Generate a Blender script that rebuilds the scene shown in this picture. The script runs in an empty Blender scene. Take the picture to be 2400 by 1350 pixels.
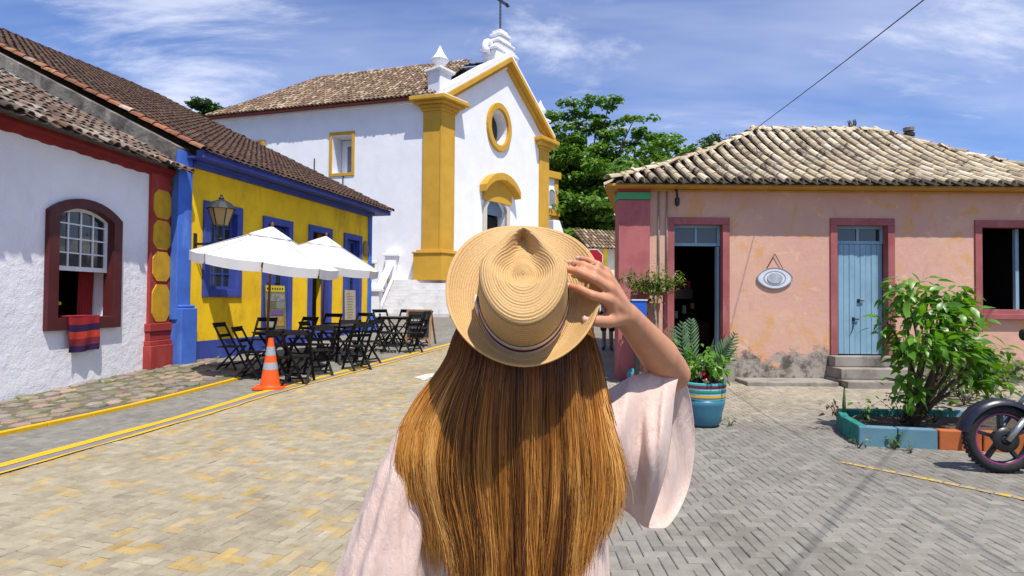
import bpy, bmesh, math, random
import numpy as np
from mathutils import Vector, Matrix
from mathutils.geometry import tessellate_polygon
random.seed(7)
rng = np.random.default_rng(7)
S = bpy.context.scene
COL = S.collection

# ------------------------------------------------------------------ camera
FPX = 1350.0                      # focal length in pixels of the 2400 px wide photograph
CAM = Vector((0, 0, 1.5))
PITCH, ROLL = math.atan(28 / FPX), 0.008
cd = bpy.data.cameras.new('camera')
cam = bpy.data.objects.new('camera', cd)
COL.objects.link(cam)
cd.sensor_width = 36.0
cd.lens = FPX / 2400 * 36.0
cd.clip_start, cd.clip_end = 0.05, 3000
cF = Vector((0, math.cos(PITCH), math.sin(PITCH)))
cR0, cU0 = Vector((1, 0, 0)), Vector((0, -math.sin(PITCH), math.cos(PITCH)))
cR = cR0 * math.cos(ROLL) + cU0 * math.sin(ROLL)
cU = cU0 * math.cos(ROLL) - cR0 * math.sin(ROLL)
m = Matrix((cR, cU, -cF)).transposed().to_4x4()
m.translation = CAM
cam.matrix_world = m
S.camera = cam

# ------------------------------------------------------------------ sun, sky, exposure
SUN = Vector((0.21, -0.43, 1.0)).normalized()
elev = math.asin(SUN.z)
ld = bpy.data.lights.new('sun', 'SUN')
ld.energy, ld.angle, ld.color = 5.0, math.radians(0.55), (1.0, 0.955, 0.88)
lo = bpy.data.objects.new('sun', ld)
COL.objects.link(lo)
lo.rotation_euler = SUN.to_track_quat('Z', 'Y').to_euler()
W = bpy.data.worlds.new('World')
S.world = W
W.use_nodes = True
wn, wl = W.node_tree.nodes, W.node_tree.links
wn.clear()
sky = wn.new('ShaderNodeTexSky')
sky.sky_type = 'NISHITA'
sky.sun_disc = False
sky.sun_elevation = elev
sky.sun_rotation = math.atan2(SUN.x, SUN.y)
sky.altitude, sky.air_density, sky.dust_density, sky.ozone_density = 0, 1.0, 0.8, 2.2
tc = wn.new('ShaderNodeTexCoord')
def wmath(op, a, b=None):
    n = wn.new('ShaderNodeMath'); n.operation = op
    for i, v in enumerate((a, b)):
        if v is None: continue
        if isinstance(v, (int, float)): n.inputs[i].default_value = v
        else: wl.new(v, n.inputs[i])
    return n.outputs[0]
sep = wn.new('ShaderNodeSeparateXYZ'); wl.new(tc.outputs['Generated'], sep.inputs[0])
zz = wmath('ADD', wmath('MAXIMUM', sep.outputs[2], 0.0), 0.16)
cx = wmath('DIVIDE', sep.outputs[0], zz); cy = wmath('DIVIDE', sep.outputs[1], zz)
def cloud(sx, sy, rot, scale, lo_, hi_, det, seed):
    c = wn.new('ShaderNodeCombineXYZ'); wl.new(cx, c.inputs[0]); wl.new(cy, c.inputs[1]); c.inputs[2].default_value = seed
    mp = wn.new('ShaderNodeMapping'); mp.inputs['Rotation'].default_value = (0, 0, rot); mp.inputs['Scale'].default_value = (sx, sy, 1)
    wl.new(c.outputs[0], mp.inputs[0])
    n = wn.new('ShaderNodeTexNoise'); n.inputs['Scale'].default_value = scale; n.inputs['Detail'].default_value = det
    n.inputs['Roughness'].default_value = 0.62; n.inputs['Distortion'].default_value = 0.35
    wl.new(mp.outputs[0], n.inputs[0])
    r = wn.new('ShaderNodeMapRange'); r.interpolation_type = 'SMOOTHSTEP'
    r.inputs[1].default_value = lo_; r.inputs[2].default_value = hi_
    wl.new(n.outputs[0], r.inputs[0])
    return r.outputs[0]
veil = wmath('MULTIPLY', cloud(0.35, 1.2, 0.5, 0.9, 0.36, 0.72, 5, 3.1), 0.42)
wisps = wmath('MULTIPLY', cloud(0.8, 1.5, 0.75, 1.7, 0.50, 0.70, 9, 28.74), 0.62)
cl = wmath('MINIMUM', wmath('ADD', veil, wisps), 1.0)
tint = wn.new('ShaderNodeMix'); tint.data_type = 'RGBA'; tint.blend_type = 'MULTIPLY'; tint.inputs[0].default_value = 1.0
wl.new(sky.outputs[0], tint.inputs[6]); tint.inputs[7].default_value = (0.74, 0.93, 1.36, 1)
mx = wn.new('ShaderNodeMix'); mx.data_type = 'RGBA'
wl.new(cl, mx.inputs[0]); wl.new(tint.outputs[2], mx.inputs[6]); mx.inputs[7].default_value = (7.6, 8.0, 9.4, 1)
bg = wn.new('ShaderNodeBackground'); bg.inputs[1].default_value = 0.104
wl.new(mx.outputs[2], bg.inputs[0])
wo = wn.new('ShaderNodeOutputWorld'); wl.new(bg.outputs[0], wo.inputs[0])
S.view_settings.view_transform = 'Standard'
S.view_settings.look = 'None'
S.view_settings.exposure = 0.25
S.view_settings.gamma = 1.0
S.view_settings.use_curve_mapping = False
S.render.engine = 'CYCLES'
S.cycles.max_bounces = 6
S.cycles.use_denoising = True

# ------------------------------------------------------------------ pixel <-> place helpers (photo pixels, used to survey real positions)
def ray(px, py):
    return cF + cR * ((px - 1200) / FPX) + cU * ((675 - py) / FPX)
def P(px, py, Y):
    d = ray(px, py)
    return CAM + d * (Y / d.y)
def gz(Y):                                   # the street climbs gently beyond 8 m
    t = Y - 8.0
    if t > 18: return 0.045 * 18
    return 0.045 * (t if t > 1 else (0 if t < -1 else (t + 1) ** 2 / 4))
def G(px, py, dz=0.0):                       # point on the ground seen at a pixel
    d = ray(px, py); lo_, hi_ = 1.0, 80.0
    for _ in range(60):
        mid = (lo_ + hi_) / 2
        p = CAM + d * (mid / d.y)
        if p.z > gz(mid) + dz: lo_ = mid
        else: hi_ = mid
    p = CAM + d * (lo_ / d.y)
    return Vector((p.x, p.y, gz(p.y) + dz))

class Facade:                                # a vertical plane: s along it, z up, o outwards
    def __init__(self, A, B):
        self.A = Vector((A[0], A[1], 0)); self.d = Vector((B[0] - A[0], B[1] - A[1], 0)).normalized()
        self.n = Vector((self.d.y, -self.d.x, 0))
    def pt(self, s, z, o=0.0):
        return self.A + self.d * s + self.n * o + Vector((0, 0, z))
    def hit(self, px, py, o=0.0):
        r = ray(px, py); t = (self.A + self.n * o - CAM).dot(self.n) / r.dot(self.n)
        p = CAM + r * t
        return (p - self.A).dot(self.d), p.z
    def s(self, px, py=700, o=0.0): return self.hit(px, py, o)[0]
    def z(self, px, py, o=0.0): return self.hit(px, py, o)[1]

# ------------------------------------------------------------------ mesh helpers
class MB:
    def __init__(self): self.v = []; self.f = []; self.c = []
    def add(self, vs, fs, col=None):
        b = len(self.v); self.v += [tuple(v) for v in vs]; self.f += [tuple(b + i for i in f) for f in fs]
        if col is not None: self.c += [col] * len(fs)
        return self
    def box(self, a, b, pt=None, col=None):
        (x0, y0, z0), (x1, y1, z1) = a, b
        vs = [(x0, y0, z0), (x1, y0, z0), (x1, y1, z0), (x0, y1, z0), (x0, y0, z1), (x1, y0, z1), (x1, y1, z1), (x0, y1, z1)]
        if pt: vs = [pt(*v) for v in vs]
        return self.add(vs, [(0, 3, 2, 1), (4, 5, 6, 7), (0, 1, 5, 4), (1, 2, 6, 5), (2, 3, 7, 6), (3, 0, 4, 7)], col)
    def fbox(self, F, s0, s1, z0, z1, o0, o1):
        return self.box((s0, o0, z0), (s1, o1, z1), lambda s, o, z: F.pt(s, z, o))
    def bar(self, p, q, w, h, up=(0, 0, 1)):
        p, q = Vector(p), Vector(q); d = (q - p).normalized(); u = Vector(up)
        if abs(d.dot(u)) > 0.99: u = Vector((1, 0, 0))
        x = d.cross(u).normalized(); y = x.cross(d)
        vs = [e + x * (sx * w / 2) + y * (sy * h / 2) for e in (p, q) for sx, sy in ((-1, -1), (1, -1), (1, 1), (-1, 1))]
        return self.add(vs, [(3, 2, 1, 0), (4, 5, 6, 7), (0, 1, 5, 4), (1, 2, 6, 5), (2, 3, 7, 6), (3, 0, 4, 7)])
    def tube(self, pts, rad, n=8, cap=True):
        pts = [Vector(p) for p in pts]; k = len(pts)
        rad = [rad] * k if isinstance(rad, (int, float)) else rad
        b = len(self.v); ref = None
        for i, p in enumerate(pts):
            d = (pts[min(i + 1, k - 1)] - pts[max(i - 1, 0)]).normalized()
            if ref is None:
                ref = Vector((0, 0, 1)) if abs(d.z) < 0.9 else Vector((1, 0, 0))
            x = (ref - d * ref.dot(d)).normalized(); ref = x; y = d.cross(x)
            for j in range(n):
                a = 2 * math.pi * j / n
                self.v.append(tuple(p + (x * math.cos(a) + y * math.sin(a)) * rad[i]))
        for i in range(k - 1):
            for j in range(n):
                a, c = b + i * n + j, b + i * n + (j + 1) % n
                self.f.append((a, c, c + n, a + n))
        if cap:
            self.f.append(tuple(b + j for j in range(n))[::-1]); self.f.append(tuple(b + (k - 1) * n + j for j in range(n)))
        return self
    def lathe(self, prof, n=24, M=None, sx=1.0, sy=1.0, closed=True):
        b = len(self.v); M = M or Matrix()
        for r, z in prof:
            for j in range(n):
                a = 2 * math.pi * j / n
                self.v.append(tuple(M @ Vector((r * sx * math.cos(a), r * sy * math.sin(a), z))))
        for i in range(len(prof) - 1):
            for j in range(n):
                a, c = b + i * n + j, b + i * n + (j + 1) % n
                self.f.append((a, c, c + n, a + n))
        if closed:
            self.f.append(tuple(b + j for j in range(n))[::-1]); self.f.append(tuple(b + (len(prof) - 1) * n + j for j in range(n)))
        return self
    def prism(self, loop, pt, o0, o1, holes=()):
        """flat outline (s,z) with holes, given thickness from o0 (back) to o1 (front)"""
        loops = [list(loop)] + [list(h) for h in holes]
        tris = tessellate_polygon([[Vector((a, c, 0)) for a, c in l] for l in loops])
        flat = [p for l in loops for p in l]; n = len(flat); b = len(self.v)
        self.v += [tuple(pt(a, c, o1)) for a, c in flat] + [tuple(pt(a, c, o0)) for a, c in flat]
        for t in tris:
            self.f.append(tuple(b + i for i in t)); self.f.append(tuple(b + n + i for i in reversed(t)))
        k = 0
        for l in loops:
            for i in range(len(l)):
                a, c = b + k + i, b + k + (i + 1) % len(l)
                self.f.append((a, c, c + n, a + n))
            k += len(l)
        return self
    def mesh(self, name, mat=None, smooth=False, fix=True):
        me = bpy.data.meshes.new(name)
        me.from_pydata(self.v, [], self.f)
        if mat: me.materials.append(mat)
        if self.c:
            ca = me.color_attributes.new('tone', 'FLOAT_COLOR', 'CORNER')
            arr = []
            for f, c in zip(self.f, self.c): arr += list(c) * len(f)
            ca.data.foreach_set('color', arr)
        if fix:
            bm = bmesh.new(); bm.from_mesh(me); bmesh.ops.recalc_face_normals(bm, faces=bm.faces); bm.to_mesh(me); bm.free()
        if smooth: me.polygons.foreach_set('use_smooth', [True] * len(me.polygons))
        me.update()
        return me
    def build(self, name, mat, parent=None, smooth=False, bev=0.0, fix=True):
        o = link(name, self.mesh(name, mat, smooth, fix), parent)
        if bev:
            md = o.modifiers.new('edges', 'BEVEL'); md.width = bev; md.segments = 2; md.limit_method = 'ANGLE'; md.angle_limit = 0.6
        return o
def link(name, data, parent=None, mw=None):
    o = bpy.data.objects.new(name, data); COL.objects.link(o)
    if parent is not None:
        o.parent = parent
        o.matrix_parent_inverse = parent_world(parent).inverted()
    if mw is not None: o.matrix_basis = mw
    return o
def parent_world(p):
    M = p.matrix_basis.copy()
    if p.parent is not None: M = parent_world(p.parent) @ p.matrix_parent_inverse @ M
    return M
def tag(o, label=None, cat=None, group=None, kind=None):
    for k, v in (('label', label), ('category', cat), ('group', group), ('kind', kind)):
        if v: o[k] = v
    return o
def thing(name, loc, label, cat, group=None, rz=0.0):
    o = bpy.data.objects.new(name, None); COL.objects.link(o)
    o.matrix_basis = Matrix.Translation(Vector(loc)) @ Matrix.Rotation(rz, 4, 'Z')
    return tag(o, label, cat, group)
def copy_tree(o, M, label=None, parent=None):
    c = o.copy(); COL.objects.link(c)
    if parent is None: c.matrix_basis = M
    else: c.parent = parent
    if label: c['label'] = label
    for ch in list(o.children): copy_tree(ch, None, None, c)
    return c
def sstep(a, b, x):
    t = min(1, max(0, (x - a) / (b - a))); return t * t * (3 - 2 * t)
def lerpt(tab, x):                            # table interpolation
    for (x0, *a), (x1, *b) in zip(tab, tab[1:]):
        if x <= x1:
            t = max(0.0, (x - x0) / (x1 - x0)); t = t * t * (3 - 2 * t) * 0.5 + t * 0.5
            return [p + (q - p) * t for p, q in zip(a, b)]
    return list(tab[-1][1:])

# ------------------------------------------------------------------ materials
def nodes(name):
    mt = bpy.data.materials.new(name); mt.use_nodes = True
    nt = mt.node_tree; return mt, nt, nt.nodes['Principled BSDF']
class N:
    """tiny node-graph helper"""
    def __init__(s, nt): s.nt = nt
    def new(s, t, **k):
        n = s.nt.nodes.new(t)
        for a, v in k.items(): setattr(n, a, v)
        return n
    def put(s, sock, v):
        if isinstance(v, (int, float)): sock.default_value = v
        elif isinstance(v, (tuple, list)): sock.default_value = tuple(v) + ((1,) if len(v) == 3 and sock.type == 'RGBA' else ())
        else: s.nt.links.new(v, sock)
    def pos(s): return s.new('ShaderNodeNewGeometry').outputs['Position']
    def objc(s): return s.new('ShaderNodeTexCoord').outputs['Object']
    def map(s, v, scale=(1, 1, 1), rot=(0, 0, 0), loc=(0, 0, 0)):
        n = s.new('ShaderNodeMapping'); s.put(n.inputs[0], v); n.inputs['Scale'].default_value = scale
        n.inputs['Rotation'].default_value = rot; n.inputs['Location'].default_value = loc; return n.outputs[0]
    def noise(s, v, scale, det=4, rough=0.55, dist=0.0):
        n = s.new('ShaderNodeTexNoise'); s.put(n.inputs[0], v); n.inputs['Scale'].default_value = scale
        n.inputs['Detail'].default_value = det; n.inputs['Roughness'].default_value = rough; n.inputs['Distortion'].default_value = dist
        return n.outputs[0]
    def rng(s, v, a, b, c=0.0, d=1.0, smooth=True):
        n = s.new('ShaderNodeMapRange'); s.put(n.inputs[0], v)
        if smooth: n.interpolation_type = 'SMOOTHSTEP'
        for i, q in zip((1, 2, 3, 4), (a, b, c, d)): n.inputs[i].default_value = q
        return n.outputs[0]
    def math(s, op, a, b=0.0):
        n = s.new('ShaderNodeMath', operation=op); s.put(n.inputs[0], a); s.put(n.inputs[1], b); return n.outputs[0]
    def mix(s, f, a, b, mode='MIX'):
        n = s.new('ShaderNodeMix', data_type='RGBA', blend_type=mode)
        s.put(n.inputs[0], f); s.put(n.inputs[6], a); s.put(n.inputs[7], b); return n.outputs[2]
    def bump(s, h, strength=0.3, dist=0.01):
        n = s.new('ShaderNodeBump'); n.inputs['Strength'].default_value = strength; n.inputs['Distance'].default_value = dist
        s.put(n.inputs['Height'], h); return n.outputs[0]
    def sep(s, v):
        n = s.new('ShaderNodeSeparateXYZ'); s.put(n.inputs[0], v); return n.outputs
def c4(c): return (c[0], c[1], c[2], 1)
def paint(name, col, col2=None, rough=0.8, nscale=2.0, amt=0.5, bump=0.2, bscale=40, bdist=0.004, dirt=None, dirt_amt=0.35, dirt_scale=3.0, spec=0.3):
    """painted or plain surface with blotchy tone, fine relief and optional weather stains"""
    mt, nt, b = nodes(name); g = N(nt); p = g.pos()
    col2 = col2 or tuple(c * 0.8 for c in col)
    f = g.rng(g.noise(p, nscale, 6, 0.6), 0.35, 0.7, 0, amt)
    c = g.mix(f, c4(col), c4(col2))
    if dirt:
        st = g.noise(g.map(p, (1, 1, 0.35)), dirt_scale, 8, 0.68)
        c = g.mix(g.rng(st, 0.5, 0.72, 0, dirt_amt), c, c4(dirt))
    g.put(b.inputs['Base Color'], c)
    b.inputs['Roughness'].default_value = rough
    b.inputs['Specular IOR Level'].default_value = spec
    if bump: g.put(b.inputs['Normal'], g.bump(g.noise(p, bscale, 5, 0.6), bump, bdist))
    return mt
def plaster(name, col, col2, lump=0.012, lscale=6.0, dirt=None, dirt_amt=0.3):
    mt, nt, b = nodes(name); g = N(nt); p = g.pos()
    c = g.mix(g.rng(g.noise(p, 1.3, 6, 0.6), 0.3, 0.72), c4(col), c4(col2))
    c = g.mix(g.rng(g.noise(g.map(p, (1, 1, 0.25)), 4.0, 7, 0.7), 0.52, 0.75, 0, dirt_amt), c, c4(dirt or tuple(q * 0.75 for q in col2)))
    g.put(b.inputs['Base Color'], c); b.inputs['Roughness'].default_value = 0.9; b.inputs['Specular IOR Level'].default_value = 0.2
    h = g.math('ADD', g.noise(p, lscale, 5, 0.55), g.math('MULTIPLY', g.noise(p, lscale * 8, 4, 0.6), 0.25))
    g.put(b.inputs['Normal'], g.bump(h, 0.55, lump))
    return mt
def glossy(name, col, rough=0.35, metal=0.0, spec=0.5):
    mt, nt, b = nodes(name)
    g = N(nt); n = g.noise(g.pos(), 30, 4)
    g.put(b.inputs['Base Color'], g.mix(g.rng(n, 0.3, 0.7, 0, 0.25), c4(col), c4(tuple(q * 0.7 for q in col))))
    g.put(b.inputs['Roughness'], g.rng(n, 0.2, 0.8, rough * 0.8, min(1, rough * 1.3)))
    b.inputs['Metallic'].default_value = metal; b.inputs['Specular IOR Level'].default_value = spec
    return mt
def toned(name, rough=0.85, var=0.25, bump=0.25, bscale=60, bdist=0.003, attr='tone', spec=0.25):
    """colour comes from a face attribute holding the piece's own colour"""
    mt, nt, b = nodes(name); g = N(nt); p = g.pos()
    a = g.new('ShaderNodeVertexColor', layer_name=attr).outputs[0]
    c = g.mix(g.rng(g.noise(p, 9, 6, 0.65), 0.3, 0.72, 0, var), a, g.mix(1.0, a, (0.55, 0.55, 0.55, 1), 'MULTIPLY'))
    c = g.mix(g.rng(g.noise(p, 0.9, 7, 0.68, 0.4), 0.46, 0.66, 0, 0.45), c, g.mix(1.0, c, (0.62, 0.60, 0.56, 1), 'MULTIPLY'))
    c = g.mix(g.rng(g.noise(p, 26, 5, 0.7), 0.60, 0.70, 0, 0.5), c, g.mix(1.0, c, (0.5, 0.48, 0.44, 1), 'MULTIPLY'))
    g.put(b.inputs['Base Color'], c); b.inputs['Roughness'].default_value = rough; b.inputs['Specular IOR Level'].default_value = spec
    g.put(b.inputs['Normal'], g.bump(g.noise(p, bscale, 5, 0.6), bump, bdist))
    return mt
def tilemat(name, cols, lichen, moss, dark, la=0.5, da=0.5):
    mt, nt, b = nodes(name); g = N(nt); p = g.pos()
    a = g.new('ShaderNodeVertexColor', layer_name='tone').outputs[0]
    c = a
    c = g.mix(g.rng(g.noise(p, 5, 7, 0.7), 0.45, 0.65, 0, la), c, c4(lichen))
    c = g.mix(g.rng(g.noise(p, 3.1, 8, 0.72, 0.6), 0.52, 0.64, 0, da), c, c4(dark))
    c = g.mix(g.rng(g.noise(p, 14, 5, 0.7), 0.6, 0.72, 0, 0.5), c, c4(moss))
    g.put(b.inputs['Base Color'], c); b.inputs['Roughness'].default_value = 0.92; b.inputs['Specular IOR Level'].default_value = 0.15
    g.put(b.inputs['Normal'], g.bump(g.noise(p, 35, 6, 0.65), 0.5, 0.008))
    return mt
def leafmat(name, c1, c2, trans=0.35, rough=0.45):
    mt, nt, b = nodes(name); g = N(nt); p = g.pos()
    oi = g.new('ShaderNodeNewGeometry').outputs['Random Per Island']
    orr = g.new('ShaderNodeObjectInfo').outputs['Random']
    f = g.math('FRACT', g.math('ADD', oi, orr))
    c = g.mix(f, c4(c1), c4(c2))
    c = g.mix(g.rng(g.noise(p, 2.0, 3), 0.35, 0.7, 0, 0.4), c, c4(tuple(q * 0.6 for q in c1)))
    g.put(b.inputs['Base Color'], c); b.inputs['Roughness'].default_value = rough; b.inputs['Specular IOR Level'].default_value = 0.4
    tr = g.new('ShaderNodeBsdfTranslucent'); g.put(tr.inputs[0], g.mix(1.0, c, (1.5, 1.6, 0.5, 1), 'MULTIPLY'))
    ms = g.new('ShaderNodeMixShader'); ms.inputs[0].default_value = trans
    nt.links.new(b.outputs[0], ms.inputs[1]); nt.links.new(tr.outputs[0], ms.inputs[2])
    nt.links.new(ms.outputs[0], nt.nodes['Material Output'].inputs[0])
    return mt
def glass(name, tint=(0.02, 0.025, 0.03), rough=0.06):
    mt, nt, b = nodes(name)
    b.inputs['Base Color'].default_value = c4(tint); b.inputs['Roughness'].default_value = rough; b.inputs['Specular IOR Level'].default_value = 0.8
    g = N(nt); g.put(b.inputs['Normal'], g.bump(g.noise(g.pos(), 2.5, 2), 0.08, 0.02))
    return mt
M = {}
M['white_wall'] = plaster('white_plaster', (0.84, 0.83, 0.85), (0.76, 0.75, 0.78), 0.03, 7.0, (0.5, 0.48, 0.48), 0.18)
M['church_white'] = plaster('church_whitewash', (0.80, 0.80, 0.82), (0.74, 0.74, 0.77), 0.015, 2.5, (0.6, 0.6, 0.6), 0.12)
M['ochre'] = paint('ochre_paint', (0.56, 0.315, 0.035), (0.47, 0.25, 0.025), 0.75, 1.2, 0.7, 0.15, 30, 0.006, (0.3, 0.17, 0.04), 0.25, 1.5)
M['yellow'] = paint('yellow_paint', (0.92, 0.575, 0.01), (0.74, 0.43, 0.01), 0.8, 1.6, 0.8, 0.3, 14, 0.012, (0.36, 0.22, 0.02), 0.5, 1.7)
M['blue'] = paint('blue_paint', (0.045, 0.07, 0.31), (0.035, 0.05, 0.22), 0.6, 2.0, 0.8, 0.25, 22, 0.006, (0.12, 0.18, 0.45), 0.3, 3)
M['blue_pil'] = paint('sky_blue_paint', (0.06, 0.16, 0.56), (0.045, 0.11, 0.44), 0.8, 2.0, 0.9, 0.3, 12, 0.01, (0.16, 0.3, 0.66), 0.45, 3)
M['maroon'] = paint('maroon_paint', (0.085, 0.016, 0.016), (0.06, 0.012, 0.014), 0.5, 3.0, 0.7, 0.2, 50, 0.003, (0.16, 0.05, 0.04), 0.2)
M['red_pil'] = paint('red_paint', (0.36, 0.045, 0.035), (0.26, 0.03, 0.03), 0.8, 2.5, 0.9, 0.3, 20, 0.008, (0.45, 0.10, 0.08), 0.4, 4)
M['red_corn'] = paint('dark_red_paint', (0.22, 0.018, 0.014), (0.14, 0.012, 0.012), 0.8, 3, 0.9, 0.3, 30, 0.006)
M['oct'] = paint('mustard_panel', (0.60, 0.34, 0.015), (0.48, 0.25, 0.02), 0.8, 5, 0.9, 0.2, 40, 0.004, (0.3, 0.18, 0.03), 0.3, 9)
M['white_wood'] = paint('white_wood', (0.75, 0.75, 0.75), (0.62, 0.62, 0.62), 0.5, 6, 0.6, 0.1, 80, 0.001)
M['glass'] = glass('window_glass')
M['dark'] = paint('dark_interior', (0.012, 0.011, 0.012), (0.02, 0.016, 0.014), 0.9, 2, 0.5, 0)  # near-black colour stands in for the shade inside unlit rooms
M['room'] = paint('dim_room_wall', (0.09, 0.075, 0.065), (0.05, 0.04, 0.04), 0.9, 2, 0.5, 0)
M['black'] = paint('black_wood', (0.006, 0.0055, 0.0055), (0.012, 0.011, 0.010), 0.6, 20, 0.6, 0.15, 90, 0.001, spec=0.22)
M['tabletop'] = paint('dark_slat_wood', (0.05, 0.04, 0.03), (0.025, 0.02, 0.018), 0.45, 8, 0.8, 0.15, 60, 0.001, spec=0.5)
M['iron'] = paint('black_iron', (0.012, 0.012, 0.013), (0.02, 0.019, 0.018), 0.6, 20, 0.5, 0.1, 90, 0.001, spec=0.5)
M['canvas'] = paint('white_canvas', (0.80, 0.79, 0.78), (0.72, 0.71, 0.70), 0.85, 3, 0.5, 0.2, 120, 0.001)
M['pole_wood'] = paint('brown_varnished_wood', (0.16, 0.055, 0.02), (0.09, 0.03, 0.012), 0.45, 12, 0.6, 0.1, 60, 0.001)
M['orange'] = paint('orange_plastic', (0.85, 0.10, 0.012), (0.72, 0.08, 0.01), 0.5, 6, 0.5, 0.05, 60, 0.001, (0.35, 0.08, 0.03), 0.15, 8)
M['grey_band'] = paint('reflective_band', (0.32, 0.33, 0.36), (0.26, 0.27, 0.30), 0.5, 9, 0.5, 0.1, 90, 0.001)
M['stone_grey'] = paint('weathered_stone', (0.20, 0.18, 0.155), (0.07, 0.06, 0.055), 0.95, 2.2, 1.0, 0.8, 9, 0.03, (0.42, 0.39, 0.33), 0.7, 2.4)
M['concrete'] = paint('worn_concrete', (0.30, 0.27, 0.23), (0.20, 0.175, 0.15), 0.95, 3, 0.9, 0.5, 30, 0.008, (0.05, 0.042, 0.035), 0.9, 2.2)
M['steps_white'] = paint('whitewashed_steps', (0.62, 0.61, 0.60), (0.52, 0.51, 0.50), 0.9, 2, 0.9, 0.3, 20, 0.008, (0.3, 0.29, 0.28), 0.4, 2.5)
M['tile_pink'] = tilemat('pale_lichen_tile', None, (0.58, 0.48, 0.32), (0.13, 0.11, 0.08), (0.05, 0.042, 0.036), 0.6, 0.85)
M['tile_brown'] = tilemat('brown_clay_tile', None, (0.10, 0.065, 0.045), (0.07, 0.05, 0.035), (0.03, 0.02, 0.016), 0.5, 0.6)
M['tile_white'] = tilemat('mossy_clay_tile', None, (0.24, 0.20, 0.165), (0.07, 0.065, 0.035), (0.028, 0.022, 0.02), 0.5, 0.8)
M['tile_church'] = tilemat('grey_brown_tile', None, (0.34, 0.25, 0.16), (0.10, 0.075, 0.055), (0.075, 0.05, 0.038), 0.5, 0.65)
M['tile_under'] = paint('tile_channels', (0.10, 0.065, 0.045), (0.05, 0.035, 0.028), 0.95, 4, 1.0, 0.4, 20, 0.01)
M['bark'] = paint('bark', (0.11, 0.075, 0.05), (0.06, 0.04, 0.03), 0.9, 6, 0.9, 0.6, 25, 0.01)
# ------------------------------------------------------------------ ground, paving, painted lines
def proj(p):
    d = Vector(p) - CAM; y = d.dot(cF)
    if y <= 0.05: return (-9e9, -9e9, y)
    return (1200 + FPX * d.dot(cR) / y, 675 - FPX * d.dot(cU) / y, y)
M['sand'] = paint('jointing_sand', (0.20, 0.18, 0.145), (0.15, 0.135, 0.11), 0.95, 3, 0.9, 0.4, 40, 0.006, (0.09, 0.085, 0.06), 0.5, 2)
M['paver'] = toned('concrete_pavers', 0.9, 0.55, 0.45, 70, 0.003)
M['line'] = None
def worn(name, col, under, cover, scale=7):
    mt, nt, b = nodes(name); g = N(nt); p = g.pos()
    n1 = g.noise(p, scale, 8, 0.75); n2 = g.noise(p, 45, 4, 0.7)
    w = g.rng(g.math('ADD', n1, g.math('MULTIPLY', n2, 0.5)), cover, cover + 0.14)
    g.put(b.inputs['Base Color'], g.mix(w, c4(col), c4(under))); b.inputs['Roughness'].default_value = 0.85; b.inputs['Specular IOR Level'].default_value = 0.25
    g.put(b.inputs['Normal'], g.bump(n2, 0.4, 0.004))
    return mt
M['line'] = worn('yellow_road_paint', (0.62, 0.36, 0.012), (0.42, 0.26, 0.06), 0.82)
M['line_worn'] = worn('worn_yellow_paint', (0.55, 0.34, 0.03), (0.27, 0.23, 0.16), 0.68)
M['white_paint'] = worn('white_road_paint', (0.6, 0.58, 0.53), (0.34, 0.30, 0.22), 0.72)
M['gutter'] = paint('grey_violet_kerbstone', (0.22, 0.20, 0.20), (0.17, 0.155, 0.155), 0.9, 3, 0.9, 0.35, 40, 0.005, (0.13, 0.12, 0.1), 0.4, 4)
gb = MB(); ys = [-40, -10, 0, 4, 7] + [7 + 0.5 * i for i in range(1, 5)] + [12, 16, 20, 24, 25.9, 26.1, 40, 80, 300, 1500]
xs = [-1500, -200, -60, -20, -10, -5, 0, 5, 10, 20, 60, 200, 1500]
for y in ys:
    for x in xs: gb.v.append((x, y, gz(y) - 0.011))
for i in range(len(ys) - 1):
    for j in range(len(xs) - 1):
        a = i * len(xs) + j; gb.f.append((a, a + 1, a + 1 + len(xs), a + len(xs)))
tag(gb.build('ground', M['sand'], smooth=True), kind='structure')

L0, L1, L2 = G(0, 1095), G(600, 925), G(1020, 816)         # main yellow line
sdir = Vector((L2.x - L0.x, L2.y - L0.y, 0)).normalized(); snrm = Vector((sdir.y, -sdir.x, 0))
sang = math.atan2(-sdir.x, sdir.y)
L3 = L2 + (L2 - L1).normalized() * 4.0; L00 = L0 + (L0 - L1) * 0.6
def side_of_line(x, y):                                     # distance to the right of the bent yellow line
    a, b_ = ((L00, L0) if y < L0.y else (L0, L1)) if y < L1.y else (L1, L3)
    d = Vector((b_.x - a.x, b_.y - a.y, 0)).normalized(); return (x - a.x) * d.y - (y - a.y) * d.x
K0, K1 = G(0, 1020), G(555, 890)                            # sidewalk kerb line in front of the white house
kd = Vector((K1.x - K0.x, K1.y - K0.y, 0)).normalized(); kn = Vector((kd.y, -kd.x, 0))
def side_of_kerb(x, y): return (Vector((x, y, 0)) - K0).dot(kn)

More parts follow.
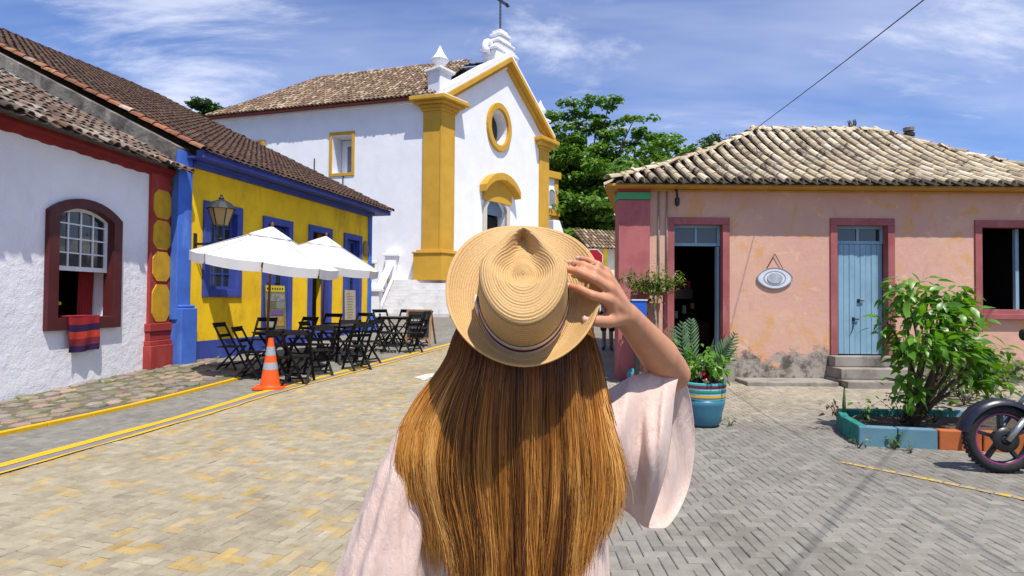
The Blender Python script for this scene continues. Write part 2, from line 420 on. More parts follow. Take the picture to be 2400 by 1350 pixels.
street = tag(bpy.data.objects.new('street', None), kind='structure'); COL.objects.link(street)
plaza = tag(bpy.data.objects.new('pavement', None), kind='structure'); COL.objects.link(plaza)
PL, PW, GAP = 0.156, 0.078, 0.0020
def herring(ang, org, keep, tone, ext):
    out = []; ca, sa = math.cos(ang), math.sin(ang)
    n = int(ext / PW)
    for i in range(-n, n):
        for j in range(-n, n):
            k = (i - j) % 4
            if k == 0: a, b_, w, h = i, j, 2, 1
            elif k == 2: a, b_, w, h = i, j - 1, 1, 2
            else: continue
            cxl, cyl = (a + w / 2) * PW, (b_ + h / 2) * PW
            X, Y = org[0] + cxl * ca - cyl * sa, org[1] + cxl * sa + cyl * ca
            if not keep(X, Y): continue
            if Y > 3.2 and not -4.5 < (X / Y) * 4 < 4.5: continue
            hw, hh = w * PW / 2 - GAP, h * PW / 2 - GAP
            jx = rng.normal(0, 0.001, 2); dz = rng.normal(0, 0.0011) + .004 * (patch(X, Y, 1.7) - .5); tx, ty = rng.normal(0, 0.006, 2)
            da = ang + rng.normal(0, 0.008); c2, s2 = math.cos(da), math.sin(da)
            q = []
            for ins, zt in ((0.0, -0.028), (0.0, -0.005), (0.005, 0.0)):
                for sx, sy in ((-1, -1), (1, -1), (1, 1), (-1, 1)):
                    lx, ly = sx * (hw - ins), sy * (hh - ins)
                    x, y = X + jx[0] + lx * c2 - ly * s2, Y + jx[1] + lx * s2 + ly * c2
                    q.append((x, y, gz(y) + zt + dz + (tx * lx + ty * ly if zt > -0.02 else 0)))
            out.append((X, Y, q, tone(X, Y)))
    return out
PF = [(8, 9, 10, 11)] + [(r * 4 + i, r * 4 + (i + 1) % 4, r * 4 + 4 + (i + 1) % 4, r * 4 + 4 + i) for r in (0, 1) for i in range(4)]
hn = np.random.default_rng(3)
wv = hn.uniform(0, 6.28, (6,)); 
def patch(x, y, k=1.0):
    return 0.5 + 0.5 * (math.sin(x * 1.3 * k + wv[0] + 1.7 * math.sin(y * .9 * k + wv[1])) * math.sin(y * 1.1 * k + wv[2] + 1.3 * math.sin(x * .7 * k + wv[3])))
def tone_left(x, y):
    d = side_of_line(x, y); v = hn.normal(1, 0.07)
    if d < 0: base = Vector((0.225, 0.21, 0.175))
    else:
        base = Vector((0.345, 0.295, 0.205)); r = hn.random()
        p = 0.12 + 0.50 * patch(x, y) * max(0.25, 1 - d / 3.2)
        if d < 0.4: p += 0.35
        if r < p:
            base = Vector((0.44, 0.305, 0.11)).lerp(base, hn.random() * 0.85)
        elif r > 2: base = Vector((0.27, 0.30, 0.34))
    return tuple(base * v) + (1,)
def tone_right(x, y):
    v = hn.normal(1, 0.08); base = Vector((0.265, 0.243, 0.202))
    base = base.lerp(Vector((0.21, 0.195, 0.17)), patch(x, y, 0.6) * 0.7)
    base = base.lerp(Vector((0.37, 0.325, 0.235)), .75 * sstep(7.0, 8.6, y + .8 * (patch(x, y, 1.4) - .5)))
    return tuple(base * v) + (1,)
BX = 0.0
lk = herring(sang, (-1.0, 8.0), lambda x, y: 2.6 < y < 19.5 and x < BX - 0.09 and (side_of_kerb(x, y) > 0.12 or (y > K1.y + .25 and (x + 6.5) * .966 - (y - 11.7) * .257 > .05)) and x > -9
             and abs(side_of_line(x, y) - 0.06) > 0.055, tone_left, 14)
rk = herring(0.0, (5.0, 7.0), lambda x, y: 2.6 < y < 10.0 and BX + 0.09 < x < 10.5, tone_right, 9)
def in_sight(x, y):
    a, b_, _ = proj((x, y, gz(y))); return -20 < a < 2420 and b_ < 1365 and not (820 < a < 1560 and b_ > 900)
for root, lst in ((street, lk), (plaza, rk)):
    vis = sorted([t for t in lst if in_sight(t[0], t[1])], key=lambda t: t[1]); ids = set(id(t) for t in vis[:300])
    rest = MB()
    for t in lst:
        if id(t) in ids: MB().add(t[2], PF, t[3]).build('paver', M['paver'], root, fix=False)
        else: rest.add(t[2], PF, t[3])
    tag(rest.build('paver_field', M['paver'], root, fix=False), kind='stuff')
eb = MB()
for k in range(40):
    y0 = 2.4 + k * 0.55; eb.box((BX - 0.09, y0 + 0.004, -0.03), (BX + 0.09, y0 + 0.546, 0.001), lambda x, y, z: (x, y, z + gz(y)))
eb.build('edging_strip', M['gutter'], street)
def band(poly, w0, w1, z, mat, name, root, rag=0.0):
    """painted band between offsets w0,w1 (to the right of the polyline)"""
    mb = MB(); pts = []
    for a, b_ in zip(poly, poly[1:]):
        n = max(2, int((b_ - a).length / 0.25))
        pts += [a.lerp(b_, i / n) for i in range(n)]
    pts.append(poly[-1])
    for i, p in enumerate(pts):
        d = (pts[min(i + 1, len(pts) - 1)] - pts[max(i - 1, 0)]); nn = Vector((d.y, -d.x, 0)).normalized()
        r1, r2 = (rng.normal(0, rag), rng.normal(0, rag)) if rag else (0, 0)
        for w in (w0 + r1, w1 + r2):
            q = p + nn * w; mb.v.append((q.x, q.y, gz(q.y) + z))
    for i in range(len(pts) - 1): mb.f.append((2 * i, 2 * i + 1, 2 * i + 3, 2 * i + 2))
    return mb.build(name, mat, root)
lpoly = [L0 + (L0 - L1) * 0.6, L0, L1, L2, L2 + (L2 - L1).normalized() * 4.0]
band(lpoly, -0.08, 0.22, 0.007, M['gutter'], 'gutter_strip', street)
band(lpoly, -0.075, 0.05, 0.012, M['line'], 'yellow_line', street, 0.006)
band(lpoly, 0.185, 0.235, 0.012, M['line'], 'yellow_line', street, 0.012)
kb = MB()
nk = 14; Ka, Kb = K0 - kd * 4.0, K1 + kd * 0.1
for i in range(nk):
    a = Ka.lerp(Kb, i / nk); b_ = Ka.lerp(Kb, (i + 0.985) / nk)
    vs = []
    for z in (-0.03, 0.035):
        for p, w in ((a, -0.05), (a, 0.02), (b_, 0.02), (b_, -0.05)):
            q = p + kn * w; vs.append((q.x, q.y, gz(q.y) + z))
    kb.add(vs, [(0, 3, 2, 1), (4, 5, 6, 7), (0, 1, 5, 4), (1, 2, 6, 5), (2, 3, 7, 6), (3, 0, 4, 7)])
tag(kb.build('kerb', M['line'], None, bev=0.008), kind='structure')
# parking line on the right, broken over the joints, and the white road mark
q0, q1, q2 = G(1968, 1083), G(2140, 1117), G(2420, 1175)
for a, b_ in ((q0, q1), (q1, q2)):
    n = 5 if a is q0 else 7
    for i in range(n):
        s0, s1 = a.lerp(b_, i / n), a.lerp(b_, (i + 0.9) / n)
        band([s0, s1], -0.032, 0.032, 0.0055, M['line_worn'], 'parking_line', plaza, 0.003)
wm = MB(); wp = [G(970, 885), G(1000, 877), G(1060, 872), G(1060, 884), G(1010, 884), G(995, 893)]
wm.add([(p.x, p.y, p.z + 0.006) for p in wp], [tuple(range(6))])
wm.build('arrow_marking', M['white_paint'], street)

# old stone footway in front of the white house
def cobble_area():
    walk = tag(bpy.data.objects.new('sidewalk', None), kind='structure'); COL.objects.link(walk)
    F_ = Facade(G(0, 945), G(335, 870))
    sb = MB(); n = 40
    for i in range(n + 1):
        s = -5 + 10.2 * i / n; p = F_.pt(s, 0, -.1)
        t = -side_of_kerb(p.x, p.y) / F_.n.dot(kn); q = p + F_.n * max(0.02, t - .08)
        if s > 3.0: q = p + F_.n * max(.02, min(t - .08, 1.35 - (s - 3.0) * .62))
        sb.v += [(p.x, p.y, gz(p.y) + .028), (q.x, q.y, gz(q.y) + .028)]
    sb.f = [(2 * i, 2 * i + 1, 2 * i + 3, 2 * i + 2) for i in range(n)]
    soil, nt, bb = nodes('earth_and_moss'); g = N(nt); p = g.pos()
    g.put(bb.inputs['Base Color'], g.mix(g.rng(g.noise(p, 3.5, 7, .7), .48, .6), (.14, .11, .085, 1), (.09, .12, .02, 1))); bb.inputs['Roughness'].default_value = 1
    g.put(bb.inputs['Normal'], g.bump(g.noise(p, 40, 6, .7), .8, .02))
    sb.build('earth_bed', soil, walk)
    st_, nt, bb = nodes('footway_stone'); g = N(nt); p = g.pos()
    a = g.new('ShaderNodeVertexColor', layer_name='tone').outputs[0]
    c = g.mix(g.rng(g.noise(p, 5, 8, .7), .5, .62, 0, .8), a, (.12, .14, .03, 1)); c = g.mix(g.rng(g.noise(p, 18, 6, .7), .45, .7, 0, .5), c, (.10, .08, .065, 1))
    g.put(bb.inputs['Base Color'], c); bb.inputs['Roughness'].default_value = .95; g.put(bb.inputs['Normal'], g.bump(g.noise(p, 22, 7, .65), .7, .015))
    tones = [(.27, .185, .14), (.22, .17, .135), (.31, .22, .165), (.19, .165, .14), (.29, .25, .2)]
    ny = 9; count = 0
    cell = .30
    for i in range(-16, 17):
        for j in range(ny):
            s = i * cell * .95 + (j % 2) * .14 + rng.normal(0, .03); o = .10 + j * .215 + rng.normal(0, .02)
            c = F_.pt(s, 0, o)
            if side_of_kerb(c.x, c.y) > -.13 or (s > 3.0 and o > 1.25 - (s - 3.0) * .62): continue
            m_ = int(rng.integers(5, 8)); top = []; ph = rng.uniform(0, 6.28)
            for k in range(m_):
                a_ = ph + 2 * math.pi * k / m_ + rng.normal(0, .15)
                q = F_.pt(s + cell * .47 * math.cos(a_) * rng.uniform(.8, 1.08), 0, o + .115 * math.sin(a_) * rng.uniform(.8, 1.08)); top.append(q)
            h = .042 + rng.normal(0, .008); mb = MB()
            vs = [(q.x, q.y, gz(q.y) + .0) for q in top] + [(q.x, q.y, gz(q.y) + h - .012) for q in top] + [((q.x * .9 + c.x * .1), (q.y * .9 + c.y * .1), gz(q.y) + h + rng.normal(0, .003)) for q in top]
            fs = [tuple(2 * m_ + k for k in range(m_))] + [(r * m_ + k, r * m_ + (k + 1) % m_, (r + 1) * m_ + (k + 1) % m_, (r + 1) * m_ + k) for r in (0, 1) for k in range(m_)]
            t = Vector(tones[rng.integers(5)]) * float(rng.normal(1, .12)); mb.add(vs, fs, tuple(t) + (1,)).build('stone', st_, walk, fix=False)
cobble_area()
# ------------------------------------------------------------------ roof tiles
def tile_shape(L, r0, r1, th=0.016, n=6):
    """one cover tile: half barrel, lower (wide) end at y=0, running up +y"""
    v, f = [], []
    for rr, yy, off in ((r0, 0, 0), (r1, L, 0), (r0 - th, 0, 0), (r1 - th, L, 0)):
        for j in range(n + 1):
            a = math.pi * j / n; v.append((-rr * math.cos(a), yy, rr * math.sin(a) * 0.8))
    k = n + 1
    for j in range(n):
        f.append((j, j + 1, k + j + 1, k + j)); f.append((2 * k + j + 1, 2 * k + j, 3 * k + j, 3 * k + j + 1))
        f.append((2 * k + j, 2 * k + j + 1, j + 1, j))
    return v, f
def tiled(root, E, a, up, width, length, pitch, row, mat, tones, inside=None, bell=0.0, tile_name='roof_tile', most=300, lift=0.0, wob=0.012, tilt=0.05, rk=(0.36, 0.29, 0.8), under=None):
    """cover tiles on a slope. E eave corner, a along the eave, up the slope. bell flattens the lower part (metres of sag)"""
    a, up = a.normalized(), up.normalized(); n = a.cross(up).normalized()
    if n.z < 0: n = -n
    v, f = tile_shape(row * 1.22, pitch * rk[0], pitch * rk[1])
    v = np.array(v); v[:, 2] *= rk[2] / .8; tl = []
    nc, nr = int(width / pitch), int(length / row)
    def sag(t): return -bell * math.sin(math.pi * min(1, t / length)) if bell else 0.0
    for c in range(nc):
        for r in range(nr + 1):
            s, t = (c + 0.5) * pitch, r * row - 0.05
            if inside and not inside(s, t + row * 0.5): continue
            tiltl = tilt
            dsl = (sag(t + row) - sag(t)) / row
            q = (up + n * dsl).normalized(); nn = a.cross(q); nn = nn if nn.z > 0 else -nn
            o = E + a * (s + rng.normal(0, wob)) + up * (t + rng.normal(0, wob)) + n * (sag(t) + 0.045 + lift)
            q2 = (q - nn * tiltl + a * rng.normal(0, 0.02)).normalized(); n2 = a.cross(q2); n2 = n2 if n2.z > 0 else -n2
            w = np.outer(v[:, 0], a) + np.outer(v[:, 1], q2) + np.outer(v[:, 2], n2) + np.array(o)
            tone = Vector(tones[rng.integers(len(tones))]) * float(rng.normal(1, 0.12))
            px = proj(o); tl.append((px, w, tuple(tone) + (1,)))
    ok = [t for t in tl if -30 < t[0][0] < 2430 and -30 < t[0][1] < 1360]
    ok.sort(key=lambda t: t[0][2]); ids = set(id(t) for t in ok[:most]); rest = MB()
    for t in tl:
        if id(t) in ids:
            MB().add([tuple(x) for x in t[1]], f, t[2]).build(tile_name, mat, root, smooth=False, fix=False)
        else: rest.add([tuple(x) for x in t[1]], f, t[2])
    if rest.v: tag(rest.build('roof_tile_field', mat, root, fix=False), kind='stuff')
    # channels between the cover tiles: a scalloped under-layer
    ub = MB(); m_ = 3
    for r in range(nr + 2):
        for c in range(nc * m_ + 1):
            s, t = c * pitch / m_, min(length, r * row) - 0.06
            ph = (c % m_) / m_
            ub.v.append(tuple(E + a * s + up * t + n * (sag(t) + (0.03 if c % m_ == 0 else 0.0) + lift)))
    w_ = nc * m_ + 1
    for r in range(nr + 1):
        for c in range(nc * m_):
            if inside and not inside((c + .5) * pitch / m_, (r + .3) * row): continue
            k = r * w_ + c; ub.f.append((k, k + 1, k + 1 + w_, k + w_))
    ub.build('tile_channel', under or M['tile_under'], root, fix=False)
    return n
def frame_rect(mb, F, s0, s1, z0, z1, w, o0, o1, sill=True, wt=None):
    wt = wt or w
    mb.fbox(F, s0, s0 + w, z0, z1 - wt - 0.001, o0, o1); mb.fbox(F, s1 - w, s1, z0, z1 - wt - 0.001, o0, o1)
    mb.fbox(F, s0, s1, z1 - wt, z1, o0, o1)
    if sill: mb.fbox(F, s0 + w + .001, s1 - w - .001, z0, z0 + wt, o0, o1)
def rect(s0, s1, z0, z1): return [(s0, z0), (s1, z0), (s1, z1), (s0, z1)]
def arch(s0, s1, zb, zs, rise, n=12):
    """outline of an opening with a segmental head"""
    pts = [(s0, zb), (s1, zb)]; c = (s0 + s1) / 2; h = (s1 - s0) / 2
    R = (h * h + rise * rise) / (2 * rise); zc = zs + rise - R; a1 = math.asin(h / R)
    for i in range(n + 1):
        a = a1 - 2 * a1 * i / n; pts.append((c + R * math.sin(a), zc + R * math.cos(a)))
    return pts

# ================================================================== WHITE HOUSE
FW = Facade(G(0, 945), G(335, 870))
wz = gz(9)
wh = thing('white_house', FW.pt(0, 0), 'white rough plaster house with maroon arched window and red octagon pilaster', 'house')
s_p0, s_p1 = FW.s(345, 640), FW.s(403, 640)
z_e = FW.z(190, 345)
wx0, wx1 = FW.s(103, 640), FW.s(277, 640); wzb, wzt, wzs = FW.z(190, 771), FW.z(190, 466), FW.z(277, 520)
fw = (wx1 - wx0) * 0.128
op = arch(wx0 + fw * .6, wx1 - fw * .6, wzb + fw * .6, wzs - 0.02, wzt - wzs - fw * .4)
MB().prism([(-7.0, -0.1), (s_p1, -0.1), (s_p1, z_e + 0.25), (-7.0, z_e + 0.25)], FW.pt, -0.45, 0.0, [op]).build('wall', M['white_wall'], wh)
win = MB().prism(arch(wx0, wx1, wzb, wzs, wzt - wzs), FW.pt, -0.12, 0.075, [arch(wx0 + fw, wx1 - fw, wzb + fw * 1.05, wzs - 0.05, wzt - wzs - fw * .55)]).build('window_frame', M['maroon'], wh, bev=0.008)
# upper sash, white, arched head, four by four panes
i0, i1 = wx0 + fw, wx1 - fw; izb, izs = wzb + fw * 1.05, wzs - 0.05; rise = wzt - wzs - fw * .55
zs0 = FW.z(190, 636, -0.06); outl = arch(i0 + .002, i1 - .002, zs0, izs, rise)
sw = 0.055
sash = MB().prism(outl, FW.pt, -0.115, -0.055, [arch(i0 + sw, i1 - sw, zs0 + sw * 1.3, izs, rise - sw)]).build('sash', M['white_wood'], wh)
mb = MB(); R_ = 4
for k in range(1, 4):
    s = i0 + sw + (i1 - i0 - 2 * sw) * k / 4; h = (i1 - i0) / 2; t = (s - (i0 + i1) / 2) / h
    mb.fbox(FW, s - .011, s + .011, zs0 + sw, izs + rise * (1 - t * t) - sw * .6, -0.10, -0.062)
for k in range(1, 4):
    z = zs0 + sw + (izs + rise - zs0 - sw) * k / 4.15
    mb.fbox(FW, i0 + sw, i1 - sw, z - .011, z + .011, -0.098, -0.064)
mb.build('muntin', M['white_wood'], sash)
MB().prism(arch(i0 + sw, i1 - sw, zs0 + sw, izs, rise - sw), FW.pt, -0.088, -0.084).build('pane', M['glass'], sash)
# dim room behind the window, curtain and things on the table
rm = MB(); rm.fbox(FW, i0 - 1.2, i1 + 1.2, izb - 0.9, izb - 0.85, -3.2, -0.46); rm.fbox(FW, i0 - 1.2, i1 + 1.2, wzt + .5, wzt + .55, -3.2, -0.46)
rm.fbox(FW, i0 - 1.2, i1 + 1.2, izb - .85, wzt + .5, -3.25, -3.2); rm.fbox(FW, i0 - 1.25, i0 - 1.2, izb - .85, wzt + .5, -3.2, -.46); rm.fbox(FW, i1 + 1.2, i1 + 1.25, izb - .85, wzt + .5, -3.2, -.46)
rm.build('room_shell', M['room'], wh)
cu = MB()
for k in range(24):
    s = i1 - 0.30 + 0.30 * k / 23; o = -0.36 + 0.025 * math.sin(k * 1.5)
    cu.v += [tuple(FW.pt(s + 0.03, izb - .1, o)), tuple(FW.pt(s + .09, izs, o))]
cu.f = [(2 * k, 2 * k + 2, 2 * k + 3, 2 * k + 1) for k in range(23)]
cu.build('curtain', paint('red_curtain', (0.25, 0.02, 0.02), None, 0.9), wh, smooth=True)
MB().fbox(FW, i0 + .45, i0 + .78, izb - .2, izs - .3, -1.9, -1.85).build('inner_door', paint('pale_inner_door', (0.30, 0.27, 0.25)), wh)
# pilaster with four octagon panels, moulded base
pil = MB(); zb0 = gz(10.9)
zk = [FW.z(375, 860, .08), FW.z(375, 808, .08), FW.z(375, 797, .08), FW.z(375, 776, .08), FW.z(375, 757, .08)]
pil.fbox(FW, s_p0, s_p1, zk[4], z_e + 0.02, -0.1, 0.06)
pp = pil.build('pilaster', M['red_pil'], wh, bev=0.01)
bp = MB(); w_ = 0.07
bp.fbox(FW, s_p0 - w_, s_p1 + w_ * .4, -.1, zk[1], -.1, .16); bp.fbox(FW, s_p0 - w_ * .8, s_p1 + w_ * .3, zk[1] + .001, zk[2], -.1, .13)
bp.fbox(FW, s_p0 - w_ * .45, s_p1 + w_ * .2, zk[2] + .001, zk[3], -.1, .10); bp.fbox(FW, s_p0 - w_ * .7, s_p1 + w_ * .3, zk[3] + .001, zk[4] - .001, -.1, .125)
bp.build('pilaster_base', M['red_pil'], pp, bev=0.012)
for ya, yb in ((444, 511), (516, 584), (590, 659), (667, 754)):
    z0, z1 = FW.z(372, yb, .06), FW.z(372, ya, .06); w = s_p1 - s_p0; sc = (s_p0 + s_p1) / 2 - w * .07; h = w * 0.36; ch = h * 0.55; c2 = (z1 - z0) * .16
    oc = [(sc - ch, z0), (sc + ch, z0), (sc + h * .9, z0 + c2), (sc + h, z0 + c2 * 1.5), (sc + h, z1 - c2 * 1.5), (sc + h * .9, z1 - c2), (sc + ch, z1), (sc - ch, z1), (sc - h * .9, z1 - c2), (sc - h, z1 - c2 * 1.5), (sc - h, z0 + c2 * 1.5), (sc - h * .9, z0 + c2)]
    MB().prism(oc, FW.pt, 0.05, 0.078).build('octagon_panel', M['oct'], pp, bev=0.006)
# wavy red cornice under the eave
co = MB(); nseg = 110; s0c, s1c = -6.9, s_p1 + 0.16
for i in range(nseg + 1):
    s = s0c + (s1c - s0c) * i / nseg; wv_ = 0.009 * math.sin(i * 1.9) + 0.006 * math.sin(i * 0.7)
    for z, o in ((z_e - 0.11 + wv_, 0.0), (z_e - 0.10 + wv_, 0.05), (z_e - 0.03, 0.08), (z_e - 0.01, 0.17), (z_e + 0.06, 0.19), (z_e + .08, -.05)):
        co.v.append(tuple(FW.pt(s, z, o)))
for i in range(nseg):
    for k in range(5): a = i * 6 + k; co.f.append((a, a + 1, a + 7, a + 6))
co.f.append(tuple(nseg * 6 + k for k in range(6)))
co.build('cornice', M['red_corn'], wh)
wr = bpy.data.objects.new('roof', None); COL.objects.link(wr); wr.parent = wh; wr.matrix_parent_inverse = parent_world(wh).inverted()
ang = math.radians(27)
upw = -FW.n * math.cos(ang) + Vector((0, 0, math.sin(ang)))
TW = [(0.12, 0.075, 0.055), (0.16, 0.12, 0.09), (0.085, 0.058, 0.045), (0.25, 0.21, 0.17), (0.15, 0.08, 0.05)]
E_w = FW.pt(-5.5, z_e + 0.06, 0.40); wlen = s_p1 + 5.5 + 0.05
tiled(wr, E_w, FW.d, upw, wlen, 6.4, 0.19, 0.36, M['tile_white'], TW, wob=0.02)
MB().add([FW.pt(-5.5, z_e + .02, .2), FW.pt(s_p1, z_e + .02, .2), FW.pt(s_p1, z_e + .02, .2) + upw * 6.4, FW.pt(-5.5, z_e + .02, .2) + upw * 6.4], [(0, 1, 2, 3)]).build('roof_deck', M['tile_under'], wr)

# ================================================================== YELLOW HOUSE
Ya = Vector((-6.5, 11.7, 0)); phi = math.radians(14.9)
FY = Facade(Ya, Ya + Vector((math.sin(phi), math.cos(phi), 0)))
yh = thing('yellow_house', FY.pt(0, gz(12)), 'yellow house with blue trim, brown tiled roof and café tables outside', 'house')
sA = FY.s(441, 620); sE = FY.s(866, 620); zE = 4.42 - 0.12
sB = FY.s(413, 620)
ops = []
def yo(x0, x1, yt, yb, ytR=None):
    xm = (x0 + x1) / 2
    return FY.s(x0), FY.s(x1), FY.z(xm, yb), FY.z(xm, yt)
w1 = yo(472, 563, 478, 696); d1 = yo(612, 682, 512, 800); d2 = yo(720, 775, 531, 800); w2 = yo(803, 845, 549, 780)
d1 = (d1[0], d1[1], gz(13) + .12, d1[3]); d2 = (d2[0], d2[1], gz(15) + .12, d2[3]); w2 = (w2[0], w2[1], gz(17) + .15, w2[3])
fwd = 0.17
holes = [rect(a + fwd * .6, b_ - fwd * .6, c + (fwd * .6 if i == 0 else 0.02), d - fwd * .6) for i, (a, b_, c, d) in enumerate((w1, d1, d2, w2))]
MB().prism([(sA - .25, -0.1), (sE + .02, -0.1), (sE + .02, zE), (sA - .25, zE)], FY.pt, -0.4, 0.0, holes).build('wall', M['yellow'], yh)
pts = [FY.pt(sE + .02, -.1, -.4), FY.pt(sE + .02, -.1, -6.5), FY.pt(sE + .02, zE, -6.5), FY.pt(sE + .02, zE, -.4)]
MB().fbox(FY, sE - .3, sE + .02, -.1, zE, -6.5, -.401).build('end_wall', M['yellow'], yh)
MB().fbox(FY, sA - .2, sE, -.1, gz(12) + .42, .001, .03).build('plinth', M['blue'], yh)
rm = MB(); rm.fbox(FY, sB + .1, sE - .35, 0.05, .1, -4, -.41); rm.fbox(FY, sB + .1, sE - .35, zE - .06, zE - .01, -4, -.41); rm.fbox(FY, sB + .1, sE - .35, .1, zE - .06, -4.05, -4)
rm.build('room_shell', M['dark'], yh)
def blue_window(op_, name, rows, cols, sill, o=-0.10, zmid=None):
    a, b_, c, d = op_; mb = MB(); frame_rect(mb, FY, a, b_, c, d, fwd, -.2, .045, sill, fwd)
    w = mb.build(name, M['blue'], yh, bev=.006)
    a, b_, c, d = a + fwd, b_ - fwd, c + (fwd if sill else 0), d - fwd
    mb = MB(); frame_rect(mb, FY, a, b_, c, d, .06, o - .05, o)
    if zmid: mb.fbox(FY, a + .06, b_ - .06, zmid - .035, zmid + .035, o - .05, o + .004)
    for k in range(1, cols): s = a + (b_ - a) * k / cols; mb.fbox(FY, s - .014, s + .014, c + .06, d - .06, o - .04, o - .01)
    for k in range(1, rows): z = c + (d - c) * k / rows; mb.fbox(FY, a + .06, b_ - .06, z - .014, z + .014, o - .039, o - .011)
    mb.build('sash', M['blue'], w)
    for i in range(cols):
        for j in range(rows):
            MB().fbox(FY, a + (b_ - a) * (i + .02) / cols, a + (b_ - a) * (i + .98) / cols, c + (d - c) * (j + .02) / rows, c + (d - c) * (j + .98) / rows, o - .03, o - .026).build('pane', M['glass'], w)
    return w
W1 = blue_window(w1, 'window', 5, 3, True, zmid=(w1[2] * .5 + w1[3] * .5))
# white lower curtain behind the middle panes
MB().fbox(FY, w1[0] + .25, w1[1] - .25, w1[2] + .75, w1[2] + 1.0, -.2, -.19).build('lace_curtain', M['white_wood'], W1)
def blue_door(op_, open_):
    a, b_, c, d = op_; mb = MB(); frame_rect(mb, FY, a, b_, c, d, fwd, -.2, .045, False, fwd)
    w = mb.build('door_frame', M['blue'], yh, bev=.006)
    a, b_, d = a + fwd, b_ - fwd, d - fwd
    if not open_:
        mb = MB(); mid = (a + b_) / 2
        for x0, x1 in ((a + .005, mid - .004), (mid + .004, b_ - .005)):
            frame_rect(mb, FY, x0, x1, c, d - .02, .07, -.17, -.12); mb.fbox(FY, x0 + .071, x1 - .071, c + .071, c + .8, -.16, -.135); mb.fbox(FY, x0 + .071, x1 - .071, c + .8, c + .87, -.168, -.122)
        dd = mb.build('door', M['blue'], yh)
        for x0, x1 in ((a + .07, mid - .07), (mid + .07, b_ - .07)):
            for k in range(3): MB().fbox(FY, x0, x1, c + .88 + k * (d - c - 1) / 3, c + .86 + (k + .97) * (d - c - 1) / 3, -.15, -.145).build('pane', M['glass'], dd)
    else:
        MB().fbox(FY, a + .02, a + .06, c, d - .02, -.75, -.18).build('door', M['blue'], w)
    return w
blue_door(d1, False); blue_door(d2, True); blue_door(w2, False)
MB().fbox(FY, d2[0] + fwd + .02, d2[0] + fwd + .06, d2[2] + .1, d2[3] - .3, -.16, -.12).build('checked_strip', paint('white_strip', (.6, .6, .6)), yh)
# blue corner pilasters with base blocks, rear gable of weathered stone
pb = MB(); pb.fbox(FY, sB - .05, sA, gz(11.5) + .9, zE + .1, -.1, .07); pq = pb.build('pilaster', M['blue_pil'], yh, bev=.012)
zt_ = FY.z(420, 715, .16)
bb = MB(); bb.fbox(FY, sB - .02, sA + .09, -.1, zt_ - .06, -.1, .17); bb.fbox(FY, sB - .01, sA + .06, zt_ - .059, zt_, -.1, .14); bb.build('pilaster_base', M['blue_pil'], pq, bev=.02)
pb = MB(); pb.fbox(FY, sE - .12, sE + .06, 0, zE - .05, -.3, .055); pq = pb.build('pilaster', M['blue_pil'], yh, bev=.01)
bb = MB(); zt2 = FY.z(870, 735, .1)
bb.prism([(sE - .14, -.1), (sE + .32, -.1), (sE + .32, zt2 - .25), (sE + .08, zt2), (sE - .14, zt2)], FY.pt, -.3, .16).build('pilaster_base', M['blue_pil'], pq, bev=.015)
# eave box and fascia
s_r0, s_r1 = FY.s(470, 370, .4), sE + .55
ef = MB(); ef.fbox(FY, s_r0, s_r1, zE - .03, zE + .02, -.2, .46); ef.fbox(FY, s_r0, s_r1, zE + .021, zE + .13, .30, .45)
ef.fbox(FY, sA, sE, zE - .16, zE - .032, .001, .09); ef.fbox(FY, sA, sE, zE - .09, zE - .033, .091, .16)
ef.build('eave_fascia', M['blue'], yh, bev=.006)
ef = MB(); ef.fbox(FY, sE + .5, s_r1, zE - .03, zE + .13, -5.5, .29); ef.build('eave_fascia', M['blue'], yh)
yr = bpy.data.objects.new('roof', None); COL.objects.link(yr); yr.parent = yh; yr.matrix_parent_inverse = parent_world(yh).inverted()
hz = 5.05; hd = 10.5; ang = math.atan2(hz, hd); sl = math.hypot(hz, hd)
upy = -FY.n * math.cos(ang) + Vector((0, 0, math.sin(ang)))
Ey = FY.pt(s_r0, zE + .10, .46); wl_ = s_r1 - s_r0 + .1
hipk = 0.0
TB = [(0.075, 0.042, 0.03), (0.095, 0.05, 0.034), (0.055, 0.033, 0.026), (0.09, 0.058, 0.04)]
tiled(yr, Ey, FY.d, upy, wl_, sl, 0.19, 0.34, M['tile_brown'], TB, inside=lambda s, t: s < wl_ - t / sl * hipk, wob=0.008)
rk_ = Ey + upy * sl; rend = rk_ + FY.d * (wl_ - hipk); cfar = Ey + FY.d * wl_; cback = FY.pt(s_r1 + .1, zE + .1, -20.5)
MB().add([Ey - Vector((0, 0, .05)), cfar - Vector((0, 0, .05)), rend, rk_], [(0, 1, 2, 3)]).add([cfar, cback, rend], [(0, 1, 2)]).add([rk_, rend, cback, FY.pt(s_r0, zE + .1, -20.5)], [(0, 1, 2, 3)]).build('roof_deck', M['tile_under'], yr)
def ridge_run(root, p, q, mat, tones, r=0.11, step=0.33, name='ridge_tile', up=Vector((0, 0, 1))):
    d = (q - p); n = max(1, int(d.length / step)); d.normalize(); x = d.cross(up).normalized(); z = x.cross(d)
    v, f = tile_shape(step * 1.2, r, r * 0.86)
    for i in range(n):
        o = p + d * (i * step) + x * rng.normal(0, .008) + z * (0.03 + rng.normal(0, .006)); t = Vector(tones[rng.integers(len(tones))]) * float(rng.normal(1, .12))
        MB().add([tuple(o + x * a + d * b_ + z * (c - 0.05 * b_)) for a, b_, c in v], f, tuple(t) + (1,)).build(name, mat, root, fix=False)
ridge_run(yr, rk_, rend, M['tile_brown'], TB); ridge_run(yr, cfar, rend, M['tile_brown'], TB)
TV = [(0.30, 0.12, 0.06), (0.36, 0.17, 0.09), (0.26, 0.11, 0.06), (0.40, 0.30, 0.22)]
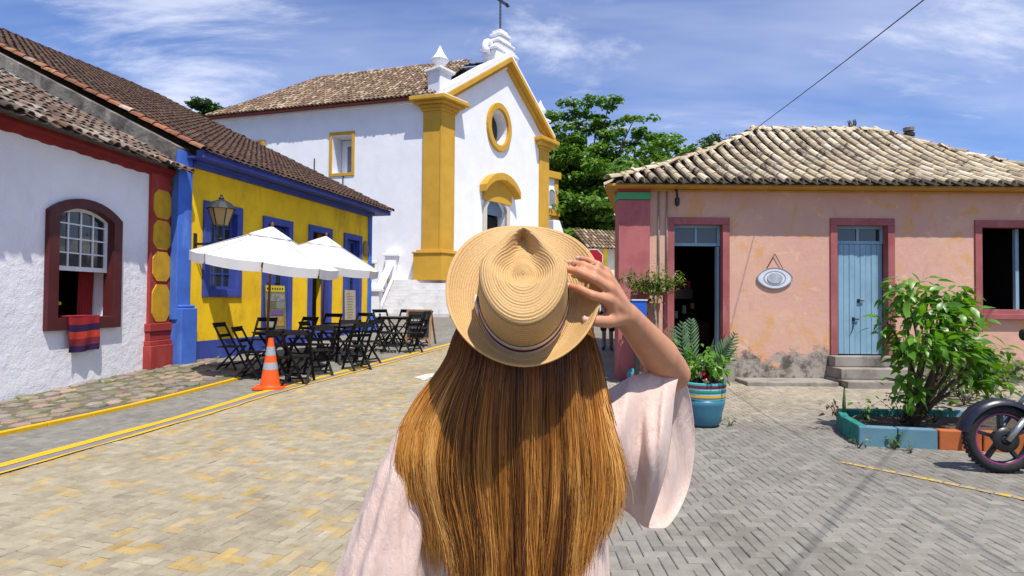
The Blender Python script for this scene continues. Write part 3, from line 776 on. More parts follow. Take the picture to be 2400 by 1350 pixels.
ridge_run(yr, Ey + FY.d * 0.02, rk_ + FY.d * 0.02, M['tile_brown'], TV, r=0.10, name='verge_tile')
gp = FY.pt
gb_ = MB(); g0 = s_r0 + .10
vs = []
for s in (g0 - .3, g0):
    vs += [gp(s, zE - .7, -.05), gp(s, zE + .17, .02), gp(s, zE + hz + .0, -hd + .45), gp(s, zE + hz - .05, -hd - .3), gp(s, zE - .7, -hd - .3)]
gb_.add(vs, [(0, 1, 2, 3, 4), (9, 8, 7, 6, 5)] + [(i, i + 5, (i + 1) % 5 + 5, (i + 1) % 5) for i in range(5)])
gb_.build('gable_wall', M['stone_grey'], yh)
# plaque on the yellow wall, far end
s_, z_ = FY.hit(857, 582, .02); pl = MB(); ring = [(s_ + .17 * math.cos(a), z_ + .24 * math.sin(a) - (.04 if math.sin(a) < 0 else 0)) for a in [2 * math.pi * k / 20 for k in range(20)]]
pq = thing('wall_plaque', FY.pt(s_, z_, 0), 'small oval brown plaque high on the far end of the yellow wall', 'plaque')
MB().prism(ring, FY.pt, .002, .04).build('plate', paint('brown_ceramic', (.30, .19, .05), (.2, .12, .04), .5, 20), pq, bev=.006)
MB().prism([(s_ + (a - s_) * .7, z_ + (c - z_) * .7) for a, c in ring], FY.pt, .041, .048).build('relief', paint('terracotta_relief', (.36, .20, .05), (.18, .16, .06), .6, 25), pq)
# ================================================================== CHURCH
CC = Vector((P(1031, 500, 27.5).x, 27.5, 0)); ZT = 2.42
fdir = Vector((1000 / FPX, 1, 0)).normalized(); bdir = Vector((-4700 / FPX, 1, 0)).normalized()
FC = Facade(CC, CC + fdir)                       # front, s from the near corner
SL = 13.4
FS = Facade(CC + bdir * SL, CC)                  # long side, s from the far end, corner at s = SL
ch = thing('church', (CC.x, CC.y, ZT), 'white colonial church with ochre pilasters, gable and iron cross', 'church')
FWD = FC.s(1281, 450); apx = FC.s(1183, 200)
zc = FC.z(1050, 236); zap = FC.z(1183, 140)      # cornice level, gable apex
zwall = zc - .55
ocs, ocz = FC.hit(1168, 299); oc_h = abs(FC.z(1168, 243) - FC.z(1168, 354)) / 2; oc_w = abs(FC.s(1141) - FC.s(1194)) / 2
orr = (oc_h + oc_w) / 2
def circ(s, z, a, b, n=28): return [(s + a * math.cos(2 * math.pi * k / n), z + b * math.sin(2 * math.pi * k / n)) for k in range(n)]
dr0, dr1 = FC.s(1139, 480), FC.s(1186, 480); dzs = FC.z(1160, 492); dtop = FC.z(1160, 470)
door_o = arch(dr0, dr1, ZT + .25, dzs, dtop - dzs + .1)
MB().prism([(0, .5), (FWD, .5), (FWD, zwall + .3), (apx, zap - .25), (0, zwall + .3)], FC.pt, -.7, 0, [circ(ocs, ocz, oc_w * .72, oc_h * .72), door_o]).build('front_wall', M['church_white'], ch)
def sr(x0, x1, y0, y1):
    return FS.s((x0 + x0) / 2, y0), FS.s(x1, y0), FS.z((x0 + x1) / 2, y1), FS.z((x0 + x1) / 2, y0)
sw1 = sr(773, 832, 309, 413); sw2 = sr(562, 622, 331, 440)
def inn(r, k): return rect(r[0] + k, r[1] - k, r[2] + k, r[3] - k)
MB().prism([(0, .5), (SL - .05, .5), (SL - .05, zc), (0, zc)], FS.pt, -.9, 0, [inn(sw1, .17), inn(sw2, .17)]).build('side_wall', M['church_white'], ch)
MB().prism([(0, .5), (9, .5), (9, zc), (0, zc)], Facade(FS.pt(0, 0), FS.pt(0, 0) + fdir * 9).pt, -.4, -.0).build('rear_wall', M['church_white'], ch)
MB().prism([(.4, .5), (SL, .5), (SL, zc), (.4, zc)], Facade(CC + fdir * FWD, CC + fdir * FWD + bdir * SL).pt, -.5, -.01).build('far_side_wall', M['church_white'], ch)
for r in (sw1, sw2):
    wfr = MB().prism(rect(*r), FS.pt, -.05, .05, [inn(r, .16)]).build('window_frame', M['ochre'], ch, bev=.01)
    a, b_, c, d = r
    MB().fbox(FS, a + .55, b_ - .17, c + .35, d - .55, -.82, -.78).build('pane', paint('grey_blue_glazing', (.16, .19, .23), (.10, .12, .15), .3, 3), wfr)
    mb = MB(); frame_rect(mb, FS, a + .2, b_ - .16, c + .2, d - .2, .35, -.85, -.83); mb.build('reveal_panel', M['church_white'], wfr)
    mb = MB()
    for q in ((.35, .35), (.6, .5), (.35, .72)): mb.fbox(FS, a + (b_ - a) * (.35 + q[0] * .5), a + (b_ - a) * (.38 + q[0] * .5), c + (d - c) * q[1], c + (d - c) * (q[1] + .035), -.779, -.76)
    mb.build('latch', M['iron'], wfr)
M['ochre_dk'] = M['ochre']
# corner pilaster wraps both faces; right pilaster; bases; caps
pw_s = SL - FS.s(992, 430); pw_f = FC.s(1062, 430)
zb = FC.z(1040, 588); zbb = ZT - .02
cp = MB(); cp.fbox(FS, SL - pw_s, SL + .1, zb, zc - .6, -.2, .1)
pil_c = cp.build('pilaster', M['ochre'], ch, bev=.015)
cp = MB(); cp.fbox(FC, -.1, pw_f, zb, zc - .6, -.2, .1); cp.build('pilaster_return', M['ochre'], pil_c, bev=.015)
def wrapbox(mb, z0, z1, o):
    """a block following the obtuse corner at the near end of the front"""
    p = [FS.pt(SL - pw_s - o, 0, -.2), FS.pt(SL - pw_s - o, 0, .1 + o), None, FC.pt(pw_f + o, 0, .1 + o), FC.pt(pw_f + o, 0, -.2)]
    n1, n2 = FS.n, FC.n; k = .1 + o   # corner point of the two offset lines
    A = Matrix(((n1.x, n1.y), (n2.x, n2.y))); q = A.inverted() @ Vector((n1.dot(CC) + k, n2.dot(CC) + k)); p[2] = Vector((q.x, q.y, 0))
    b = len(mb.v); mb.v += [(v.x, v.y, z) for z in (z0, z1) for v in p]
    mb.f += [tuple(b + i for i in (4, 3, 2, 1, 0)), tuple(b + 5 + i for i in range(5))] + [(b + i, b + (i + 1) % 5, b + 5 + (i + 1) % 5, b + 5 + i) for i in range(5)]
mb = MB(); wrapbox(mb, zbb, zb - .16, .30); wrapbox(mb, zb - .159, zb - .08, .36); wrapbox(mb, zb - .079, zb + .02, .2); mb.build('pilaster_base', M['ochre'], pil_c, bev=.02)
mb = MB(); wrapbox(mb, zc - .62, zc - .50, .08); wrapbox(mb, zc - .499, zc - .33, .14); wrapbox(mb, zc - .329, zc - .20, .34); wrapbox(mb, zc - .199, zc - .0, .52); mb.build('capital', M['ochre'], pil_c, bev=.03)
mb = MB(); wrapbox(mb, zc + .001, zc + .07, .42); mb.build('cap_slab', M['church_white'], pil_c)
mb = MB(); mb.fbox(FC, FWD - pw_f * .95, FWD + .12, zbb, zc - .6, -.2, .1); prr = mb.build('pilaster', M['ochre'], ch, bev=.015)
mb = MB(); mb.fbox(FC, FWD - pw_f - .1, FWD + .2, zc - .62, zc - .45, -.2, .2); mb.fbox(FC, FWD - pw_f - .28, FWD + .40, zc - .449, zc - .22, -.2, .40); mb.fbox(FC, FWD - pw_f - .45, FWD + .58, zc - .219, zc, -.3, .58); mb.build('capital', M['ochre'], prr, bev=.03)
# raking gable cornice: ochre band topped with white coping
def rake(sa, za, sb, zb_, t0, t1, o0, o1, name, mat):
    mb = MB(); mb.prism([(sa, za + t0), (sb, zb_ + t0), (sb, zb_ + t1), (sa, za + t1)], FC.pt, o0, o1); return mb.build(name, mat, ch, bev=.01)
for sa in (-.15, FWD + .35):
    rake(sa, zc - .42, apx, zap - .42, 0, .22, -.1, .22, 'gable_cornice', M['ochre'])
    rake(sa, zc - .21, apx, zap - .21, .0, .26, -.1, .50, 'gable_cornice', M['ochre'])
    rake(sa, zc + .06, apx, zap + .06, .0, .30, -.75, .40, 'gable_coping', M['church_white'])
# oculus
mb = MB(); mb.prism(circ(ocs, ocz, oc_w * 1.05, oc_h * 1.02), FC.pt, -.05, .16, [circ(ocs, ocz, oc_w * .76, oc_h * .76)])
ocu = mb.build('oculus_ring', M['ochre'], ch, bev=.03)
MB().prism(circ(ocs - .0, ocz, oc_w * .70, oc_h * .70), FC.pt, -.68, -.62).build('pane', M['glass'], ocu)
# main door: stone surround, blue fan, ochre curved hood
ds = MB().prism(arch(dr0 - .28, dr1 + .28, ZT, dzs, dtop - dzs + .32), FC.pt, -.1, .1, [arch(dr0, dr1, ZT + .1, dzs, dtop - dzs + .1)]).build('door_surround', paint('cream_stone', (.55, .50, .40)), ch, bev=.02)
zfan = FC.z(1160, 503)
MB().prism([(dr0, zfan), (dr1, zfan)] + arch(dr0, dr1, zfan, dzs, dtop - dzs + .1)[2:], FC.pt, -.32, -.28).build('fanlight', paint('blue_grey_fanlight', (.16, .22, .31), (.11, .15, .22), .35, 3), ds)
MB().fbox(FC, dr0 + .05, dr1 - .05, ZT + .2, zfan - .05, -.6, -.55).build('door', M['dark'], ds)
zh0 = FC.z(1160, 470)
mb = MB(); wA, wB = dr0 - .55, dr1 + .75; zs_ = FC.z(1128, 438); zrise = FC.z(1160, 416) - zs_
mb.prism(arch(dr0 - .3, dr1 + .35, zh0 - .1, zs_ + .0, zrise)[:], FC.pt, 0.001, .14, [])
hood = mb.build('door_hood', M['ochre'], ch)
top = arch(wA, wB, 0, zs_ + .1, zrise + .12)[2:]; low = arch(wA, wB, 0, zs_ - .28, zrise + .1)[2:]
MB().prism(top + low[::-1], FC.pt, .0, .50).build('hood_moulding', M['ochre'], hood, bev=.03)
# pinnacles and the stepped pedestal with the iron cross
def spire(base, s, par, r):
    mb = MB(); x, y, z = base; ca = math.atan2(fdir.y, fdir.x)
    R = Matrix.Translation(base) @ Matrix.Rotation(ca + math.pi / 4, 4, 'Z')
    k = 1.414
    mb.lathe([(r * k, -.3), (r * k, 1.55 * s), (r * 1.35 * k, 1.6 * s), (r * 1.35 * k, 1.78 * s), (r * .95 * k, 1.82 * s)], 4, R)
    mb.build('pinnacle_plinth', M['church_white'], par, bev=.03)
    mb = MB(); mb.lathe([(r * .6, 1.83 * s), (r * .45, 2.0 * s), (r * .6, 2.25 * s), (r * 1.05, 2.45 * s), (r * 1.1, 2.55 * s), (r * .5, 3.0 * s), (.02, 3.55 * s)], 8, R)
    mb.build('pinnacle', M['church_white'], par, bev=.015)
spire(FC.pt(.05, zc + .1, -.15), .70, ch, .40)
spire(FC.pt(FWD - .3, zc + .1, -.3), .68, ch, .36)
fp = FC.pt(apx, zap, 0)
def stepblk(w, dth, z0, z1, name='pedestal'):
    return MB().fbox(FC, apx - w, apx + w, zap + z0, zap + z1, -.35 - dth, -.35 + dth)
pd = MB()
for w, dth, z0, z1 in ((.95, .48, -.6, .35), (1.1, .55, .351, .50), (1.0, .5, .501, .62), (.72, .42, .75, .95), (.80, .48, .951, 1.10), (.55, .38, 1.101, 1.32), (.42, .34, 1.321, 1.5), (.5, .4, 1.501, 1.72), (.36, .3, 1.721, 1.95)):
    pd.fbox(FC, apx - w, apx + w, zap + z0 * .84, zap + z1 * .84, -.35 - dth, -.35 + dth)
pd.fbox(FC, apx - .86, apx + .86, zap + .621 * .84, zap + .749 * .84, -.8, .1)
ped = pd.build('pedestal', M['church_white'], ch, bev=.05)
for sg in (-1, 1):                                             # scrolls either side of the pedestal
    pts = []
    for k in range(30):
        a = -.6 + k * .24; r = .46 - k * .013
        pts.append(FC.pt(apx + sg * (.98 + r * math.cos(a) * .8), zap + .35 + r * math.sin(a), -.35))
    MB().tube(pts, [.20 - k * .003 for k in range(30)], 8).build('scroll', M['church_white'], ped, smooth=True)
zx = zap + 1.95 * .84
crs = MB(); xc = lambda s, z: FC.pt(apx + s, zx + z, -.35)
crs.bar(xc(-.05, 0), xc(-.05, 2.6), .05, .05); crs.bar(xc(.05, 0), xc(.05, 2.6), .05, .05)
for k in range(12): crs.bar(xc(-.05, .15 + k * .2), xc(.05, .25 + k * .2), .03, .03)
crs.bar(xc(-.62, 1.72), xc(.62, 1.72), .05, .05); crs.bar(xc(-.62, 1.83), xc(.62, 1.83), .05, .05)
for k in range(6): crs.bar(xc(-.55 + k * .2, 1.72), xc(-.45 + k * .2, 1.83), .03, .03)
for s, z in ((-.66, 1.775), (.66, 1.775), (0, 2.66)):
    for k in range(3):
        a = k * 2.09; crs.lathe([(0.01, -.07), (.07, -.03), (.07, .03), (.01, .07)], 8, Matrix.Translation(xc(s + .07 * math.cos(a), z + .07 * math.sin(a))))
crs.build('cross', M['iron'], ch)
# roof: near slope, hip at the far end
roof_c = bpy.data.objects.new('roof', None); COL.objects.link(roof_c); roof_c.parent = ch; roof_c.matrix_parent_inverse = parent_world(ch).inverted()
half = apx
rise_c = zap - zc - .15
inward = Vector((fdir.x, fdir.y, 0)) * half
upc = (inward + Vector((0, 0, rise_c)))
# slope measured square to the eave
a_ = FS.d; perp = upc - a_ * upc.dot(a_); slen = perp.length; skew = upc.dot(a_)
Ec = FS.pt(-.1, zc + .04, .50)
TC = [(0.20, 0.13, 0.085), (0.27, 0.19, 0.12), (0.14, 0.09, 0.062), (0.38, 0.30, 0.20), (0.17, 0.105, 0.07)]
hipc = 3.4
tiled(roof_c, Ec, a_, perp, SL + .1, slen + .2, 0.235, 0.42, M['tile_church'], TC, inside=lambda s, t: s > t / slen * hipc and s < SL + .1 + skew * t / slen + .25)
r_near = CC + inward + Vector((0, 0, zc + rise_c + .05)); rdir = (CC - FS.pt(0, 0)).normalized()
r_far = FS.pt(0, 0) + perp.normalized() * slen + a_ * (hipc) + Vector((0, 0, zc + .05))
r_far = Vector((r_far.x, r_far.y, r_near.z))
ridge_run(roof_c, r_far, r_near, M['tile_church'], TC, r=.13, step=.42)
ridge_run(roof_c, FS.pt(-.1, zc + .1, .35), r_far, M['tile_church'], TC, r=.13, step=.42)
e0, e1 = FS.pt(-.1, zc + .02, .3), FS.pt(SL, zc + .02, .3)
bk0 = FS.pt(-.1, zc, .3) + fdir * 10; bk1 = CC + fdir * FWD + Vector((0, 0, zc))
MB().add([e0, e1, r_near - Vector((0, 0, .12)), r_far - Vector((0, 0, .12))], [(0, 1, 2, 3)]).add([e0, r_far, bk0], [(0, 1, 2)]).add([r_far - Vector((0, 0, .1)), r_near - Vector((0, 0, .1)), bk1, bk0], [(0, 1, 2, 3)]).build('roof_deck', M['tile_under'], roof_c)
MB().fbox(FS, -.1, SL - pw_s - .5, zc - .16, zc + .02, -.1, .12).build('eave_moulding', M['church_white'], ch, bev=.02)
MB().fbox(FS, -.1, SL - pw_s - .4, zc - .03, zc + .04, .121, .48).build('eave_edge', paint('red_clay_edge', (.20, .05, .035)), ch)
# conductor wire and pipe on the side wall
for x, y0, y1 in ((738, 372, 440), (805, 412, 470)):
    s, z0 = FS.hit(x, y0); _, z1 = FS.hit(x, y1); MB().tube([FS.pt(s, z0, .04), FS.pt(s, z1 - 2, .04)], .028, 6).build('conductor_pipe', M['iron'], ch)
# annex right of the front
ax0, ax1 = FC.s(1272, 450), None
an = thing('church_annex', FC.pt(FWD + 1, ZT, 0), 'white side tower with ochre bands beside the far pilaster of the church', 'tower')
FA = Facade(P(1262, 480, 37), P(1306, 480, 38.2)); wA = (P(1306, 480, 38.2) - P(1262, 480, 37)).length
za = lambda y: FA.z(1290, y)
MB().fbox(FA, -1.0, wA, 1.0, za(410), -2.5, 0).build('wall', M['church_white'], an)
mb = MB(); mb.fbox(FA, -1.0, wA + .15, za(418), za(402), -2.6, .22); mb.fbox(FA, -1.0, wA + .1, za(506), za(492), -2.6, .2); mb.fbox(FA, wA - .3, wA + .05, za(495), za(416), -2.5, .06); mb.fbox(FA, wA - .6, wA + .05, 2, za(506), -2.5, .1)
mb.build('band', M['ochre'], an, bev=.02)
MB().prism(arch(FA.s(1284), FA.s(1298), za(484), za(452), .22), FA.pt, .003, .02).build('niche_shade_plate', paint('grey_niche_shade', (.25, .26, .27)), an)  # flat grey plate; its tone paints the shade of a recess
MB().prism(arch(FA.s(1282), FA.s(1300), za(487), za(452), .3), FA.pt, .002, .06, [arch(FA.s(1284), FA.s(1298), za(484), za(452), .22)]).build('niche_surround', M['church_white'], an)
MB().add([FA.pt(-1, za(402), 0), FA.pt(wA * .2, za(402), 0), FA.pt(-.6, za(380), -.5), FA.pt(-1, za(402), -2), FA.pt(wA * .2, za(402), -2)], [(0, 1, 2), (1, 4, 2), (4, 3, 2), (3, 0, 2)]).build('cap', M['church_white'], an)
FB = Facade(P(1300, 560, 36), P(1345, 560, 37))
bw = thing('buttress_wall', (P(1320, 600, 36.5).x, 36.5, ZT), 'sloping white buttress wall at the foot of the church side tower', 'wall')
MB().prism([(FB.s(1296), 1), (FB.s(1352), 1), (FB.s(1340), FB.z(1320, 600)), (FB.s(1311), FB.z(1320, 518)), (FB.s(1296), FB.z(1320, 518))], FB.pt, -.8, 0).build('slab', M['church_white'], bw, bev=.03)

# terrace, stair and balustrades
st0 = G(950, 742); sy0 = st0.y; nst = 11; tread = .27; riser = (ZT - st0.z) / nst
xl, xr = P(890, 742, sy0).x, P(1075, 742, sy0).x
ter = tag(bpy.data.objects.new('terrace', None), kind='structure'); COL.objects.link(ter)
ty = sy0 + nst * tread
MB().box((xl - 6, ty, .3), (14, 60, ZT)).build('terrace_slab', M['steps_white'], ter)
stair = thing('church_stair', ((xl + xr) / 2, sy0, st0.z), 'whitewashed stone stair climbing to the church terrace', 'stair')
for k in range(nst):
    MB().box((xl, sy0 + k * tread, st0.z - .3), (xr, ty - .002, st0.z + (k + 1) * riser - .002)).build('step', M['steps_white'], stair, bev=.012) if k == 0 else MB().box((xl + .002 * k, sy0 + k * tread, st0.z + k * riser - .001), (xr - .002 * k, ty - .002, st0.z + (k + 1) * riser - .002)).build('step', M['steps_white'], stair, bev=.012)
MB().box((xl - 6, ty - .5, .3), (xl - .45, ty - .001, ZT + .05)).build('retaining_wall', M['church_white'], ter)
def balustrade(x, label, flip):
    b = thing('balustrade', (x, sy0, st0.z), label, 'balustrade')
    y1, z1 = ty + .1, ZT
    sl_ = (z1 - st0.z) / (ty - sy0)
    def zz_(y): return st0.z + (y - sy0) * sl_
    ya = sy0 - .15
    mb = MB(); mb.prism([(ya, st0.z - .2), (y1, st0.z - .2), (y1, z1 + .12), (ya, zz_(ya) + .22)], lambda s, z, o: Vector((x + o, s, z)), -.17, .17); mb.build('string_wall', M['church_white'], b, bev=.01)
    mb = MB(); mb.prism([(ya, zz_(ya) + .78), (y1, z1 + .72), (y1, z1 + .86), (ya, zz_(ya) + .92)], lambda s, z, o: Vector((x + o, s, z)), -.16, .16); mb.build('handrail', M['church_white'], b, bev=.02)
    for k in range(7):
        y = ya + .25 + k * (y1 - ya - .4) / 6.5
        MB().lathe([(.07, 0), (.06, .05), (.10, .2), (.05, .42), (.07, .6)], 8, Matrix.Translation((x, y, zz_(y) + .2))).build('baluster', M['ochre'] if k % 2 else M['church_white'], b, smooth=True)
    for y, z in ((ya - .1, st0.z - .1), (y1 + .2, z1)):
        q = MB(); q.box((x - .27, y - .27, z - .2), (x + .27, y + .27, z + 1.15)); q.box((x - .36, y - .36, z + 1.151), (x + .36, y + .36, z + 1.27)); q.lathe([(.33, 1.271), (.33, 1.32), (.24, 1.45), (.1, 1.52), (.02, 1.53)], 12, Matrix.Translation((x, y, z)))
        q.build('post', M['church_white'], b, bev=.015)
    return b
balustrade(xl - .2, 'white stair balustrade with round capped posts on the café side', 1)
balustrade(xr + .2, 'white stair balustrade partly behind the straw hat brim', -1)
tb = thing('balustrade', (xl - 2.5, ty, ZT), 'low white terrace balustrade with ochre balusters above the retaining wall', 'balustrade')
mb = MB(); mb.box((xl - 5.8, ty - .42, ZT + .75), (xl - .75, ty - .14, ZT + .9)); mb.build('handrail', M['church_white'], tb, bev=.02)
for k in range(14): MB().lathe([(.07, 0), (.06, .05), (.11, .25), (.05, .5), (.08, .7)], 8, Matrix.Translation((xl - .95 - k * .35, ty - .28, ZT + .05))).build('baluster', M['ochre'], tb, smooth=True)

# ------------------------------------------------------------------ trees
def crown_leaves(pts, n, size, flat, up=0.6):
    """n leaf faces scattered about weighted cluster points: (centre, rx, rz)"""
    mb = MB(); w = np.array([c[1] ** 2 for c in pts]); w /= w.sum(); idx = rng.choice(len(pts), n, p=w)
    V, F_ = [], []
    for k, i in enumerate(idx):
        c, rx, rz = pts[i]; d = rng.normal(0, 1, 3); d /= np.linalg.norm(d) + 1e-6; r = rng.random() ** 0.45
        p = np.array(c) + d * np.array((rx, rx, rz)) * r
        nrm = np.array((rng.normal(0, flat), rng.normal(0, flat), 1.0)) + d * 0.5; nrm /= np.linalg.norm(nrm)
        t = np.cross(nrm, rng.normal(0, 1, 3)); t /= np.linalg.norm(t) + 1e-6; b_ = np.cross(nrm, t)
        L = size * rng.uniform(.6, 1.25); wd = L * .32; dr = nrm * L * .14
        b0 = len(V); V += [tuple(p - t * L / 2 - dr), tuple(p + b_ * wd), tuple(p + t * L / 2 - dr), tuple(p - b_ * wd)]
        F_ += [(b0, b0 + 1, b0 + 3), (b0 + 1, b0 + 2, b0 + 3)]
    mb.v, mb.f = V, F_
    return mb
M['leaf_tree'] = leafmat('almond_leaves', (0.055, 0.14, 0.016), (0.15, 0.27, 0.025), .3)
M['leaf_dark'] = leafmat('dark_tree_leaves', (0.018, 0.05, 0.010), (0.05, 0.11, 0.02), .25)
def tree(base, label, limbs, trunk_r, leaf, n, mat, flat=.5, group=None, name='almond_tree'):
    t = thing(name, base, label, 'tree', group); base = Vector(base)
    mb = MB(); cl = []
    for path, r0, spread in limbs:
        pts = [base + Vector(p) for p in path]; k = len(pts)
        mb.tube(pts, [r0 * (1 - .85 * i / max(1, k - 1)) for i in range(k)], 7)
        for i in range(1, k):
            for _ in range(3):
                q = pts[i - 1].lerp(pts[i], rng.random()) if i > 1 else pts[i]
                off = Vector((rng.normal(0, spread * .55), rng.normal(0, spread * .55), rng.normal(.1, .12 * spread)))
                cl.append((tuple(q + off), spread * rng.uniform(.5, .95), spread * rng.uniform(.13, .27)))
                if _ == 0: mb.tube([q, q + off * .9], [r0 * .22, .01], 5)
    mb.build('trunk', M['bark'], t, smooth=True)
    crown_leaves(cl, n, leaf, flat).build('crown', mat, t, fix=False)
    return t
TY = 42.0
tb_ = P(1375, 690, TY); base = Vector((tb_.x, TY, ZT - 1.4))
def rel(px, py, Y): q = P(px, py, Y); return tuple(q - base)
lm = []
trk = [(0, 0, 0), rel(1372, 600, TY+0.0), rel(1385, 500, TY+0.0)]
lm.append((trk, .42, .5)); lm.append(([rel(1400, 690, TY+0.4), rel(1395, 600, TY+0.3), rel(1420, 520, TY+0.0)], .25, .4)); lm.append(([rel(1360, 690, TY-0.4), rel(1350, 610, TY-0.5), rel(1340, 520, TY-1.0)], .22, .4))
tips = [(1340, 240), (1375, 232), (1432, 234), (1290, 275), (1275, 330), (1285, 390), (1300, 450), (1290, 500), (1400, 285), (1495, 275), (1500, 305), (1550, 318), (1565, 325), (1470, 340), (1600, 352), (1632, 350), (1560, 385), (1500, 400), (1430, 370), (1390, 340), (1340, 330), (1320, 300), (1350, 400), (1420, 420), (1470, 440), (1380, 460), (1330, 530), (1350, 480), (1420, 490), (1300, 560), (1400, 530), (1445, 530), (1345, 290), (1440, 300), (1530, 350)]
tips += [(1300 + rng.uniform(0, 1) * 300 * (0.55 if k % 2 else 1), rng.uniform(345, 560)) for k in range(34)]
tips = [t for t in tips if not (t[0] > 1450 and t[1] > 450)]
for i, (x, y) in enumerate(tips):
    yy = TY + rng.uniform(-3.4, 3)
    if y < 330: yy = TY + rng.uniform(-1.5, 1.5)
    m1 = ((1380 + x) / 2 + rng.normal(0, 8), max(y + 18, (480 + y) / 2 + 25))
    s = 1.6 if y > 345 else 1.05
    lm.append(([rel(1382, 520, TY+0.0), rel(m1[0], m1[1], (TY + yy) / 2), rel(x * .6 + m1[0] * .4, y * .7 + m1[1] * .3, yy), rel(x * .85 + m1[0] * .15, y + 6, yy), rel(x, y, yy)], .08, s))
tree(base, 'large green almond tree with tiered branches between church and pink house', lm, .4, .40, 62000, M['leaf_tree'], .55)
def blob_tree(px, py, Y, r, label, n=2500, name='leafy_tree', mat=None, zbase=.8):
    c = P(px, py, Y); b = Vector((c.x, Y, zbase)); limbs = [([(0, 0, 0), tuple((c - b) * .6), tuple(c - b)], .25, r * .6)]
    for k in range(16):
        a = rng.uniform(0, 6.28); e = rng.uniform(-.7, .9)
        limbs.append(([tuple((c - b) * .7), tuple((c - b) + Vector((math.cos(a) * r * .6, math.sin(a) * r * .6, e * r * .6)))], .08, r * .5))
    return tree(b, label, limbs, .25, r * .17, n, mat or M['leaf_dark'], .8, None, name)
blob_tree(458, 285, 45, 2.2, 'dark green tree top showing between the brown roof and the church', 7000)
blob_tree(492, 298, 46, 1.5, 'smaller dark tree top touching the church eave corner', 4000)
blob_tree(1690, 345, 22, .75, 'green tree top rising behind the ridge end of the pink house', 1500)
blob_tree(1480, 600, 56, 3.0, 'dark green tree behind the almond tree trunk', 5000)
blob_tree(1360, 560, 58, 4.6, 'dense dark tree far behind the church side tower', 7000)
blob_tree(1997, 293, 19, .16, 'small leafy sprig standing up behind the pink house roof', 160, 'roof_sprig', None, 3.5)
# far house under the tree
hb = thing('far_house', (P(1420, 700, 34).x, 34, .81), 'far cream house with yellow trim and tiled roof under the almond tree', 'house')
FH = Facade(P(1370, 650, 33.5), P(1475, 650, 34.5)); hz_ = lambda y: FH.z(1410, y)
MB().prism(rect(FH.s(1372), FH.s(1475), .5, hz_(582)), FH.pt, -3, 0).build('wall', paint('cream_wall', (.55, .52, .42)), hb)
for x in (1412, 1440): MB().fbox(FH, FH.s(x), FH.s(x + 9), .5, hz_(580), .001, .06).build('trim', M['yellow'], hb)
MB().fbox(FH, FH.s(1443), FH.s(1452), hz_(650), hz_(610), .0, .05).build('window', paint('green_shutter', (.05, .12, .09)), hb)
Eh = FH.pt(FH.s(1366), hz_(584), .5); uph = -FH.n * .85 + Vector((0, 0, .53))
rh = bpy.data.objects.new('roof', None); COL.objects.link(rh); rh.parent = hb; rh.matrix_parent_inverse = parent_world(hb).inverted()
tiled(rh, Eh, FH.d, uph, 4.0, 2.4, .24, .4, M['tile_church'], TC, most=60)
# ================================================================== PINK HOUSE
PY = 10.3
FP = Facade((0, PY), (1, PY))
X0, X1 = FP.s(1456, 600), 10.3
SK = 0.24                                     # the gable side runs back askew
zEv = FP.z(1900, 440)
def pinkmat():
    mt, nt, b = nodes('peeling_pink_plaster'); g = N(nt); p = g.pos(); x, y, z = g.sep(p)
    c = g.mix(g.rng(g.noise(p, 1.1, 6, 0.6), .35, .68), (0.57, 0.325, 0.25, 1), (0.61, 0.37, 0.265, 1))
    c = g.mix(g.rng(g.noise(g.map(p, (1, 1, .7), loc=(3, 1, 7)), 2.1, 8, .68, .5), .53, .62, 0, .85), c, (0.60, 0.32, 0.135, 1))
    c = g.mix(g.rng(g.noise(g.map(p, (1, 1, 1), loc=(8, 4, 1)), 3.3, 8, .7, .8), .60, .65, 0, .8), c, (0.66, 0.45, 0.28, 1))
    c = g.mix(g.rng(g.noise(g.map(p, (1, 1, .3), loc=(1, 9, 3)), 6, 8, .7), .55, .75, 0, .4), c, (0.36, 0.20, 0.17, 1))
    # paint worn away to stained cement low on the wall
    edge = g.math('ADD', z, g.math('MULTIPLY', g.math('SUBTRACT', g.noise(g.map(p, (1, 1, 1.4)), 1.6, 8, .7), .5), -2.3))
    w = g.rng(edge, .46, .70, 1, 0)
    cem = g.mix(g.rng(g.noise(p, 3.2, 8, .72), .42, .6), (0.36, 0.315, 0.26, 1), (0.10, 0.085, 0.07, 1))
    c = g.mix(w, c, cem)
    g.put(b.inputs['Base Color'], c); b.inputs['Roughness'].default_value = .92; b.inputs['Specular IOR Level'].default_value = .15
    h = g.math('ADD', g.noise(p, 5, 6, .6), g.math('MULTIPLY', w, -.35)); g.put(b.inputs['Normal'], g.bump(h, .5, .02))
    return mt
M['pink'] = pinkmat()
M['trim_red'] = paint('dusty_red_trim', (0.34, 0.105, 0.10), (0.26, 0.07, 0.07), .85, 3, .9, .3, 25, .006, (.42, .2, .17), .45, 5)
M['rose'] = paint('rose_red_pilaster', (0.40, 0.125, 0.12), (0.31, 0.085, 0.085), .85, 2.2, 1, .3, 18, .008, (.46, .21, .2), .5, 4)
M['door_blue'] = paint('pale_blue_door', (0.22, 0.37, 0.46), (0.18, 0.31, 0.40), .6, 3, .8, .15, 40, .003, (.12, .2, .26), .3, 5)
M['mustard'] = paint('mustard_eave', (0.50, 0.27, 0.05), (0.38, 0.2, 0.04), .8, 3, .8, .2, 30, .004, (.2, .12, .05), .4, 4)
ph_ = thing('pink_house', (X0, PY, gz(PY)), 'peeling pink house with pale tiled hip roof and blue doors', 'house')
def po(x0, x1, y0, y1): return FP.s(x0, 650), FP.s(x1, 650), FP.z((x0 + x1) / 2, y1), FP.z((x0 + x1) / 2, y0)
pdA, pdB, pwC = po(1563, 1709, 510, 838), po(1945, 2096, 512, 832), po(2284, 2480, 517, 742)
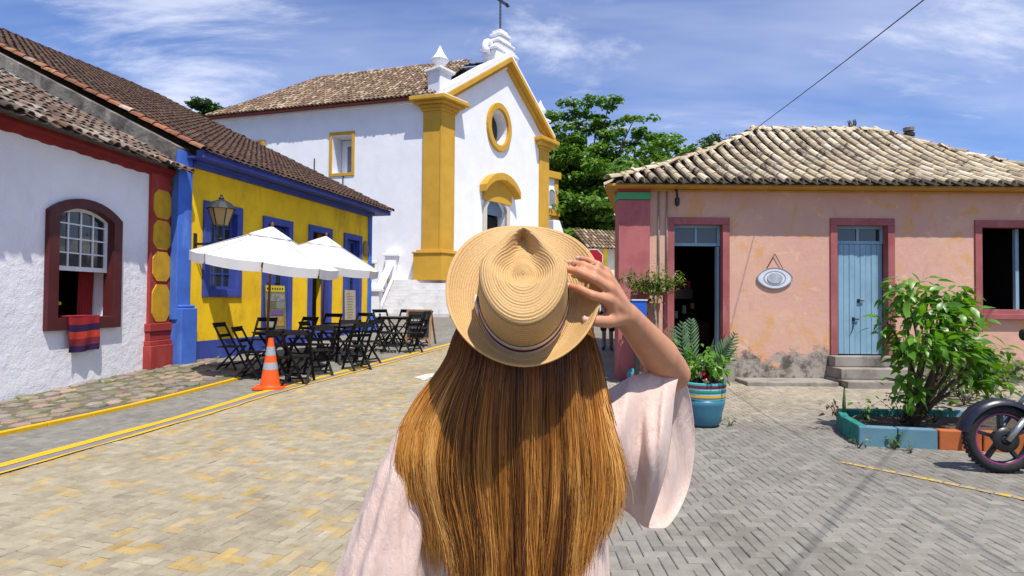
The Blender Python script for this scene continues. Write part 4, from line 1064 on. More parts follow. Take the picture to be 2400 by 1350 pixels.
fr = .125
hl = [rect(o[0] + fr * .7, o[1] - fr * .7, o[2] + (fr * .5 if o is pwC else -.02), o[3] - fr * .7) for o in (pdA, pdB, pwC)]
MB().prism(rect(X0, X1, -.05, zEv + .15), FP.pt, -.4, 0, hl).build('wall', M['pink'], ph_)
MB().box((X0, PY + .401, -.05), (X0 + .4, PY + 5.2, zEv + .15), lambda x, y, z: (x + SK * (y - PY), y, z)).build('side_wall', M['pink'], ph_)
MB().box((X1 - .4, PY + .401, -.05), (X1, PY + 5.2, zEv + .15)).build('side_wall', M['pink'], ph_)
MB().box((X0 + 1.7, PY + 4.8, -.05), (X1 - .401, PY + 5.2, zEv + .15)).build('rear_wall', M['pink'], ph_)
rm = MB(); skw = lambda x, y, z: (x + SK * (y - PY) * (x < 6), y, z); rm.box((X0 + .41, PY + .41, .2), (X1 - .41, PY + 4.79, .25), skw); rm.box((X0 + .41, PY + .41, zEv + .02), (X1 - .41, PY + 4.79, zEv + .06), skw); rm.box((X0 + .41, PY + 4.5, .25), (X1 - .41, PY + 4.55, zEv), skw); rm.box((X1 - .47, PY + .41, .25), (X1 - .42, PY + 4.5, zEv)); rm.box((X0 + .42, PY + .41, .25), (X0 + .47, PY + 4.5, zEv), skw); rm.box((pdB[1] + .1, PY + .405, .25), (pwC[0] - .02, PY + .44, zEv)); rm.build('room_shell', M['dark'], ph_)  # near-black lining boxes added inside so the openings read as dark
# frames
def redframe(o, sill):
    mb = MB(); frame_rect(mb, FP, o[0], o[1], o[2], o[3], fr, -.12, .03, sill, fr); return mb.build('window_frame' if sill else 'door_frame', M['trim_red'], ph_, bev=.006)
fA, fB, fC = redframe(pdA, False), redframe(pdB, False), redframe(pwC, True)
MB().fbox(FP, pwC[0] - .04, pwC[1] + .04, pwC[2] - .05, pwC[2] + .045, .001, .10).build('sill', M['trim_red'], fC, bev=.008)
MB().fbox(FP, pwC[0] + fr + .82, pwC[0] + fr + .88, pwC[2] + fr, pwC[3] - fr, -.3, -.24).build('open_shutter', M['door_blue'], fC)
def transom(o, par, zt):
    a, b_, d = o[0] + fr, o[1] - fr, o[3] - fr; mb = MB(); frame_rect(mb, FP, a, b_, zt, d, .05, -.18, -.12)
    mb.fbox(FP, (a + b_) / 2 - .02, (a + b_) / 2 + .02, zt + .05, d - .05, -.17, -.13)
    t = mb.build('transom', M['door_blue'], ph_)
    for x0, x1 in ((a + .05, (a + b_) / 2 - .02), ((a + b_) / 2 + .02, b_ - .05)): MB().fbox(FP, x0, x1, zt + .05, d - .05, -.155, -.15).build('pane', M['glass'], t)
ztA, ztB = FP.z(1640, 575), FP.z(2020, 570)
transom(pdA, fA, ztA); transom(pdB, fB, ztB)
# closed blue plank door
a, b_ = pdB[0] + fr, pdB[1] - fr; npl = 9; zb_ = pdB[2]
dp = MB().fbox(FP, a, b_, zb_, ztB, -.19, -.16).build('door', M['door_blue'], ph_)
for k in range(npl):
    w = (b_ - a) / npl; MB().fbox(FP, a + k * w + .003, a + (k + 1) * w - .003, zb_ + .004, ztB - .004, -.158, -.14 + (.004 if k % 2 else 0)).build('plank', M['door_blue'], dp, bev=.003)
for x, y in ((2012, 705), (2000, 748)):
    s, z = FP.hit(x, y, -.13); MB().fbox(FP, s - .02, s + .02, z - .035, z + .035, -.136, -.12).fbox(FP, s - .01, s + .09, z - .01, z + .01, -.119, -.10).build('door_handle', M['iron'], dp)
s, z = FP.hit(2000, 755, -.13); MB().tube([FP.pt(s, z, -.12), FP.pt(s - .01, z - .1, -.115), FP.pt(s - .05, z - .2, -.115)], .008, 6).build('key_cord', M['iron'], dp)
# open shop door: jamb leaf, counter, shelves, hanging things inside
a, b_ = pdA[0] + fr, pdA[1] - fr
MB().fbox(FP, b_ - .05, b_ - .01, pdA[2], ztA - .01, -.24, -.13).build('door_jamb', M['door_blue'], fA)
gi = MB()
gi.fbox(FP, a + .3, b_ + .4, .6, 1.05, -2.4, -1.8); gi.fbox(FP, a + .1, a + .5, .3, 1.5, -3.6, -3.0)
gi.build('shop_counter', paint('dark_red_counter', (.07, .02, .02)), ph_)
# added shelf board, faintly metallic, and dim goods in place of doorway reflections
FG = MB().fbox(FP, a + .36, b_ - .02, FP.z(1640, 700), FP.z(1640, 672), -1.62, -1.60).build('shelf_board', glass('shop_shelf', (.05, .06, .07), .3), fA)
FG.data.materials[0].node_tree.nodes['Principled BSDF'].inputs['Metallic'].default_value = .55
FG.data.materials[0].node_tree.nodes['Principled BSDF'].inputs['Base Color'].default_value = (.10, .07, .05, 1)
goods = [(.30, .28, .26), (.25, .03, .03), (.20, .16, .10), (.05, .08, .2), (.34, .33, .32), (.18, .05, .1)]
for k in range(9):
    x_ = a + .12 + .085 * k; h_ = .08 + .1 * rng.random(); zz_ = FP.z(1640, 671) if k % 2 else .95 + .05 * k
    MB().fbox(FP, x_, x_ + .07, zz_, zz_ + h_, -1.7, -1.58).build('shelf_goods', paint('shop_goods', goods[k % 6], None, .6), ph_, bev=.004)
# steps
sp = MB(); z0 = gz(PY); zt = pdB[2] - .005
stp = bpy.data.objects.new('door_steps', None); COL.objects.link(stp); stp.parent = ph_; stp.matrix_parent_inverse = parent_world(ph_).inverted()
sx0, sx1 = FP.s(1945, 840), FP.s(2112, 840)
nS = 3
for k in range(nS):
    MB().fbox(FP, sx0 - .03 * (nS - k), sx1 + .1 + .03 * (nS - k), z0 - .1 + (zt - z0 + .1) * k / nS, z0 - .1 + (zt - z0 + .1) * (k + 1) / nS - .002, .004, .08 + .24 * (nS - k - 1) + .14).build('step', M['concrete'], stp, bev=.015)
MB().fbox(FP, pdA[0] - .05, pdA[1] + .05, z0 - .1, pdA[2], .004, .12).build('threshold', M['concrete'], ph_, bev=.012)
MB().fbox(FP, pdA[1] + .1, sx0 - .15, z0 - .1, z0 + .05, .004, .55).build('footing_ledge', M['concrete'], ph_, bev=.02)
# corner pilaster
c1 = FP.s(1521, 600)
cpil = MB().fbox(FP, X0 - .06, c1, .0, FP.z(1490, 470), -.3, .07).build('pilaster', M['rose'], ph_, bev=.01)
MB().fbox(FP, X0 - .075, c1 + .015, FP.z(1490, 469), FP.z(1490, 452), -.3, .085).build('green_band', paint('green_paint', (.09, .33, .16), (.07, .25, .13)), cpil, bev=.005)
MB().fbox(FP, X0 - .07, c1 + .01, FP.z(1490, 451), zEv + .05, -.3, .08).build('red_band', paint('brick_red', (.32, .06, .035)), cpil)
for x in (1543, 1562):
    s = FP.s(x, 560); MB().tube([FP.pt(s, zEv, .03), FP.pt(s, FP.z(x, 700), .03)], .016, 6).build('conduit', M['concrete'], ph_, smooth=True)
s, z = FP.hit(1582, 445); MB().tube([FP.pt(s, z, .02), FP.pt(s, z - .05, .12), FP.pt(s, z - .2, .14)], .02, 6).lathe([(.02, -.1), (.045, -.06), (.045, .04), (.02, .06)], 8, Matrix.Translation(FP.pt(s, z - .22, .14))).build('cable_insulator', M['iron'], ph_)
# eave moulding and roof
ov = .31; zr = FP.z(1900, 432, ov)
mb = MB()
for z0_, z1_, o in ((zr - .085, zr - .055, .05), (zr - .054, zr - .005, ov - .005)):
    mb.box((X0 - o, PY - o, z0_), (X1 + o, PY - .002, z1_)); mb.box((X0 - o, PY, z0_), (X0 - .002, PY + 5.2, z1_), lambda x, y, z: (x + SK * (y - PY), y, z))
mb.build('eave_moulding', M['mustard'], ph_, bev=.01)
pr = bpy.data.objects.new('roof', None); COL.objects.link(pr); pr.parent = ph_; pr.matrix_parent_inverse = parent_world(ph_).inverted()
eL, eR, eF, eB = X0 - ov, X1 + ov, PY - ov, PY + 5.2 + ov
Yr = (eF + eB) / 2; rz_ = P(1900, 311, Yr).z; rL, rR = P(1772, 311, Yr).x, P(2060, 311, Yr).x
TP = [(0.50, 0.40, 0.25), (0.55, 0.45, 0.30), (0.42, 0.33, 0.21), (0.58, 0.49, 0.35), (0.33, 0.26, 0.18)]
upf = Vector((0, Yr - eF, rz_ - zr)); lf = upf.length
def in_front(s, t):
    k = t / lf; return s > k * (rL - eL) and s < (eR - eL) - k * (eR - rR)
pitchP = (eR - eL) / 39; M['tile_black'] = paint('blackened_channels', (.035, .028, .022), (.06, .048, .036), .95, 5)
tiled(pr, Vector((eL, eF, zr)), Vector((1, 0, 0)), upf, eR - eL, lf, pitchP, .355, M['tile_pink'], TP, in_front, bell=.10, wob=.007, tilt=.014, rk=(.285, .25, 1.35), under=M['tile_black'])
wd = eB - eF
Dl, Al = Vector((eL + SK * wd, eB, zr)), Vector((eL, eF, zr)); al = (Al - Dl); wl2 = al.length; al.normalize()
full = Vector((rL, Yr, rz_)) - Dl; sr_ = full.dot(al); upl = full - al * sr_; ll = upl.length
tiled(pr, Dl, al, upl, wl2, ll, pitchP, .355, M['tile_pink'], TP, lambda s, t: sr_ * t / ll < s < wl2 - (wl2 - sr_) * t / ll, bell=.10, most=40)
upr = Vector((rR - eR, 0, rz_ - zr)); lr = upr.length
tiled(pr, Vector((eR, eF, zr)), Vector((0, 1, 0)), upr, wd, lr, pitchP, .355, M['tile_pink'], TP, lambda s, t: (wd / 2) * t / lr < s < wd - (wd / 2) * t / lr, bell=.10, most=40)
A_, B_, C_, D_ = Vector((eL, eF, zr - .16)), Vector((eR, eF, zr - .16)), Vector((eR, eB, zr - .16)), Vector((eL + SK * wd, eB, zr - .16)); R0, R1 = Vector((rL, Yr, rz_ - .16)), Vector((rR, Yr, rz_ - .16))
k_ = .13; mid_r = (R0 + R1) / 2
ins = [p.lerp(q, k_) for p, q in ((A_, R0), (B_, R1), (C_, R1), (D_, R0))]
MB().add(ins + [R0, R1], [(0, 1, 5, 4), (1, 2, 5), (2, 3, 4, 5), (3, 0, 4)]).build('roof_deck', M['tile_under'], pr)
R0, R1 = Vector((rL, Yr, rz_ + .02)), Vector((rR, Yr, rz_ + .02))
ridge_run(pr, R0, R1, M['tile_pink'], TP, r=.11)
def hip(p, q):
    n = round((q - p).length / .34); pts = [p.lerp(q, k / n) - Vector((0, 0, .10 * math.sin(math.pi * k / n))) for k in range(n + 1)]
    for u, w in zip(pts, pts[1:]): ridge_run(pr, u, w, M['tile_pink'], TP, r=.095, step=(w - u).length * .999)
hip(A_ + Vector((0, 0, .2)), R0); hip(B_ + Vector((0, 0, .2)), R1)
# chimney-like vent behind the ridge
v0 = P(2130, 310, Yr + .5); vt = thing('roof_vent', (v0.x, v0.y, rz_ - .2), 'dark capped vent pipe poking above the pink house roof', 'vent')
MB().lathe([(.09, -.3), (.09, .12), (.12, .13), (.12, .2), (.06, .24)], 10, Matrix.Translation((v0.x, v0.y, rz_ - .05))).build('pipe', M['iron'], vt)
MB().lathe([(.11, .25), (.12, .33), (.04, .36)], 10, Matrix.Translation((v0.x, v0.y, rz_ - .05))).build('cowl', M['concrete'], vt)
# ------------------------------------------------------------------ oval enamel sign on its chain
s, z = FP.hit(1816, 652, .03); a_s = FP.s(1857) - s; b_s = FP.z(1816, 627, .03) - z
sg = thing('oval_sign', FP.pt(s, z, 0), 'white oval enamel sign hanging by a chain on the pink wall', 'sign')
def shield(k):
    out = []
    for i in range(44):
        t = 2 * math.pi * i / 44; x, y = math.cos(t), math.sin(t)
        bulge = 1 + .10 * math.exp(-((abs(x) - .95) ** 2) / .01)
        out.append((s + a_s * x * k * (1 if abs(y) > .22 else .98), z + b_s * k * math.copysign(abs(y) ** 1.3, y)))
    return out
MB().prism(shield(1), FP.pt, .012, .030).build('plate', paint('white_enamel', (.62, .63, .66), (.5, .51, .55), .35, 6, .5, 0), sg, bev=.006)
MB().prism(shield(1), FP.pt, .0305, .036, [shield(.93)]).build('rim', paint('grey_rim', (.22, .23, .26), None, .4), sg)
MB().prism(circ(s, z, a_s * .42, b_s * .5), FP.pt, .0305, .044).build('emblem', paint('grey_relief', (.42, .43, .47), (.3, .31, .35), .4, 12, .9), sg, bev=.01)
MB().prism(circ(s, z, a_s * .62, b_s * .70), FP.pt, .0305, .034, [circ(s, z, a_s * .56, b_s * .63)]).build('ring', paint('grey_line', (.3, .31, .34)), sg)
tp = FP.pt(*FP.hit(1816, 595, .03), .03)
for sx in (-.45, .45): MB().tube([tp, FP.pt(s + sx * a_s, z + b_s * .9, .025)], .006, 5).build('chain', M['iron'], sg)
# ------------------------------------------------------------------ red ledge, blue box, boards by the pilaster
def wallbox(name, label, cat, x0, x1, y0, y1, o0, o1, mat):
    t = thing(name, FP.pt(FP.s((x0 + x1) / 2), FP.z(x0, y1), o0), label, cat); return t, FP.s(x0, 700, o1), FP.s(x1, 700, o1), FP.z(x0, y1, o1), FP.z(x0, y0, o1)
t, a, b_, c, d = wallbox('wall_cabinet', 'low red wooden cabinet with a ledge between pilaster and open door', 'cabinet', 1488, 1566, 684, 800, .08, .36, None)
z0g = gz(10)
MB().fbox(FP, a, b_, d - .06, d, .08, .42).build('ledge', M['trim_red'], t, bev=.01)
for q in (a + .02, b_ - .08): MB().fbox(FP, q, q + .06, z0g, d - .061, .3, .36).build('post', M['trim_red'], t)
MB().fbox(FP, a + .1, b_ - .1, z0g + .05, d - .2, .09, .12).build('back_panel', paint('peach_panel', (.5, .22, .13)), t)
t, a, b_, c, d = wallbox('letter_box', 'bright blue box standing in front of the red cabinet', 'box', 1478, 1517, 705, 765, .45, .75, None)
MB().fbox(FP, a, b_, c, d, .5, .72).build('case', paint('bright_blue', (.02, .10, .45), (.02, .08, .38), .5), t, bev=.008)
MB().fbox(FP, a - .012, b_ + .012, d, d + .025, .49, .735).build('lid', paint('pale_lid', (.5, .55, .62), None, .5), t, bev=.004)
MB().fbox(FP, (a + b_) / 2 - .04, (a + b_) / 2 + .04, z0g - .02, c, .57, .65).build('post', M['iron'], t)
# ================================================================== THINGS IN THE STREET
def place(root, px, py, rz, label=None, first=False, dz=0.0):
    g_ = G(px, py); Mx = Matrix.Translation(g_ + Vector((0, 0, dz))) @ Matrix.Rotation(math.radians(rz), 4, 'Z')
    if first:
        root.matrix_basis = Mx
        if label: root['label'] = label
        return root
    return copy_tree(root, Mx, label)
# ---- folding slat chair (faces +y)
def make_chair():
    t = thing('folding_chair', (0, 0, 0), 'black folding slat chair', 'chair', 'black folding café chairs')
    for sx in (-.2, .2):
        MB().bar((sx, .22, 0), (sx, -.24, .90), .022, .042, (1, 0, 0)).build('back_leg', M['black'], t)
        MB().bar((sx * .86, -.20, 0), (sx * .86, .20, .45), .022, .042, (1, 0, 0)).build('front_leg', M['black'], t)
    for k in range(5): MB().box((-.19, -.16 + k * .078, .445), (.19, -.16 + k * .078 + .06, .463)).build('seat_slat', M['black'], t)
    for z in (.86, .66): 
        y = .22 - .46 * z / .90
        MB().bar((-.2, y, z), (.2, y, z), .018, .085 if z > .8 else .055, (0, .2, 1)).build('back_slat', M['black'], t)
    MB().bar((-.2, .15, .14), (.2, .15, .14), .02, .03).build('stretcher', M['black'], t)
    MB().bar((-.17, -.13, .10), (.17, -.13, .10), .02, .03).build('stretcher', M['black'], t)
    return t
def make_table():
    t = thing('folding_table', (0, 0, 0), 'black folding slat table', 'table', 'black folding café tables')
    for k in range(8): MB().box((-.35, -.345 + k * .087, .74), (.35, -.345 + k * .087 + .078, .76)).build('top_slat', M['tabletop'], t)
    for sy in (-.27, .27): MB().box((-.33, sy - .015, .70), (.33, sy + .015, .739)).build('top_rail', M['black'], t)
    for sy in (-.24, .24):
        MB().bar((-.30, sy, 0), (.28, sy, .70), .022, .045, (0, 1, 0)).build('leg', M['black'], t)
        MB().bar((.30, sy * .88, 0), (-.28, sy * .88, .70), .022, .045, (0, 1, 0)).build('leg', M['black'], t)
    for x in (-.22, .22): MB().bar((x, -.24, .1), (x, .24, .1), .025, .03).build('stretcher', M['black'], t)
    return t
chair = make_chair(); table = make_table()
sa = math.degrees(-phi)
ts = [(655, 872, 'black folding table right under the front umbrella, behind the orange cone'), (792, 846, 'black folding table under the rear umbrella, middle of the three'), (925, 812, 'black folding table nearest the chalkboard, farthest of the three')]
for i, (x, y, lb) in enumerate(ts): place(table, x, y, sa + rng.normal(0, 3), lb, i == 0)
cs = [(540, 868, -75, 'black folding chair standing against the blue plinth, leftmost of all'),
      (585, 886, -70, 'black folding chair just to the cone\'s left, back towards the lantern'),
      (612, 846, 190, 'black folding chair between the yellow wall and the front table'),
      (700, 898, 20, 'black folding chair just to the cone\'s right, at the yellow line'),
      (748, 880, 55, 'black folding chair with splayed legs at the yellow line, front table side'),
      (708, 842, 170, 'black folding chair by the poster door behind the front table'),
      (738, 862, -80, 'black folding chair between the front and middle tables'),
      (770, 826, 185, 'black folding chair by the open blue doorway'),
      (838, 866, 60, 'black folding chair leaning out to the street beside the middle table'),
      (862, 852, 75, 'black folding chair at the street end of the middle table'),
      (835, 822, 160, 'black folding chair in front of the paper menu at the blue door'),
      (888, 822, -75, 'black folding chair tucked at the near side of the farthest table'),
      (900, 806, -120, 'black folding chair by the blue end pilaster'),
      (965, 826, 60, 'black folding chair at the street side of the farthest table'),
      (985, 812, 85, 'black folding chair right beside the chalkboard')]
for i, (x, y, r, lb) in enumerate(cs): place(chair, x, y, r + sa, lb, i == 0)
# ---- umbrellas
M['canvas_seam'] = paint('canvas_seam', (.66, .65, .64), (.58, .57, .56), .85, 9)
_nt = M['canvas'].node_tree; _g = N(_nt); _b = _nt.nodes['Principled BSDF']; _t = _g.new('ShaderNodeBsdfTranslucent'); _t.inputs[0].default_value = (.8, .79, .76, 1); _m = _g.new('ShaderNodeMixShader'); _m.inputs[0].default_value = .28
_nt.links.new(_b.outputs[0], _m.inputs[1]); _nt.links.new(_t.outputs[0], _m.inputs[2]); _nt.links.new(_m.outputs[0], _nt.nodes['Material Output'].inputs[0])
def umbrella(px, py, Rr, ztop, zrim, tilt, rot, label):
    g_ = G(px, py); t = thing('market_umbrella', g_, label, 'umbrella', 'white café umbrellas')
    T = Matrix.Translation((g_.x, g_.y, g_.z + zrim)) @ Matrix.Rotation(tilt, 4, Vector((0.25, 1, 0))) @ Matrix.Rotation(rot, 4, 'Z')
    n = 8; hh = ztop - zrim; mb = MB(); rings = 7
    for r in range(rings + 1):
        k = r / rings
        for j in range(n * 6):
            a = 2 * math.pi * j / (n * 6); fr_ = (j % 6) / 6; rib = math.cos(math.pi / n) / math.cos((fr_ - .5) * 2 * math.pi / n)
            sagz = -.018 * math.sin(math.pi * fr_) * k
            mb.v.append(tuple(T @ Vector((Rr * k * rib * math.cos(a), Rr * k * rib * math.sin(a), hh * (1 - k) ** 1.0 * (1 - .03 * math.sin(math.pi * k)) + sagz))))
    m_ = n * 6
    for r in range(rings):
        for j in range(m_): mb.f.append((r * m_ + j, r * m_ + (j + 1) % m_, (r + 1) * m_ + (j + 1) % m_, (r + 1) * m_ + j))
    can = mb.build('canopy', M['canvas'], t, smooth=False)
    for p in range(n):
        a = 2 * math.pi * p / n
        MB().bar(T @ Vector((.04 * math.cos(a), .04 * math.sin(a), hh * .97 + .004)), T @ Vector((Rr * 1.0 * math.cos(a), Rr * 1.0 * math.sin(a), .004)), .02, .006).build('seam', M['canvas_seam'], can)
    for p in range(n):                                   # valance flaps, one per panel
        vb = MB()
        for j in range(7):
            a = 2 * math.pi * (p * 6 + j) / m_ ; fr_ = j / 6; rib = math.cos(math.pi / n) / math.cos((fr_ - .5) * 2 * math.pi / n)
            if j == 0: a += .012
            if j == 6: a -= .012
            sagz = -.018 * math.sin(math.pi * fr_)
            x, y = Rr * rib * math.cos(a), Rr * rib * math.sin(a); w_ = 1 + .012 * math.sin(j * 2.1 + p)
            vb.v += [tuple(T @ Vector((x * 1.002, y * 1.002, sagz + .004))), tuple(T @ Vector((x * .995 * w_, y * .995 * w_, sagz - .155 - .008 * math.sin(fr_ * math.pi))))]
        vb.f = [(2 * j, 2 * j + 2, 2 * j + 3, 2 * j + 1) for j in range(6)]
        vb.build('valance', M['canvas'], can, smooth=True)
    vc = MB(); vc.lathe([(.36, hh - .17), (.35, hh - .145), (.03, hh + .02)], 16, T, closed=False); vc.build('vent_cap', M['canvas'], can)
    top = T @ Vector((0, 0, hh + .1)); MB().tube([g_, top], .022, 10).build('pole', M['pole_wood'], t, smooth=True)
    MB().lathe([(.02, 0), (.03, .03), (.012, .09)], 8, T @ Matrix.Translation((0, 0, hh + .02))).build('finial', M['pole_wood'], t)
    for j in range(n):
        a = 2 * math.pi * j / n
        rb = MB().bar(T @ Vector((.03, 0, hh - .03)) if 0 else T @ Vector((.03 * math.cos(a), .03 * math.sin(a), hh - .06)), T @ Vector((Rr * .97 * math.cos(a), Rr * .97 * math.sin(a), -.03)), .018, .025).build('rib', M['pole_wood'], t)
        MB().bar(T @ Vector((.03 * math.cos(a), .03 * math.sin(a), hh * .25 - .3)), T @ Vector((Rr * .5 * math.cos(a), Rr * .5 * math.sin(a), hh * .5 - .06)), .014, .018).build('strut', M['pole_wood'], rb)
    b = MB(); b.lathe([(.26, 0), (.26, .05), (.20, .08), (.05, .09), (.04, .3)], 20, Matrix.Translation(g_)); b.build('base', M['iron'], t)
    return t
umbrella(622, 880, 1.25, 2.66, 2.06, .14, .35, 'white octagonal umbrella over the front table, nearest the lantern')
umbrella(752, 842, 1.22, 2.62, 2.05, .14, .45, 'white octagonal umbrella over the middle table, partly behind the nearer one')
# ---- traffic cone
g_ = G(633, 909); cone = thing('traffic_cone', g_, 'orange traffic cone with two grey reflective bands beside the yellow line', 'cone')
Mx = Matrix.Translation(g_) @ Matrix.Rotation(math.radians(12), 4, 'Z'); HC = .80
def rr_(z): return .155 - (.155 - .035) * (z - .03) / (HC - .03)
b = MB(); ro = [(.235 * math.copysign(min(1, abs(math.cos(a)) * 1.28), math.cos(a)), .235 * math.copysign(min(1, abs(math.sin(a)) * 1.28), math.sin(a))) for a in [2 * math.pi * (k + .5) / 24 for k in range(24)]]
b.prism(ro, lambda x, y, o: Mx @ Vector((x, y, o)), .0, .03); b.build('base', M['orange'], cone, bev=.008)
MB().lathe([(rr_(.03) + .012, .03), (rr_(.05), .055), (rr_(HC), HC), (.02, HC), (.02, HC - .05)], 28, Mx).build('body', M['orange'], cone, smooth=False)
for z0, z1 in ((.30, .41), (.52, .66)): MB().lathe([(rr_(z0) + .0035, z0), (rr_(z1) + .0035, z1)], 28, Mx, closed=False).build('reflective_band', M['grey_band'], cone, smooth=True)
# ---- wall lantern on its bracket
sl_, zl_ = FY.hit(456, 572); ln = thing('wall_lantern', FY.pt(sl_, zl_, 0), 'black four-sided street lantern on an iron bracket at the yellow wall', 'lantern')
off = .75
for _ in range(30):                              # how far out the lantern stands to be seen at its pixel
    q = FY.pt(sl_, zl_, off); x = proj(q)[0]; off += (517 - x) * .004
q = FY.pt(sl_, zl_, off)
MB().fbox(FY, sl_ - .035, sl_ + .035, zl_ - .28, zl_ + .22, .0, .03).build('wall_plate', M['iron'], ln)
MB().bar(FY.pt(sl_, zl_, .03), q, .035, .045).bar(FY.pt(sl_, zl_ - .22, .03), FY.pt(sl_, zl_ - .01, off * .55), .02, .025).build('bracket', M['iron'], ln)
zt = P(517, 462, q.y).z; zb_ = P(517, 530, q.y).z; zmid = P(517, 490, q.y).z
B_ = lambda z: Matrix.Translation((q.x, q.y, z)) @ Matrix.Rotation(math.radians(20), 4, 'Z')
MB().tube([q, Vector((q.x, q.y, zb_))], [.03, .022], 8).lathe([(.03, 0), (.055, .03), (.02, .06)], 8, Matrix.Translation((q.x, q.y, q.z + .06))).build('stem', M['iron'], ln)
h = zmid - zb_; ru, rl = .245, .135
MB().lathe([(rl * .95, .01), (ru * .95, h)], 6, B_(zb_)).build('shade', paint('amber_lantern_glass', (.40, .27, .11), (.30, .20, .07), .25, 6), ln)
fr = MB()
for k in range(6):
    a = 2 * math.pi * k / 6; fr.bar(B_(zb_) @ Vector((rl * math.cos(a), rl * math.sin(a), 0)), B_(zb_) @ Vector((ru * math.cos(a), ru * math.sin(a), h)), .016, .016)
fr.lathe([(rl + .012, -.02), (rl + .012, .012)], 6, B_(zb_)); fr.build('frame', M['iron'], ln)
MB().lathe([(ru + .05, h), (ru + .035, h + .02), (ru * .72, h + .13), (ru * .4, h + .17), (.05, h + .19), (.055, h + .22), (.02, h + .26), (.03, h + .275), (.008, h + .30)], 12, B_(zb_)).build('hood', M['iron'], ln)
# ---- A-frame chalkboard
g_ = G(978, 812); cb = thing('chalkboard_sign', g_, 'wooden A-frame chalkboard with white writing beside the farthest table', 'sign')
Mx = Matrix.Translation(g_) @ Matrix.Rotation(math.radians(-8), 4, 'Z') @ Matrix.Rotation(math.radians(-9), 4, 'X')
wd_ = paint('board_wood', (.34, .19, .085), (.26, .14, .06), .6, 8)
L_ = lambda x, y, z: Mx @ Vector((x, y, z))
fr = MB(); frw, frh = .31, .92
for a_, b_ in (((-frw, 0), (-frw, frh)), ((frw, 0), (frw, frh))): fr.bar(L_(a_[0], 0, a_[1]), L_(b_[0], 0, b_[1]), .05, .04, (0, 1, 0))
fr.bar(L_(-frw - .02, 0, frh), L_(frw + .02, 0, frh), .05, .045, (0, 1, 0)); fr.bar(L_(-frw, 0, .2), L_(frw, 0, .2), .05, .04, (0, 1, 0)); fr.build('frame', wd_, cb)
MB().box((-frw + .02, -.008, .22), (frw - .02, .008, frh - .02), L_).build('board', paint('chalkboard_black', (.025, .025, .028), (.05, .05, .052), .8, 6), cb)
ch_ = MB()
for r in range(5):
    x = -.2 + rng.uniform(0, .05)
    while x < .17:
        w_ = rng.uniform(.03, .09); ch_.box((x, -.0105, .76 - r * .105), (min(x + w_, .21), -.0085, .785 - r * .105 + rng.uniform(0, .012)), L_); x += w_ + .025
ch_.build('chalk_writing', paint('chalk', (.5, .5, .48)), cb)
for x in (-frw, frw): MB().bar(L_(x, .0, frh), g_ + Matrix.Rotation(math.radians(-8), 3, 'Z') @ Vector((x, .62, 0)), .045, .03).build('rear_leg', wd_, cb)
# ---- menu boards at the yellow house doors
def board(name, label, F_, s0, s1, z0, z1, o, tiltb, face, cat='poster'):
    t = thing(name, F_.pt((s0 + s1) / 2, z0, o), label, cat)
    pt = lambda s, z, oo: F_.pt(s, z, o + oo + (z1 - z) * tiltb)
    MB().prism(rect(s0, s1, z0, z1), pt, 0, .02).build('panel', face, t)
    return t, pt
s0, s1 = FY.s(622, 700, .1), FY.s(668, 700, .1); z0, z1 = FY.z(645, 772, .1), FY.z(645, 668, .1)
t, pt = board('menu_poster', 'tall yellow and grey café poster standing in the first blue doorway', FY, s0, s1, z0, z1, .07, .06, paint('poster_olive', (.20, .19, .05), (.10, .10, .06), .6, 9, .9, 0))
w = s1 - s0; h = z1 - z0
MB().prism(rect(s0 + .02, s1 - .02, z1 - .15 * h, z1 - .02), pt, .021, .024).build('title_band', paint('poster_yellow', (.60, .46, .02)), t)
tb2 = MB()
for k in range(7): tb2.prism(rect(s0 + .05 + k * w * .125, s0 + .05 + k * w * .125 + w * .07, z1 - .11 * h, z1 - .06 * h), pt, .0245, .026)
tb2.build('title_lettering', paint('poster_ink', (.03, .03, .03)), t)
pc = [(.14, .14, .13), (.30, .30, .29), (.10, .12, .06), (.20, .19, .17), (.34, .33, .30)]
for r in range(2):
    for c in range(2): MB().prism(rect(s0 + w * (.06 + c * .46), s0 + w * (.48 + c * .46), z1 - h * (.36 + r * .17), z1 - h * (.20 + r * .17)), pt, .021, .024).build('photo_panel', paint('print_tone', pc[r * 2 + c], pc[(r + c + 1) % 5], .5, 14, 1, 0), t)
MB().prism(rect(s0 + w * .2, s0 + w * .85, z1 - h * .68, z1 - h * .56), pt, .021, .025).build('purple_label', paint('print_purple', (.10, .045, .17), (.2, .12, .25), .5, 20, .9, 0), t)
for c, cl_ in ((0, (.36, .35, .33)), (1, (.45, .26, .06))): MB().prism(rect(s0 + w * (.1 + c * .42), s0 + w * (.46 + c * .42), z1 - h * .93, z1 - h * .71), pt, .021, .024).build('drink_picture', paint('print_drink', cl_, tuple(q * .5 for q in cl_), .5, 12, 1, 0), t)
s0, s1 = FY.s(810, 720, .1), FY.s(834, 720, .1); z0, z1 = FY.z(822, 762, .1), FY.z(822, 680, .1)
t, pt = board('paper_menu', 'pale paper menu board with faint lines hung in the far blue doorway', FY, s0, s1, z0, z1, .06, .02, paint('menu_paper', (.42, .37, .25), (.34, .28, .17), .8, 5, .9, 0), 'menu')
lm_ = MB()
for k in range(12): lm_.prism(rect(s0 + .08, s1 - .1 - rng.uniform(0, .2), z1 - .12 - k * (z1 - z0) * .075, z1 - .10 - k * (z1 - z0) * .075), pt, .021, .023)
lm_.build('menu_lines', paint('menu_ink', (.2, .17, .13)), t)
